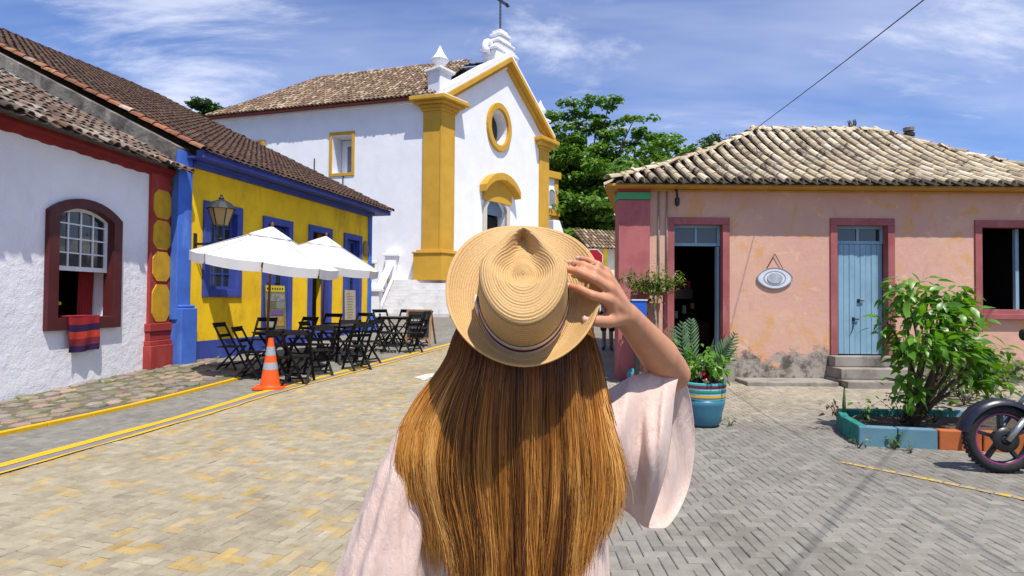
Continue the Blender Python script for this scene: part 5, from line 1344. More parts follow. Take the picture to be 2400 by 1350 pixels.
# ---- striped woven cloth over the window sill of the white house
tw = thing('woven_cloth', FW.pt(FW.s(195), wzb, .1), 'red and purple striped woven cloth hanging over the maroon window sill', 'cloth')
c0, c1_ = FW.s(161, 780, .1), FW.s(232, 780, .1); cz0 = FW.z(195, 823, .09); cz1 = wzb + fw * 1.05 + .01
stripes = [(.34, .02, .025), (.03, .012, .06), (.50, .045, .02), (.20, .02, .03), (.03, .012, .06)]
bnd = [0, .22, .42, .62, .82, 1.0]
def cl_pt(s, v, th=0.0):                                  # v 0 at the sill top, 1 at the hem
    z = cz1 + (cz0 - cz1) * v; fo = .012 * math.sin((s - c0) * 22 + v * 2.2) * (0.3 + v)
    sq = s + (.02 * v * math.sin(v * 3)); return FW.pt(sq, z - .01 * math.sin((s - c0) * 9), .088 + fo + th)
for k in range(5):
    mb = MB(); nu, nv = 26, 6
    for th in (0, .012):
        for j in range(nv + 1):
            for i in range(nu + 1): mb.v.append(tuple(cl_pt(c0 + (c1_ - c0) * i / nu, bnd[k] + (bnd[k + 1] - bnd[k]) * j / nv, th)))
    o_ = (nu + 1) * (nv + 1)
    for j in range(nv):
        for i in range(nu):
            a_ = j * (nu + 1) + i; mb.f.append((a_, a_ + 1, a_ + nu + 2, a_ + nu + 1)); mb.f.append((o_ + a_ + nu + 1, o_ + a_ + nu + 2, o_ + a_ + 1, o_ + a_))
    mb.build('stripe', paint('woven_stripe', stripes[k], tuple(q * .7 for q in stripes[k]), .95, 30, .8, .6, 160, .004), tw, smooth=True, fix=False)
MB().fbox(FW, c0, c1_ + .0, cz1 + .003, cz1 + .014, -.28, .095).build('sill_fold', paint('woven_fold', stripes[0], None, .95, 30, .8, .6, 160, .004), tw)
# trinkets on the inner sill
tr = thing('toy', FW.pt(i0 + .15, izb, -.2), 'small teal and yellow toy on the inner sill of the arched window', 'toy')
MB().lathe([(.01, 0), (.06, .02), (.075, .08), (.05, .14), (.01, .16)], 12, Matrix.Translation(FW.pt(i0 + .12, izb + .0, -.16))).build('body', paint('teal_toy', (.02, .20, .24)), tr, smooth=True)
for dx, dz_ in ((.04, .16), (.0, .06), (.16, .22)): MB().lathe([(.005, -.03), (.03, -.02), (.03, .02), (.005, .03)], 10, Matrix.Translation(FW.pt(i0 + .06 + dx, izb + dz_, -.13))).build('bead', paint('yellow_toy', (.6, .5, .03)), tr, smooth=True)

# ------------------------------------------------------------------ plants
def leaf_verts(L, Wd, droop=.25, fold=.18, n=4):
    """pointed leaf, base at origin, along +y, folded along the midrib"""
    v, f = [], []
    for i in range(n + 1):
        t = i / n; w = Wd * math.sin(math.pi * min(1, t * .9 + .06)) ** .8 * (1 - t ** 3) * .5; y = L * t; z = -droop * L * t * t
        v += [(-w, y, z + fold * w), (0, y, z), (w, y, z + fold * w)]
    for i in range(n):
        a = 3 * i; f += [(a, a + 1, a + 4, a + 3), (a + 1, a + 2, a + 5, a + 4)]
    return v, f
def orient(p, d, up=(0, 0, 1), roll=0.0):
    d = Vector(d).normalized(); x = d.cross(Vector(up))
    x = x.normalized() if x.length > 1e-3 else Vector((1, 0, 0)); z = x.cross(d)
    R = Matrix((x, d, z)).transposed().to_4x4(); return Matrix.Translation(Vector(p)) @ R @ Matrix.Rotation(roll, 4, 'Y')
M['leaf_shrub'] = leafmat('bright_shrub_leaf', (0.065, 0.19, 0.014), (0.17, 0.34, 0.03), .36, .36)
M['leaf_bush'] = leafmat('low_bush_leaf', (0.035, 0.09, 0.012), (0.12, 0.17, 0.03), .3)
def planter_bed():
    """low bed edged with painted blocks: teal end, blue, orange"""
    pb_ = thing('planter_bed', G(2150, 1045), 'low planter bed edged with teal, blue and orange painted blocks', 'planter')
    f0, f1, f2 = G(2012, 1044), G(2200, 1054), G(2520, 1068)
    bk = G(1970, 1018); bk2 = G(2010, 1000); HB = .20
    teal = paint('teal_block', (.02, .20, .17), (.015, .14, .13), .8, 6, .8, .3, 30, .005, (.09, .1, .05), .4, 6)
    blu = paint('blue_block', (.115, .235, .30), (.09, .19, .25), .8, 5, .8, .3, 30, .005, (.16, .2, .18), .4, 6)
    ora = paint('orange_block', (.46, .13, .035), (.34, .09, .03), .8, 5, .8, .3, 30, .005, (.22, .1, .05), .4, 6)
    def blk(a, b_, mat, h=HB, th=.10):
        d = (b_ - a); d.z = 0; n_ = Vector((-d.y, d.x, 0)).normalized(); mb = MB()
        vs = [(p.x, p.y, z) for z in (gz(a.y) - .02, gz(a.y) + h) for p in (a, b_, b_ + n_ * th, a + n_ * th)]
        mb.add(vs, [(0, 3, 2, 1), (4, 5, 6, 7), (0, 1, 5, 4), (1, 2, 6, 5), (2, 3, 7, 6), (3, 0, 4, 7)]).build('edging_block', mat, pb_, bev=.012)
    for k in range(2): blk(f0.lerp(f1, k / 2 + .006), f0.lerp(f1, (k + 1) / 2 - .006), blu)
    m1 = G(2330, 1060)
    for k in range(3): blk(f1.lerp(f2, k / 3 + .006), f1.lerp(f2, (k + 1) / 3 - .006), ora)
    e = G(1972, 1018); r0 = e + Vector((.08, .95, 0)); r0.z = gz(r0.y)
    for k in range(2):
        a, b_ = f0.lerp(e, k / 2 + .02), f0.lerp(e, (k + .96) / 2); blk(b_, a, teal, .21, .09)
    for k in range(4):
        a, b_ = e.lerp(e + Vector((.22, .5, 0)), k / 4 + .01), e.lerp(e + Vector((.22, .5, 0)), (k + .95) / 4); blk(b_, a, teal, .20, .09)
    b0 = e + Vector((.25, .53, 0)); b1 = b0 + Vector((3.2, -.05, 0))
    for k in range(7): blk(b0.lerp(b1, (k + .98) / 7), b0.lerp(b1, k / 7), teal if k < 3 else blu, .20, .09)
    soil = MB(); soil.add([(p.x, p.y, gz(p.y) + .13) for p in (f0, f1, f2, b1, b0, e)], [tuple(range(6))])
    soil.build('soil', paint('planter_soil', (.09, .065, .045), (.05, .04, .03), 1, 9, 1, .9, 30, .03, (.05, .07, .02), .4, 4), pb_)
    return f0, f1, f2
bf0, bf1, bf2 = planter_bed()
def big_leaf_plant(base, label, stems, nleaf, L, mat, name, most=300, wood=M['bark'], cat='shrub', jitter=.12, leafw=.62, u_min=.42):
    t = thing(name, base, label, cat); base = Vector(base); ends = []
    for path, r in stems:
        pts = [base + Vector(p) for p in path]
        MB().tube(pts, [r * (1 - .6 * i / (len(pts) - 1)) for i in range(len(pts))], 6).build('stem', wood, t, smooth=True)
        ends.append(pts)
    lv = []
    for k in range(nleaf):
        pts = ends[rng.integers(len(ends))]; u = u_min + (1.02 - u_min) * rng.random() ** .8; i = min(len(pts) - 2, int(u * (len(pts) - 1))); f_ = min(1, u * (len(pts) - 1) - i)
        p = pts[i].lerp(pts[i + 1], f_) + Vector(rng.normal(0, jitter, 3)); out = p - (base + Vector((0, 0, (p.z - base.z) * .8))); out.z = 0
        d = Vector((out.x, out.y, 0)).normalized() * .8 + Vector(rng.normal(0, .55, 3)) + Vector((0, 0, -.35 + .5 * (rng.random() - .3)))
        lv.append(orient(p, d, (0, 0, 1), rng.normal(0, .4)) @ Matrix.Diagonal((*([L * float(rng.uniform(.6, 1.25))] * 3), 1)))
    shapes = []
    for dr in (.25, .5, .12):
        v, f = leaf_verts(1, leafw, dr); mb = MB(); mb.v, mb.f = v, f; shapes.append(mb.mesh('leaf', mat, True, False))
    lv.sort(key=lambda m_: m_.translation.y); rest = MB()
    for k, m_ in enumerate(lv):
        if k < most: link('leaf', shapes[k % 3], t, m_)
        else:
            v, f = leaf_verts(1, leafw, .3); rest.add([tuple(m_ @ Vector(q)) for q in v], f)
    if rest.v: tag(rest.build('foliage', mat, t, smooth=True, fix=False), kind='stuff')
    return t
sb = G(2180, 1040); sb = Vector((sb.x + .0, sb.y + .30, .12))
YS = sb.y
def srel(px, py, dy=0): q = P(px, py, YS + dy); return tuple(q - sb)
stems = []
for x, y, dy in ((2085, 650, 0), (2060, 740, .1), (2120, 690, -.1), (2165, 660, .2), (2210, 720, -.2), (2240, 680, .1), (2265, 690, 0), (2300, 740, .2), (2320, 800, -.1), (2335, 820, .1), (2140, 780, -.3), (2200, 800, -.35), (2270, 790, -.3), (2100, 800, .1), (2315, 870, 0), (2180, 740, .3), (2240, 760, .3)):
    x = 2190 + (x - 2190) * .86
    mx = (2180 + (x - 2180) * .45 + rng.normal(0, 5), 960 + (y - 960) * .45)
    stems.append(([(rng.normal(0, .03), rng.normal(0, .03), 0), srel(mx[0], mx[1], dy * .5), srel(2180 + (x - 2180) * .8, 960 + (y - 960) * .8, dy), srel(x, y + 15, dy)], .022))
stems.append(([(0, 0, .05), srel(2140, 930, -.1), srel(2125, 905, -.15)], .012))
big_leaf_plant(sb, 'bright green broad-leaved shrub growing in the painted planter bed', stems, 950, .15, M['leaf_shrub'], 'garden_shrub', u_min=.62, leafw=.52, jitter=.085)
cct = G(2005, 1020); c_ = thing('cactus', (cct.x + .05, cct.y + .3, .16), 'thin upright cactus at the teal end of the planter bed', 'cactus')
MB().tube([(cct.x + .05, cct.y + .3, .14), (cct.x + .045, cct.y + .3, .3), (cct.x + .05, cct.y + .3, .50)], [.022, .02, .008], 7).build('stem', paint('cactus_green', (.06, .10, .03)), c_, smooth=True)
def tuft(px, py, dy, label, n, L, mat, spread=.12, z=.16, name='low_plant', cat='plant', red=0):
    g_ = G(px, py); b_ = Vector((g_.x, g_.y + dy, gz(g_.y + dy) + z)); st = []
    for k in range(5):
        a = rng.uniform(0, 6.28); st.append(([(0, 0, 0), (math.cos(a) * spread * .5, math.sin(a) * spread * .5, spread * .8), (math.cos(a) * spread, math.sin(a) * spread, spread * 1.2)], .006))
    return big_leaf_plant(b_, label, st, n, L, mat, name, 60, M['bark'], cat, spread * .35)
tuft(2075, 1035, .35, 'small green seedling behind the blue blocks', 26, .07, M['leaf_shrub'])
tuft(2150, 1040, .25, 'low moss-green ground plant at the foot of the shrub', 60, .05, M['leaf_bush'], .2)
tuft(1990, 1020, .25, 'small reddish succulent beside the cactus', 18, .06, leafmat('reddish_leaf', (.12, .05, .03), (.2, .1, .05)))
tuft(2240, 1040, .3, 'small dark plant on the orange block side of the shrub', 24, .07, M['leaf_bush'])
tuft(2088, 1050, -.06, 'weed sprouting from the paving at the blue block joint', 22, .06, M['leaf_shrub'], .08, 0)
tuft(2300, 960, .3, 'dark leafy bush behind the planter beside the motorcycle', 300, .13, M['leaf_bush'], .42, 0, 'low_bush', 'bush')
tuft(2370, 945, .4, 'olive green bush at the wall behind the motorcycle', 260, .11, leafmat('olive_leaf', (.10, .12, .02), (.2, .2, .05)), .40, 0, 'low_bush', 'bush')

# ---- big blue striped pot with flowers
g_ = G(1645, 996); PXm = 1350 / g_.y
pot = thing('striped_pot', g_, 'large blue flower pot with coloured stripes round its rim', 'pot')
px2m = lambda d: d / PXm
Hp = px2m(996 - 893); rt, rb_ = px2m(52), px2m(34)
prof = [(rb_, 0), (rb_ * 1.28, Hp * .12), (rt * .86, Hp * .3), (rt * .97, Hp * .5), (rt * .99, Hp * .62)]
MB().lathe(prof, 32, Matrix.Translation(g_)).build('body', glossy('blue_glaze', (.035, .155, .22), .35), pot, smooth=True)
zs_ = .62; cols = [('blue', (.10, .34, .44)), ('ochre', (.62, .33, .02)), ('pale', (.30, .55, .58)), ('green', (.02, .22, .14)), ('pale', (.30, .55, .58)), ('dark_red', (.16, .015, .03)), ('turquoise', (.08, .40, .42))]
for k, (nm, c) in enumerate(cols):
    z0, z1 = Hp * (.62 + k * .054), Hp * (.62 + (k + 1) * .054); r = rt * (1.0 + .018 * (k % 2) + .004 * k)
    MB().lathe([(r * .97, z0 + .0005), (r, z0 + .004), (r, z1 - .004), (r * .97, z1)] + ([(r * .85, z1), (r * .84, z1 - .05)] if k == 6 else []), 32, Matrix.Translation(g_), closed=False).build('stripe', glossy(nm + '_glaze', c, .4), pot, smooth=False)
MB().lathe([(.01, Hp * .90), (rt * .9, Hp * .90)], 24, Matrix.Translation(g_), closed=False).build('soil', M['bark'], pot)
fb = g_ + Vector((0, 0, Hp * .9)); st = []
for k in range(14):
    a = rng.uniform(0, 6.28); r = rng.uniform(.3, 1) * rt * 1.3; h = rng.uniform(.18, .55); st.append(([(0, 0, 0), (math.cos(a) * r * .5, math.sin(a) * r * .5, h * .6), (math.cos(a) * r, math.sin(a) * r, h)], .006))
big_leaf_plant(fb, 'leafy flowering plant filling the blue striped pot', st, 290, .10, M['leaf_shrub'], 'potted_flowers', 290, M['bark'], 'plant', .05)
fl = bpy.data.objects['potted_flowers']
pm = {'red': paint('red_petal', (.55, .02, .03)), 'pink': paint('pink_petal', (.6, .18, .16)), 'cream': paint('cream_petal', (.7, .6, .3))}
for k in range(16):
    a = rng.uniform(0, 6.28); r = rt * rng.uniform(.4, 1.15); p = fb + Vector((math.cos(a) * r, math.sin(a) * r - .03, rng.uniform(.04, .22))); mb = MB()
    for j in range(5):
        b_ = j * 1.2566; v, f = leaf_verts(.045, .9, .2, .1, 3); m_ = orient(p, (math.cos(b_), -.3 + .2 * math.sin(b_), math.sin(b_)), (0, -1, .3)); mb.add([tuple(m_ @ Vector(q_)) for q_ in v], f) if 0 else mb.add([tuple(m_ @ Vector((q_[0] * .045, q_[1], q_[2]))) for q_ in v], f)
    mb.build('flower', pm[('red', 'pink', 'red', 'cream')[k % 4]], fl, smooth=True, fix=False)
# palm-like fronds rising from the pot
fn = thing('fern_palm', fb + Vector((0, .1, 0)), 'grey-green arching palm fronds rising from the blue pot', 'plant')
lfm = leafmat('frond_leaf', (.04, .10, .035), (.11, .19, .08), .25)
for (x1, y1), (x2, y2), dy in (((1590, 830), (1600, 760), .05), ((1700, 850), (1722, 785), .15), ((1680, 840), (1712, 800), .0), ((1615, 810), (1620, 752), .1), ((1560, 850), (1575, 770), .2)):
    Yp = fb.y + dy; a, b_, c = fb + Vector((0, dy, -.02)), P(x1, y1, Yp), P(x2, y2, Yp); mb = MB(); pts = []
    for k in range(17):
        t = k / 16; pts.append(a * (1 - t) ** 2 + b_ * 2 * t * (1 - t) + c * t * t)
    mb.tube(pts, [.009 * (1 - .8 * k / 16) for k in range(17)], 5)
    for k in range(4, 17):
        d = (pts[k] - pts[k - 1]).normalized()
        for sg in (-1, 1):
            sd = d.cross(Vector((0, -1, .2))).normalized() * sg; L = .17 * math.sin(math.pi * (.15 + .8 * (k - 3) / 14))
            m_ = orient(pts[k], sd * .8 + d * .9 + Vector((0, 0, -.1)), (0, -1, .4)); v, f = leaf_verts(L, .028, .2, .1, 3); mb.add([tuple(m_ @ Vector(q_)) for q_ in v], f)
    mb.build('frond', lfm, fn, smooth=True, fix=False)
bl_ = thing('sword_plant', fb + Vector((.1, .05, 0)), 'dark green sword-leaved plant leaning out of the blue pot', 'plant')
for x2, y2, dy in ((1722, 782, .05), (1712, 800, .0), (1700, 778, .1), (1690, 815, -.03), (1728, 812, .1), (1672, 790, .12)):
    a, c = fb + Vector((.06, dy, -.03)), P(x2, y2, fb.y + dy); m_ = orient(a, c - a, (0, -1, .5)); L = (c - a).length; v, f = leaf_verts(1, .16, -.06, .5, 6)
    MB().add([tuple(m_ @ Vector((q_[0] * L, q_[1] * L, q_[2] * L))) for q_ in v], f).build('leaf', leafmat('sword_leaf', (.03, .075, .02), (.06, .12, .03), .15), bl_, smooth=True, fix=False)
# round turquoise ball pot with red dot, and the topiary by the cabinet
g_ = G(1486, 896); bp_ = thing('ball_pot', g_, 'round turquoise painted pot with a red dot by the pilaster foot', 'pot')
r = .125; Bc = g_ + Vector((0, 0, r * .95)); pr_ = [(.055, -r * .95)] + [(r * math.cos(a), r * math.sin(a)) for a in [(-.9 + k * .2) for k in range(11)]] + [(.05, r * .96)]
MB().lathe(pr_, 24, Matrix.Translation(Bc)).build('body', glossy('turquoise_glaze', (.02, .25, .30), .35), bp_, smooth=True)
dirv = (CAM - Bc).normalized()
for ang_, c, rd in ((0.15, (.62, .05, .02), .05), (1.0, (.65, .5, .03), .035)):
    d = (Matrix.Rotation(ang_, 3, 'Z') @ dirv); m_ = orient(Bc + d * (r - .004), Vector((0, 0, 1)), d); MB().lathe([(.002, .008), (rd, .003), (rd, -.012)], 16, Matrix.Translation(Bc + d * (r - .001)) @ d.to_track_quat('Z', 'Y').to_matrix().to_4x4(), closed=True).build('painted_dot', glossy('dot_glaze', c, .4), bp_, smooth=True)
g_ = G(1540, 905); tp_ = Vector((g_.x, g_.y, g_.z)); Yt = tp_.y
pt_ = thing('terracotta_pot', tp_, 'terracotta pot holding the small topiary tree beside the open door', 'pot')
MB().lathe([(.12, 0), (.17, .24), (.19, .25), (.19, .30), (.165, .30), (.16, .27)], 20, Matrix.Translation(tp_)).build('body', paint('terracotta', (.38, .15, .08), (.28, .11, .06)), pt_)
def trel(px, py, dy=0): q = P(px, py, Yt + dy); return tuple(q - tp_)
st = [([(0, 0, .25), trel(1537, 760), trel(1533, 705), trel(1528, 668)], .035)]
for x, y in ((1462, 650), (1480, 640), (1500, 650), (1520, 635), (1542, 622), (1560, 640), (1585, 640), (1598, 650), (1575, 662), (1510, 668), (1472, 665), (1550, 660), (1530, 655)):
    st.append(([trel(1531, 690), trel((1531 + x) / 2, 675), trel(x, y, rng.normal(0, .08))], .012))
tq = big_leaf_plant(tp_, 'small topiary tree with a flat leafy crown before the red cabinet', st, 1100, .062, leafmat('topiary_leaf', (.055, .11, .012), (.2, .27, .04)), 'topiary_tree', 300, paint('grey_bark', (.28, .25, .19)), 'tree', .055)

# ---- red octagonal road sign, mostly behind the raised hand
YS_ = 17.0; c = P(1391, 606, YS_); rs = thing('road_sign', (c.x, YS_, gz(YS_)), 'red octagonal road sign with white edge seen above the raised hand', 'sign')
R8 = 24 / 1350 * YS_; F8 = Facade((0, YS_), (1, YS_)); o8 = lambda k: [(c.x + R8 * k * math.cos(math.pi / 8 + i * math.pi / 4), c.z + R8 * k * math.sin(math.pi / 8 + i * math.pi / 4)) for i in range(8)]
MB().prism(o8(1), F8.pt, 0, .012).build('border', M['white_wood'], rs); MB().prism(o8(.92), F8.pt, .0125, .015).build('face', paint('sign_red', (.42, .012, .025), None, .5), rs)
MB().tube([(c.x, YS_ + .05, gz(YS_)), (c.x, YS_ + .05, c.z + R8 * .6)], .03, 8).build('post', M['concrete'], rs)
# ---- overhead cables
w0, w1_ = P(1765, 306, 12.4), Vector((4.80, 3.39, 5.3)); d = (w1_ - w0); pts = []
cbx = thing('overhead_cable', w0, 'thin dark cable rising from the pink house roof into the sky', 'cable')
w1_ = P(2135, -4, 6.4); w2_ = w1_ + (w1_ - w0) * 1.6
for k in range(25):
    t = k / 24; q = w0.lerp(w2_, t); q.z -= .35 * math.sin(math.pi * t) * 0.4; pts.append(q)
MB().tube(pts, .0075, 5).build('wire', M['iron'], cbx)
cb2 = thing('overhead_cable', (4.84, 3.3, 5.5), 'overhead cable above the square whose shadow crosses the paving', 'cable'); a, b_ = Vector((4.84, 3.3, 5.5)), Vector((2.89, 1.08, 5.5)); MB().tube([a + (a - b_) * 3, b_ + (b_ - a) * 4], .0075, 5).build('wire', M['iron'], cb2)
# more chairs in the farthest group, and litter and weeds in the paving
for x, y, r, lb in ((912, 826, -60, 'black folding chair at the near corner of the farthest table, on the kerb line'), (945, 806, 175, 'black folding chair behind the farthest table towards the stair'), (815, 852, 40, 'black folding chair with its back to the street at the middle table'), (668, 902, -20, 'black folding chair directly behind the orange cone')):
    place(chair, x, y, r + sa, lb)
tuft(1712, 998, 0, 'small weed growing in the paving beside the blue striped pot', 10, .05, M['leaf_bush'], .06, 0, 'weed', 'weed')
tuft(2010, 1050, -.02, 'low weed at the corner of the teal and blue blocks', 12, .045, M['leaf_bush'], .07, 0, 'weed', 'weed')
tuft(2130, 1060, -.03, 'tiny weed at the foot of the second blue block', 8, .035, M['leaf_bush'], .05, 0, 'weed', 'weed')
# ================================================================== MOTORCYCLE, PEOPLE
def ring_tube(R, r, n=36, m_=10, flat=1.0):
    mb = MB()
    for i in range(n):
        a = 2 * math.pi * i / n
        for j in range(m_):
            b = 2 * math.pi * j / m_; q = R + r * math.cos(b); mb.v.append((q * math.cos(a), r * flat * math.sin(b), q * math.sin(a)))
    for i in range(n):
        for j in range(m_): mb.f.append((i * m_ + j, i * m_ + (j + 1) % m_, ((i + 1) % n) * m_ + (j + 1) % m_, ((i + 1) % n) * m_ + j))
    return mb
def motorcycle():
    g_ = G(2346, 1108); t = thing('motorcycle', g_, 'dark motorcycle with magenta striped rims parked by the planter', 'motorcycle')
    R = .305; B = Matrix.Translation(g_) @ Matrix.Rotation(math.radians(-6), 4, 'Z')
    rub = paint('tyre_rubber', (.016, .016, .017), (.03, .028, .026), .8, 20, .8, .3, 70, .003); alloy = glossy('black_alloy', (.018, .018, .02), .35); mag = glossy('magenta_stripe', (.30, .02, .16), .35)
    chrome = glossy('fork_metal', (.42, .42, .44), .3, .8); navy = glossy('dark_plastic', (.012, .012, .022), .3); silver = glossy('silver_cowl', (.45, .46, .5), .3, .3)
    def put(mb, name, mat, par, Mx=None, smooth=True, bev=0):
        Mx = B @ (Mx or Matrix()); mb.v = [tuple(Mx @ Vector(v)) for v in mb.v]; return mb.build(name, mat, par, smooth=smooth, bev=bev)
    for x0 in (0, 1.28):
        T = Matrix.Translation((x0, 0, R)); w = put(ring_tube(R - .045, .047, 40, 12, .95), 'tyre', rub, t, T)
        tr = MB()
        for k in range(44):
            a = 2 * math.pi * k / 44; tr.bar((math.cos(a) * (R - .001), -.03, math.sin(a) * (R - .001)), (math.cos(a + .05) * (R - .001), .03, math.sin(a + .05) * (R - .001)), .02, .005, (math.cos(a), 0, math.sin(a)))
        put(tr, 'tread', rub, w, T, False)
        put(ring_tube(R - .083, .018, 40, 8, 1.5), 'rim', alloy, w, T)
        mg = MB()
        for sy in (-.0285, .0285): mg.lathe([(R - .089, -.001), (R - .079, .001)], 40, Matrix.Translation((0, sy, 0)) @ Matrix.Rotation(math.pi / 2, 4, 'X'), closed=False)
        put(mg, 'rim_stripe', mag, w, T)
        sp = MB()
        for k in range(5):
            a = 2 * math.pi * k / 5 + .35; sp.bar((math.cos(a) * .03, 0, math.sin(a) * .03), (math.cos(a) * (R - .09), 0, math.sin(a) * (R - .09)), .034, .042, (0, 1, 0))
        put(sp, 'spoke', alloy, w, T, False, .006)
        put(MB().lathe([(.05, -.06), (.05, .06)], 16, Matrix.Rotation(math.pi / 2, 4, 'X')), 'hub', alloy, w, T)
        put(MB().lathe([(.045, 0), (.11, 0), (.11, .005), (.045, .005)], 28, Matrix.Translation((0, -.062, 0)) @ Matrix.Rotation(math.pi / 2, 4, 'X'), closed=False), 'brake_disc', alloy, w, T)
    for sy in (-.085, .085):
        fk = put(MB().tube([(0, sy, R), (.14, sy, R + .19)], .026, 10), 'fork_leg', chrome, t)
        put(MB().tube([(.14, sy, R + .19), (.44, sy, R + .60)], .018, 10), 'fork_tube', chrome, fk)
    fd = MB(); n = 16
    for i in range(n + 1):
        a = math.radians(20 + 150 * i / n)
        for w_, rr in ((-.07, -.03), (-.055, .012), (0, .02), (.055, .012), (.07, -.03)): fd.v.append((math.cos(a) * (R + .03 + rr), w_, R + math.sin(a) * (R + .03 + rr)))
    for i in range(n):
        for j in range(4): fd.f.append((i * 5 + j, i * 5 + j + 1, i * 5 + j + 6, i * 5 + j + 5))
    put(fd, 'front_mudguard', navy, t)
    put(MB().lathe([(.02, -.10), (.085, -.06), (.10, .0), (.095, .04), (.01, .06)], 20, Matrix.Translation((.34, 0, .82)) @ Matrix.Rotation(-math.pi / 2 - .1, 4, 'Y')), 'headlight', silver, t)
    put(MB().bar((.28, 0, .97), (.42, 0, .72), .20, .03, (0, 1, 0)).bar((.30, 0, .92), (.38, 0, 1.0), .16, .03, (0, 1, 0)), 'front_cowl', navy, t, None, False, .01)
    put(MB().tube([(.50, -.36, 1.04), (.47, -.2, 1.03), (.44, 0, .96), (.47, .2, 1.03), (.50, .36, 1.04)], .012, 8), 'handlebar', alloy, t)
    for sy in (-.28, .28):
        mr = put(MB().tube([(.47, sy, 1.03), (.44, sy * 1.15, 1.18)], .006, 6), 'mirror_stalk', alloy, t); put(MB().lathe([(.01, -.01), (.055, -.008), (.055, .008), (.01, .012)], 16, Matrix.Translation((.44, sy * 1.2, 1.21)) @ Matrix.Rotation(math.pi / 2, 4, 'Y')), 'mirror', navy, mr)
    put(MB().lathe([(.02, -.24), (.11, -.18), (.14, -.02), (.12, .14), (.05, .24)], 16, Matrix.Translation((.66, 0, .80)) @ Matrix.Rotation(math.pi / 2, 4, 'Y'), 1.0, .85), 'tank', glossy('purple_black_paint', (.03, .012, .05), .2), t)
    put(MB().box((.72, -.11, .74), (1.38, .11, .81), lambda x, y, z: (x, y * (1 - .2 * (x - .7)), z + .05 * max(0, x - 1.0))), 'seat', M['black'], t, None, False, .02)
    put(MB().box((.42, -.10, .26), (.82, .10, .50)).box((.48, -.08, .501), (.66, .08, .70)), 'engine', glossy('engine_metal', (.14, .14, .15), .45, .6), t, None, False, .02)
    put(MB().bar((.30, 0, .88), (.45, 0, .30), .05, .05).bar((.30, 0, .86), (1.0, 0, .72), .04, .05).bar((.80, 0, .30), (1.05, 0, .72), .04, .04).bar((.80, .10, .33), (1.28, .10, R), .03, .05).bar((.80, -.10, .33), (1.28, -.10, R), .03, .05), 'frame', alloy, t, None, False)
    put(MB().tube([(.5, -.13, .45), (.5, -.15, .25), (.75, -.16, .20), (1.05, -.17, .28), (1.45, -.18, .36)], [.02, .02, .025, .045, .045], 10), 'exhaust', chrome, t)
    for sy in (-.1, .1): put(MB().tube([(1.28, sy, R), (1.12, sy, .68)], .025, 8), 'rear_shock', chrome, t)
    fd = MB()
    for i in range(n + 1):
        a = math.radians(10 + 120 * i / n)
        for w_ in (-.07, 0, .07): fd.v.append((1.28 + math.cos(a) * (R + .07), w_, R + math.sin(a) * (R + .07)))
    for i in range(n):
        for j in range(2): fd.f.append((i * 3 + j, i * 3 + j + 1, i * 3 + j + 4, i * 3 + j + 3))
    put(fd, 'rear_mudguard', navy, t)
    put(MB().tube([(.80, .12, .28), (.92, .2, .02)], .012, 6), 'side_stand', alloy, t)
motorcycle()

def flesh(name, segs, ells, voxel, mat, parent, smooth_it=6):
    """one continuous skin from overlapping tapered limbs"""
    bm = bmesh.new()
    for p, r0, q, r1 in segs:
        p, q = Vector(p), Vector(q); d = q - p
        for c, r in ((p, r0), (q, r1)): bmesh.ops.create_icosphere(bm, subdivisions=3, radius=r, matrix=Matrix.Translation(c))
        if d.length > 1e-4:
            bmesh.ops.create_cone(bm, cap_ends=True, segments=24, radius1=r0, radius2=r1, depth=d.length, matrix=Matrix.Translation((p + q) / 2) @ d.to_track_quat('Z', 'Y').to_matrix().to_4x4())
    for c, rad, rot in ells:
        bmesh.ops.create_icosphere(bm, subdivisions=3, radius=1.0, matrix=Matrix.Translation(Vector(c)) @ rot @ Matrix.Diagonal((*rad, 1)))
    me = bpy.data.meshes.new('tmp'); bm.to_mesh(me); bm.free()
    o = bpy.data.objects.new('tmp', me); COL.objects.link(o)
    md = o.modifiers.new('r', 'REMESH'); md.mode = 'VOXEL'; md.voxel_size = voxel; md.use_smooth_shade = True
    ms = o.modifiers.new('s', 'SMOOTH'); ms.factor = .5; ms.iterations = smooth_it
    dg = bpy.context.evaluated_depsgraph_get(); dg.update()
    me2 = bpy.data.meshes.new_from_object(o.evaluated_get(dg)); me2.name = name
    bpy.data.objects.remove(o); bpy.data.meshes.remove(me)
    me2.materials.clear(); me2.materials.append(mat); me2.polygons.foreach_set('use_smooth', [True] * len(me2.polygons))
    return link(name, me2, parent)
def skinmat(name, c1, c2):
    mt, nt, b = nodes(name); g = N(nt); p = g.pos()
    g.put(b.inputs['Base Color'], g.mix(g.rng(g.noise(p, 28, 5, .6), .35, .7, 0, .6), c4(c1), g.mix(g.rng(g.noise(p, 90, 4, .6), .4, .7, 0, .5), c4(c2), c4((c1[0] * .95, c1[1] * .72, c1[2] * .7))))); b.inputs['Roughness'].default_value = .56
    b.inputs['Subsurface Weight'].default_value = .12; b.inputs['Subsurface Radius'].default_value = (.012, .005, .003); b.inputs['Subsurface Scale'].default_value = 1.0
    g.put(b.inputs['Normal'], g.bump(g.noise(p, 420, 3, .6), .12, .001)); return mt
M['skin'] = skinmat('tanned_skin', (.50, .235, .125), (.42, .18, .09))
I4 = Matrix()
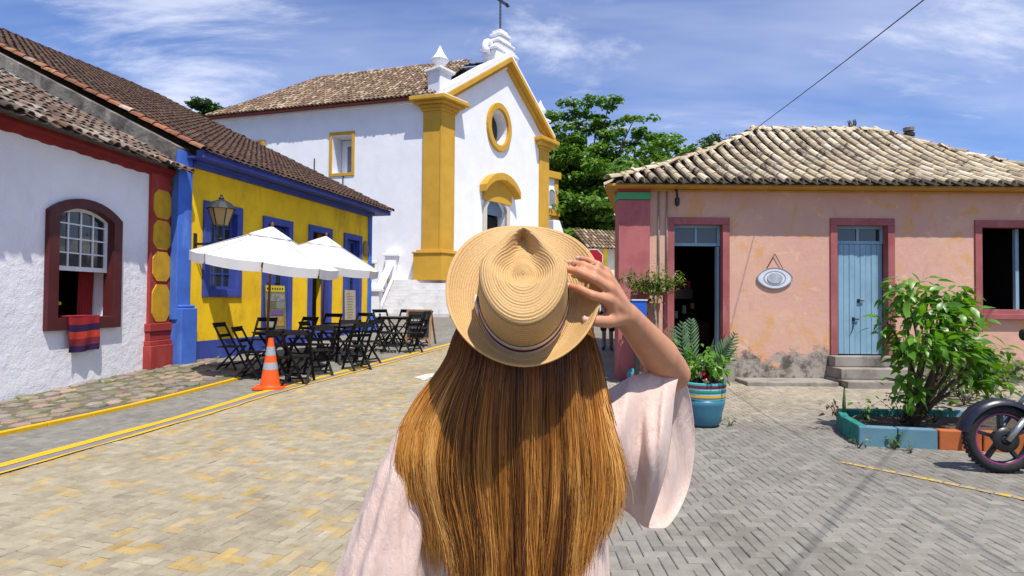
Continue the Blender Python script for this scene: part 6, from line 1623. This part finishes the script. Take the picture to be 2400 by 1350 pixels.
# ---- far passer-by, mostly hidden behind the raised hand
g_ = G(1424, 819); pf = thing('person', g_, 'distant person in dark shorts and blue shoes standing below the raised hand', 'person')
x, y, z = g_
sk = M['skin']
flesh('body', [((x - .09, y, z + .07), .045, (x - .09, y + .02, z + .48), .055), ((x - .09, y + .02, z + .48), .06, (x - .08, y, z + .88), .085), ((x + .10, y + .05, z + .07), .045, (x + .09, y + .04, z + .48), .055), ((x + .09, y + .04, z + .48), .06, (x + .08, y, z + .88), .085), ((x, y, z + .9), .15, (x, y, z + 1.3), .16), ((x, y, z + 1.35), .07, (x, y, z + 1.52), .06), ((x - .19, y, z + 1.38), .055, (x - .25, y, z + 1.1), .045), ((x - .25, y, z + 1.1), .04, (x - .24, y - .1, z + .86), .035), ((x + .19, y, z + 1.38), .055, (x + .25, y, z + 1.1), .045), ((x + .25, y, z + 1.1), .04, (x + .24, y - .1, z + .86), .035)], [((x, y, z + 1.62), (.085, .10, .125), I4), ((x - .24, y - .12, z + .80), (.03, .04, .07), I4), ((x + .24, y - .12, z + .80), (.03, .04, .07), I4)], .016, skinmat('brown_skin', (.22, .11, .065), (.18, .09, .05)), pf, 4)
navy_ = paint('navy_cotton', (.012, .013, .025), (.02, .02, .035), .9, 9)
flesh('shorts', [((x - .10, y + .02, z + .52), .085, (x - .09, y, z + .9), .11), ((x + .11, y + .03, z + .52), .085, (x + .09, y, z + .9), .11), ((x, y, z + .88), .165, (x, y, z + .98), .165)], [], .02, navy_, pf, 3)
flesh('shirt', [((x, y, z + .95), .17, (x, y, z + 1.32), .18), ((x - .16, y, z + 1.38), .075, (x - .24, y, z + 1.18), .07), ((x + .16, y, z + 1.38), .075, (x + .24, y, z + 1.18), .07)], [], .02, paint('grey_shirt', (.35, .36, .38)), pf, 3)
flesh('hair', [], [((x, y + .02, z + 1.66), (.092, .105, .10), I4)], .018, paint('dark_hair', (.02, .015, .012)), pf, 2)
for sx, dy in ((-.09, 0), (.10, .05)): flesh('shoe', [((x + sx, y + dy + .02, z + .045), .045, (x + sx * 1.15 - .03, y + dy - .14, z + .035), .038)], [], .012, paint('blue_shoe', (.02, .03, .16)), pf, 2)

# ================================================================== THE WOMAN WITH THE STRAW HAT
wo_ = Vector((.016, 1.30, 0)); wm = thing('person', wo_, 'woman seen from behind with long golden brown hair and pale pink blouse, hand on hat', 'person')
HAT_Y = 1.17; hc = P(1226, 688, HAT_Y); ha = math.radians(27)
hz_ax = Vector((-.02, -math.cos(ha), math.sin(ha))).normalized()           # crown axis, tipped back towards the viewer
hx_ax = Vector((1, 0, 0)); hx_ax = (hx_ax - hz_ax * hx_ax.dot(hz_ax)).normalized(); hy_ax = hz_ax.cross(hx_ax)  # y: front of the head
HM = Matrix((hx_ax, hy_ax, hz_ax)).transposed().to_4x4(); HM.translation = hc
def hp(x, y, z): return HM @ Vector((x, y, z))
head_c = hc - hz_ax * .055 + Vector((0, .03, -.035))
shL, shR = P(1015, 1015, 1.34), P(1418, 975, 1.32)
elR, wrR = P(1580, 876, 1.43), P(1466, 738, 1.205)
elL, wrL = P(900, 1260, 1.34), P(850, 1480, 1.25)
ch_ = Vector((.016, 1.31, 1.10)); pe = Vector((.016, 1.32, .84)); nk_ = Vector((.018, 1.30, 1.27))
segs = [(pe, .13, Vector((.016, 1.32, .98)), .105), (Vector((.016, 1.32, .98)), .105, ch_, .115), (ch_, .115, nk_ - Vector((0, 0, .07)), .09), (nk_ - Vector((0, 0, .04)), .05, head_c, .05),
        (nk_ - Vector((0, 0, .05)), .05, shL, .048), (nk_ - Vector((0, 0, .05)), .05, shR, .05),
        (shR, .05, elR, .038), (shL, .05, elL, .036), (elL, .036, wrL, .025), (wrL, .025, wrL + Vector((-.005, -.03, -.09)), .03)]
mid = elR.lerp(wrR, .35); segs += [(elR, .040, mid, .045), (mid, .045, elR.lerp(wrR, .75), .0335), (elR.lerp(wrR, .75), .0335, wrR, .0275)]
for sx in (-1, 1):
    k0, k1, k2 = Vector((.016 + sx * .085, 1.32, .80)), Vector((.016 + sx * .09, 1.29, .46)), Vector((.016 + sx * .095, 1.33, .07))
    segs += [(k0, .085, k1, .055), (k1, .055, k1.lerp(k2, .35), .05), (k1.lerp(k2, .35), .05, k2, .035), (k2 + Vector((0, .02, -.03)), .035, k2 + Vector((0, .0, -.03)), .035), (k2 + Vector((0, 0, -.035)), .032, k2 + Vector((sx * .02, .16, -.045)), .024)]
# raised hand: palm and five fingers
F5 = {'index': [(1424, 703, 1.118), (1388, 692, 1.100), (1359, 677, 1.112), (1336, 670, 1.130)],
      'middle': [(1427, 677, 1.122), (1392, 653, 1.102), (1357, 637, 1.118), (1331, 632, 1.140)],
      'ring': [(1421, 656, 1.134), (1396, 634, 1.116), (1367, 621, 1.132), (1342, 616, 1.152)],
      'pinky': [(1416, 639, 1.150), (1401, 621, 1.136), (1380, 610, 1.148), (1360, 606, 1.164)]}
rad = {'index': (.0112, .0100, .0088, .0074), 'middle': (.0114, .0102, .0090, .0075), 'ring': (.0110, .0096, .0085, .0072), 'pinky': (.0098, .0086, .0076, .0064)}
tips_ = {}
palm = Vector(wrR)
for f_, js in F5.items():
    pts = [P(*j) for j in js]; r = rad[f_]
    segs.append((wrR.lerp(pts[0], .12), .0215, pts[0] + Vector((0, .004, 0)), .0145))
    for i in range(3): segs.append((pts[i], r[i], pts[i].lerp(pts[i + 1], .5), (r[i] + r[i + 1]) * .46)); segs.append((pts[i].lerp(pts[i + 1], .5), (r[i] + r[i + 1]) * .46, pts[i + 1], r[i + 1]))
    tips_[f_] = (pts[3], (pts[3] - pts[2]).normalized(), r[3])
th = [P(1448, 742, 1.175), P(1425, 752, 1.135), P(1396, 752, 1.118), P(1372, 748, 1.116)]
segs += [(wrR, .022, th[0], .020), (th[0], .0195, th[1], .0155), (th[1], .0150, th[2], .0118), (th[2], .0118, th[3], .0098), (th[0], .018, P(1424, 708, 1.13), .014), (th[1].lerp(th[0], .4), .014, P(1430, 712, 1.13), .013)]
tips_['thumb'] = (th[3], (th[3] - th[2]).normalized(), .0098)
body = flesh('body', segs, [(tuple(head_c), (.076, .092, .105), HM.to_3x3().to_4x4() @ Matrix.Rotation(-.5, 4, 'X')), (tuple(head_c + Vector((0, .085, -.03))), (.014, .02, .022), I4), (tuple(head_c + Vector((.078, .01, -.02))), (.012, .02, .03), I4), (tuple(head_c + Vector((-.078, .01, -.02))), (.012, .02, .03), I4), (tuple(ch_ + Vector((0, .0, .03))), (.165, .10, .15), I4), (tuple(pe), (.165, .115, .12), I4)], .0034, M['skin'], wm, 5)
nail = glossy('pale_nail', (.62, .40, .36), .2)
for f_, (p, d, r) in tips_.items():
    view = (CAM - p).normalized(); nrm = (view - d * view.dot(d)).normalized(); sd = d.cross(nrm)
    mb = MB(); nn = 5
    for i in range(nn):
        for j in range(5):
            u, v = (i / (nn - 1) - .5), (j / 4 - .5); a = v * 1.9
            mb.v.append(tuple(p + d * (u * .0105 + .0015 - .002 * abs(v) * (u > 0)) + sd * math.sin(a) * r * .82 + nrm * (math.cos(a) * r * .82 + .0022)))
    for i in range(nn - 1):
        for j in range(4): mb.f.append((i * 5 + j, i * 5 + j + 1, i * 5 + j + 6, i * 5 + j + 5))
    mb.build('fingernail', nail, body, smooth=True)
# face (turned away): eyes and mouth
for sx in (-.03, .03): MB().lathe([(.002, -.006), (.010, -.004), (.011, .0), (.006, .007), (.001, .009)], 12, Matrix.Translation(head_c + Vector((sx, .078, .012))) @ Matrix.Rotation(-math.pi / 2, 4, 'X')).build('eye', paint('eye_white', (.6, .6, .58), None, .2), body, smooth=True)
MB().tube([head_c + Vector((-.022, .078, -.062)), head_c + Vector((0, .088, -.06)), head_c + Vector((.022, .078, -.062))], [.003, .007, .003], 6).build('mouth', paint('lips', (.4, .1, .09)), body, smooth=True)

# ---- straw hat
hat = thing('straw_hat', hp(0, 0, 0), 'tan straw fedora with a white ribbon striped dark red, tipped back', 'hat')
def strawmat():
    mt, nt, b = nodes('woven_straw'); g = N(nt)
    a = g.new('ShaderNodeVertexColor', layer_name='straw').outputs[0]; r_, ang_, _z = g.sep(a)
    uv = g.new('ShaderNodeCombineXYZ'); g.put(uv.inputs[0], g.math('MULTIPLY', r_, 620)); g.put(uv.inputs[1], g.math('MULTIPLY', ang_, 150))
    ck = g.noise(uv.outputs[0], 1.0, 3, .7)
    row = g.math('SINE', g.math('MULTIPLY', r_, 6.2832 * 230))
    c = g.mix(g.rng(ck, .3, .7), (0.65, 0.415, 0.175, 1), (0.50, 0.295, 0.11, 1)); c = g.mix(g.rng(g.noise(g.pos(), 14, 5, .6), .4, .7, 0, .35), c, (0.66, 0.43, 0.19, 1))
    g.put(b.inputs['Base Color'], c); b.inputs['Roughness'].default_value = .62; b.inputs['Specular IOR Level'].default_value = .35
    h = g.math('ADD', g.math('MULTIPLY', ck, 1.0), g.math('MULTIPLY', row, .35)); g.put(b.inputs['Normal'], g.bump(h, .75, .0016))
    tr = g.new('ShaderNodeBsdfTranslucent'); g.put(tr.inputs[0], c); mx_ = g.new('ShaderNodeMixShader'); mx_.inputs[0].default_value = .10
    nt.links.new(b.outputs[0], mx_.inputs[1]); nt.links.new(tr.outputs[0], mx_.inputs[2]); nt.links.new(mx_.outputs[0], nt.nodes['Material Output'].inputs[0]); return mt
M['straw'] = strawmat()
def polar(name, rings, nth, fn, par, mat=None, solid=.0022):
    """surface from rings x angle; fn(t, a) -> (x, y, z, r)"""
    mb = MB(); cols = []
    for i in range(rings + 1):
        for j in range(nth):
            x, y, z, r = fn(i / rings, 2 * math.pi * j / nth); mb.v.append(tuple(hp(x, y, z))); cols += [r, j / nth if j <= nth / 2 else 1 - j / nth, 0, 1]
    for i in range(rings):
        for j in range(nth): mb.f.append((i * nth + j, i * nth + (j + 1) % nth, (i + 1) * nth + (j + 1) % nth, (i + 1) * nth + j))
    me = mb.mesh(name, mat or M['straw'], True, True); ca = me.color_attributes.new('straw', 'FLOAT_COLOR', 'POINT'); ca.data.foreach_set('color', cols)
    o = link(name, me, par)
    if solid: md = o.modifiers.new('thick', 'SOLIDIFY'); md.thickness = solid; md.offset = -1
    return o
CX, CY, CYO = .089, .116, -.016                      # crown base half-axes and shift to the back
def crown(t, a):
    ca, sa = math.cos(a), math.sin(a)
    H = .132
    k = t / .55 if t < .55 else 1.0                   # side wall up to t=.55, then the top
    # teardrop plan: narrower towards the front
    if t < .55:
        k = t / .55; sc = 1 - .09 * k ** 1.3; fr_ = max(0, sa) ** 2 * k; x, y = CX * sc * ca * (1 - .22 * fr_), CY * (sc - .02 * fr_ + .05 * k * max(0, -sa)) * sa + CYO
        pin = .011 * k * math.exp(-((a - math.radians(45)) / .42) ** 2) + .011 * k * math.exp(-((a - math.radians(135)) / .42) ** 2)
        x -= pin * ca * 1.3; y -= pin * sa * .6
        z = H * (1 - (1 - k) ** 1.0) * .93 - .012 * max(0, sa) * k
        rr = .4 - t * .12
        z += .0
        return x, y, z, rr
    q = (t - .55) / .45; rho = 1 - q
    sc = .91; fr_ = max(0, sa) ** 2; edge = math.sqrt(max(0, 1 - (1 - min(1, q / .22)) ** 2))   # rounded rim
    pin = (.011 * math.exp(-((a - math.radians(45)) / .42) ** 2) + .011 * math.exp(-((a - math.radians(135)) / .42) ** 2)) * rho
    x, y = (CX * sc) * rho * ca * (1 - .22 * fr_) - pin * ca * 1.3, CY * (sc - .02 * fr_ + .05 * max(0, -sa)) * rho * sa + CYO - pin * sa * .6
    z = H * .93 + .011 * edge - .012 * max(0, sa) * rho
    # teardrop dent: pointed at the front, round at the back
    yy = (y - CYO - .012); wd = .054 * max(0.0, 1 - max(0, yy) / .082) ** .75 if yy > 0 else .054 * math.sqrt(max(0, 1 - (yy / .05) ** 2))
    e = abs(x) / max(wd, 1e-4) if wd > 0.002 else 9
    if yy < .082 and wd > .002:
        z -= .034 * (1 - sstep(.3, 1.2, e)) * (sstep(-.054, -.012, yy) if yy < 0 else 1) * (1 - .35 * math.exp(-(x / .02) ** 2 - (yy / .03) ** 2))
    z += .00075 * math.sin(rho * 2 * math.pi * 15 + .5 * math.sin(a * 3))
    return x, y, z, rho * .085
polar('crown', 96, 144, crown, hat)
def brim(t, a):
    ca, sa = math.cos(a), math.sin(a)
    ox, oy = .151, (.174 if sa > 0 else .170)
    x0, y0 = CX * ca, CY * sa + CYO; x1, y1 = ox * ca, oy * sa
    x, y = x0 + (x1 - x0) * t, y0 + (y1 - y0) * t
    back = max(0, -sa) ** 1.5; side = abs(ca) ** 1.5; front = max(0, sa) ** 1.5
    z = .006 * t + (.030 * back * t ** 1.7 + .034 * side * t ** 1.8 - .020 * front * t ** 1.3) + .0035 * math.sin(3 * a + 1) * t
    z += .0004 * math.sin(t * 2 * math.pi * 13)
    return x, y, z, .1 + t * .06
br = polar('brim', 56, 160, brim, hat)
mb = MB(); mb.tube([hp(*brim(1, 2 * math.pi * k / 120)[:3]) for k in range(121)], .0022, 6, False); mb.build('brim_edge', paint('straw_edge', (.55, .33, .12), (.45, .25, .08), .6, 60), br, smooth=True)
def band_ring(z0, z1, g0, name, mat, par):
    mb = MB(); n = 120
    for j in range(n):
        a = 2 * math.pi * j / n
        for z in (z0, z1):
            t = z / (.132 * .93) * .55; x, y, zz, _ = crown(t, a); l = math.hypot(x, y - CYO); mb.v.append(tuple(hp(x * (1 + g0 / l), (y - CYO) * (1 + g0 / l) + CYO, z)))
    for j in range(n): k = (j + 1) % n; mb.f.append((2 * j, 2 * k, 2 * k + 1, 2 * j + 1))
    return mb.build(name, mat, par, smooth=True)
rib_w = paint('cream_ribbon', (.68, .60, .55), (.6, .52, .47), .7, 40, .5, .3, 300, .0006)
rb = band_ring(.003, .040, .0022, 'ribbon', rib_w, hat); band_ring(.018, .027, .0032, 'ribbon_stripe', paint('dark_red_ribbon', (.13, .018, .03), None, .7), rb)
bow = MB()
for k in range(3):
    a = math.radians(188 + k * 5); x, y, z, _ = crown(.12, a); bow.bar(hp(x * 1.05, y * 1.02, .002 + k * .006), hp(x * 1.07, y * 1.02 + .004, .034 - k * .004), .020 - k * .004, .005, hx_ax)
bow.build('ribbon_knot', rib_w, rb, bev=.002)

# ---- hair
LV = [(745, 1085, 1375, 1.235, .02), (790, 1066, 1388, 1.165, .07), (850, 1048, 1404, 1.130, .10), (930, 990, 1416, 1.128, .095), (1000, 954, 1428, 1.132, .085), (1080, 942, 1438, 1.135, .08), (1150, 956, 1434, 1.140, .08), (1220, 992, 1414, 1.148, .08), (1300, 1034, 1378, 1.152, .08), (1380, 1062, 1345, 1.165, .08), (1560, 1095, 1315, 1.175, .08)]
def hair_at(u, py, w):
    l, r, yc, bul = lerpt(LV, py)
    c, h = (l + r) / 2, (r - l) / 2
    Y = yc + bul * abs(u) ** 2.2 + .040 * w
    return c + u * h, py, Y
nS, nP = 24000, 14
ncl = 190; cu_ = np.linspace(-1.0, 1.0, ncl) + rng.normal(0, .006, ncl); cph = rng.uniform(0, 6.28, ncl); camp = rng.uniform(1.5, 8.0, ncl); cl_h = np.clip(.43 + .20 * np.sin(np.linspace(0, 23, ncl)) + .12 * np.sin(np.linspace(2, 61, ncl)) + rng.normal(0, .15, ncl) + .26 * np.abs(cu_) ** 2 - .06, 0, 1); cw = rng.uniform(0, .75, ncl); cdep = rng.normal(0, .006, ncl)
dark, mid_, gold, pale = np.array((.060, .022, .008)), np.array((.28, .096, .018)), np.array((.62, .26, .042)), np.array((.80, .44, .12))
k = rng.integers(0, ncl, nS); uc = cu_[k]; off = rng.normal(0, .024, nS); w = np.clip(cw[k] + rng.normal(0, .18, nS), 0, 1); stray = rng.random(nS) < .02
w = np.where(stray, -.2 * rng.random(nS), w); off = np.where(stray, off * 3, off); edge = np.abs(uc)
end = np.where(stray, 1300 + rng.normal(0, 120, nS), 1540 - 330 * edge ** 2.0 + rng.normal(0, 50, nS) + 45 * np.sin(uc * 31)); st_ = 748 + rng.uniform(0, 30, nS)
hb_ = np.clip(cl_h[k] + rng.normal(0, .15, nS), 0, 1); flick = rng.normal(0, 6, nS) + 9 * np.sin(uc * 47) + np.sign(uc) * 10 * (edge > .7) * rng.random(nS); amp = camp[k] + rng.normal(0, .8, nS)
t = np.linspace(0, 1, nP)[None, :]; K_ = lambda a: a[:, None]
py = K_(st_) + K_(end - st_) * t; u = np.clip(K_(uc) + K_(off) * (1 - .55 * t), -1.04, 1.04)
tab = np.array(LV); lx, rx_, yc, bul = (np.interp(py, tab[:, 0], tab[:, q]) for q in (1, 2, 3, 4))
hw_ = (rx_ - lx) / 2; hw_ = 172 + (hw_ - 172) * (.35 + .65 * np.abs(u) ** 1.6)
X = 1215 + ((lx + rx_) / 2 - 1215) * np.abs(u) + u * hw_ + K_(amp) * (np.sin(K_(cph[k]) + t * 6.5) * t + .35 * np.sin(K_(cph[k]) * 2 + t * 15) * t ** 2) + K_(flick) * t ** 3 * 2
Yd = yc + bul * np.abs(u) ** 2.2 + .040 * K_(w) + K_(cdep[k]) * t * 1.5 + .004 * np.sin(K_(cph[k]) * 3 + t * 9)
RD = np.array(cF)[None, None] + np.array(cR)[None, None] * ((X - 1200) / FPX)[..., None] + np.array(cU)[None, None] * ((675 - py) / FPX)[..., None]
PT = np.array(CAM)[None, None] + RD * (Yd / RD[..., 1])[..., None]
D = np.gradient(PT, axis=1); D /= np.linalg.norm(D, axis=2, keepdims=True)
XA = np.cross(D, np.array((0, 1.0, 0))); XA /= np.linalg.norm(XA, axis=2, keepdims=True); YA = np.cross(D, XA)
rad_ = K_(rng.uniform(.0004, .0009, nS) * np.where(stray, .45, 1)) * (1 - .7 * t ** 3); rol = K_(rng.normal(0, .45, nS)) + .3 * np.sin(t * 5 + K_(cph[k]))
RX = XA * np.cos(rol)[..., None] + YA * np.sin(rol)[..., None]
V = np.stack([PT - RX * rad_[..., None], PT + RX * rad_[..., None]], axis=2).reshape(-1, 3)
sm = np.clip((t - .05) / .5, 0, 1); sm = sm * sm * (3 - 2 * sm)
h = (K_(hb_) * (.45 + .70 * sm) * (1 - .5 * np.clip(K_(w), 0, 1)))[..., None]
C = np.where(h < .38, dark + (mid_ - dark) * np.clip(h * 2.6, 0, 1), mid_ + (gold - mid_) * np.clip((h - .38) / .34, 0, 1)); C = np.where(h > .72, gold + (pale - gold) * np.clip((h - .72) / .28, 0, 1), C)
C = np.repeat(np.concatenate([C, np.ones_like(h)], axis=2)[:, :, None, :], 2, axis=2).ravel()
base_ = (np.arange(nS)[:, None] * nP + np.arange(nP - 1)[None]).ravel() * 2
Fh = np.stack([base_, base_ + 1, base_ + 3, base_ + 2], 1).tolist(); V = V.tolist()
me = bpy.data.meshes.new('hair'); me.from_pydata(V, [], Fh); ca = me.color_attributes.new('tone', 'FLOAT_COLOR', 'POINT'); ca.data.foreach_set('color', C)
hm, nt, b = nodes('golden_brown_hair'); g = N(nt); a_ = g.new('ShaderNodeVertexColor', layer_name='tone').outputs[0]
g.put(b.inputs['Base Color'], a_); b.inputs['Roughness'].default_value = .40; b.inputs['Specular IOR Level'].default_value = .35
tr = g.new('ShaderNodeBsdfTranslucent'); g.put(tr.inputs[0], a_); mx_ = g.new('ShaderNodeMixShader'); mx_.inputs[0].default_value = .15
nt.links.new(b.outputs[0], mx_.inputs[1]); nt.links.new(tr.outputs[0], mx_.inputs[2]); nt.links.new(mx_.outputs[0], nt.nodes['Material Output'].inputs[0])
me.materials.append(hm); me.polygons.foreach_set('use_smooth', [True] * len(me.polygons)); hair = link('hair', me, wm)
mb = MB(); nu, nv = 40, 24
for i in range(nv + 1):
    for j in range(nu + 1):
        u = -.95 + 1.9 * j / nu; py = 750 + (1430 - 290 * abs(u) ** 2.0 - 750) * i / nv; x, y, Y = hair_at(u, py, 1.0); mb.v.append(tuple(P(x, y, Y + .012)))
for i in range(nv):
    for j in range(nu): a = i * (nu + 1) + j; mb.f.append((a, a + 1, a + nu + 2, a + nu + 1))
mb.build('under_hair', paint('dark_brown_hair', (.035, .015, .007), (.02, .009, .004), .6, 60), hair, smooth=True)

# ---- blouse
def clothmat():
    mt, nt, b = nodes('pale_pink_gauze'); g = N(nt); p = g.pos()
    c = g.mix(g.rng(g.noise(p, 9, 5, .6), .35, .7, 0, .6), (.80, .61, .52, 1), (.72, .52, .44, 1))
    g.put(b.inputs['Base Color'], c); b.inputs['Roughness'].default_value = .9; b.inputs['Specular IOR Level'].default_value = .15; b.inputs['Sheen Weight'].default_value = .2
    cr = g.noise(g.map(p, (70, 70, 16), (0, .5, .2)), 1.0, 5, .65, .6); fo = g.noise(g.map(p, (9, 9, 3.0)), 1.0, 3, .5, .8); wv2 = g.noise(p, 700, 2, .5)
    h = g.math('ADD', g.math('ADD', g.math('MULTIPLY', cr, .5), g.math('MULTIPLY', fo, 1.3)), g.math('MULTIPLY', wv2, .08)); g.put(b.inputs['Normal'], g.bump(h, 1.0, .012))
    tr = g.new('ShaderNodeBsdfTranslucent'); g.put(tr.inputs[0], (.75, .52, .42, 1)); mx_ = g.new('ShaderNodeMixShader'); mx_.inputs[0].default_value = .22
    nt.links.new(b.outputs[0], mx_.inputs[1]); nt.links.new(tr.outputs[0], mx_.inputs[2]); nt.links.new(mx_.outputs[0], nt.nodes['Material Output'].inputs[0]); return mt
M['gauze'] = clothmat()
def loft(rings, name, par, close=True, solid=.0015):
    mb = MB(); n = len(rings[0])
    for r in rings: mb.v += [tuple(p) for p in r]
    for i in range(len(rings) - 1):
        for j in range(n if close else n - 1): k = (j + 1) % n; mb.f.append((i * n + j, i * n + k, (i + 1) * n + k, (i + 1) * n + j))
    o = mb.build(name, M['gauze'], par, smooth=True)
    md = o.modifiers.new('sub', 'SUBSURF'); md.levels = md.render_levels = 1
    md = o.modifiers.new('thick', 'SOLIDIFY'); md.thickness = solid; md.offset = 0
    return o
TL = [(1.272, .075, .065, .02), (1.262, .11, .08, .01), (1.245, .155, .095, .0), (1.21, .195, .105, 0), (1.15, .208, .118, 0), (1.08, .206, .122, 0), (.98, .198, .118, 0), (.88, .203, .13, 0), (.80, .215, .145, 0), (.70, .225, .15, 0)]
rings = []
for i in range(34):
    z = 1.272 - (1.272 - .70) * i / 33; a, b_, dy = lerpt([(-t[0],) + t[1:] for t in TL], -z); r = []
    for j in range(72):
        th_ = 2 * math.pi * j / 72; fo = 1 + (.03 * math.sin(th_ * 9 + z * 8) + .022 * math.sin(th_ * 15 - z * 13)) * sstep(1.24, 1.0, z)
        cx_, sx_ = math.cos(th_), math.sin(th_)
        r.append(Vector((.016 + a * fo * math.copysign(abs(cx_) ** .85, cx_), 1.315 + dy + b_ * fo * math.copysign(abs(sx_) ** .85, sx_), z)))
    rings.append(r)
blouse = loft(rings, 'blouse', wm)
# hanging left sleeve
SLV = [(945, 1040, 48, .05, 1.31), (985, 1008, 52, .06, 1.31), (1040, 975, 62, .07, 1.305), (1110, 951, 70, .08, 1.295), (1200, 932, 84, .09, 1.285), (1300, 908, 98, .10, 1.275), (1380, 886, 110, .11, 1.27), (1480, 862, 122, .12, 1.265)]
rings = []
for i in range(30):
    py = 945 + (1480 - 945) * i / 29; cxp, hw, dp, Y = lerpt(SLV, py); r = []; c = P(cxp, py, Y); hwm = hw / FPX * Y
    for j in range(64):
        th_ = 2 * math.pi * j / 64; fo = 1 + (.085 * math.sin(th_ * 7 + i * .06) + .05 * math.sin(th_ * 12 - i * .11)) * sstep(2, 14, i)
        r.append(c + Vector((math.cos(th_) * hwm * fo, math.sin(th_) * dp * fo, .015 * math.sin(th_ * 3) * i / 29)))
    rings.append(r)
loft(rings, 'sleeve', blouse)
# raised right sleeve, wide and hanging from the upper arm
ST = [(0, 1405, 925, 1168, 0, 1.31, .085), (.2, 1440, 905, 1172, 6, 1.325, .10), (.4, 1480, 882, 1192, 14, 1.345, .105), (.6, 1526, 870, 1214, 16, 1.365, .11), (.8, 1564, 872, 1228, 20, 1.385, .11), (1.0, 1596, 880, 1236, 24, 1.39, .11)]
rings = []; NR = 34
for i in range(NR):
    s = i / (NR - 1); xc, yt, yb, dx, Yc, dY = lerpt(ST, s); r = []
    for j in range(80):
        th_ = 2 * math.pi * j / 80; v = (1 - math.cos(th_)) / 2; v = v ** .92; sd = math.sin(th_)    # th=0 top, pi bottom; sd>0 far side
        sd2 = math.copysign(abs(sd) ** .75, sd)
        pl_ = .026 * math.sin(s * 2 * math.pi * 1.9 + v * 1.6 + .8 * math.sin(v * 4) + (1.0 if sd > 0 else 0)) * math.sin(math.pi * min(1, v * 1.05)) * (0.4 + s)
        pl_ += .007 * math.sin(s * 2 * math.pi * 4.3 - v * 3.1 + 1.2 * math.sin(v * 5)) * math.sin(math.pi * v) + .004 * math.sin(v * 11 + s * 6)
        lean = -20 * (v - .1) * s * (1 if sd < 0 else -.6)
        xx = xc + dx * sd2 + lean + 8 * math.sin(v * math.pi) * s - 52 * v ** 3.5 * s
        yy = yt + (yb - yt) * v + 5 * math.sin(s * 9) * v
        r.append(P(xx, yy, Yc + dY * sd2 * (.55 + .45 * math.sin(math.pi * v)) + pl_))
    rings.append(r)
loft(rings, 'sleeve', blouse)
# long skirt below, out of the picture
rings = []
for i in range(14):
    z = .86 - .74 * i / 13; r = []
    for j in range(60):
        th_ = 2 * math.pi * j / 60; k = 1 + .06 * math.sin(th_ * 10) * i / 13; r.append(Vector((.016 + (.19 + .10 * i / 13) * k * math.cos(th_), 1.32 + (.14 + .11 * i / 13) * k * math.sin(th_), z)))
    rings.append(r)
sk_ = loft(rings, 'skirt', wm); sk_.data.materials[0] = paint('beige_skirt', (.45, .38, .30), (.38, .32, .25), .9, 8)
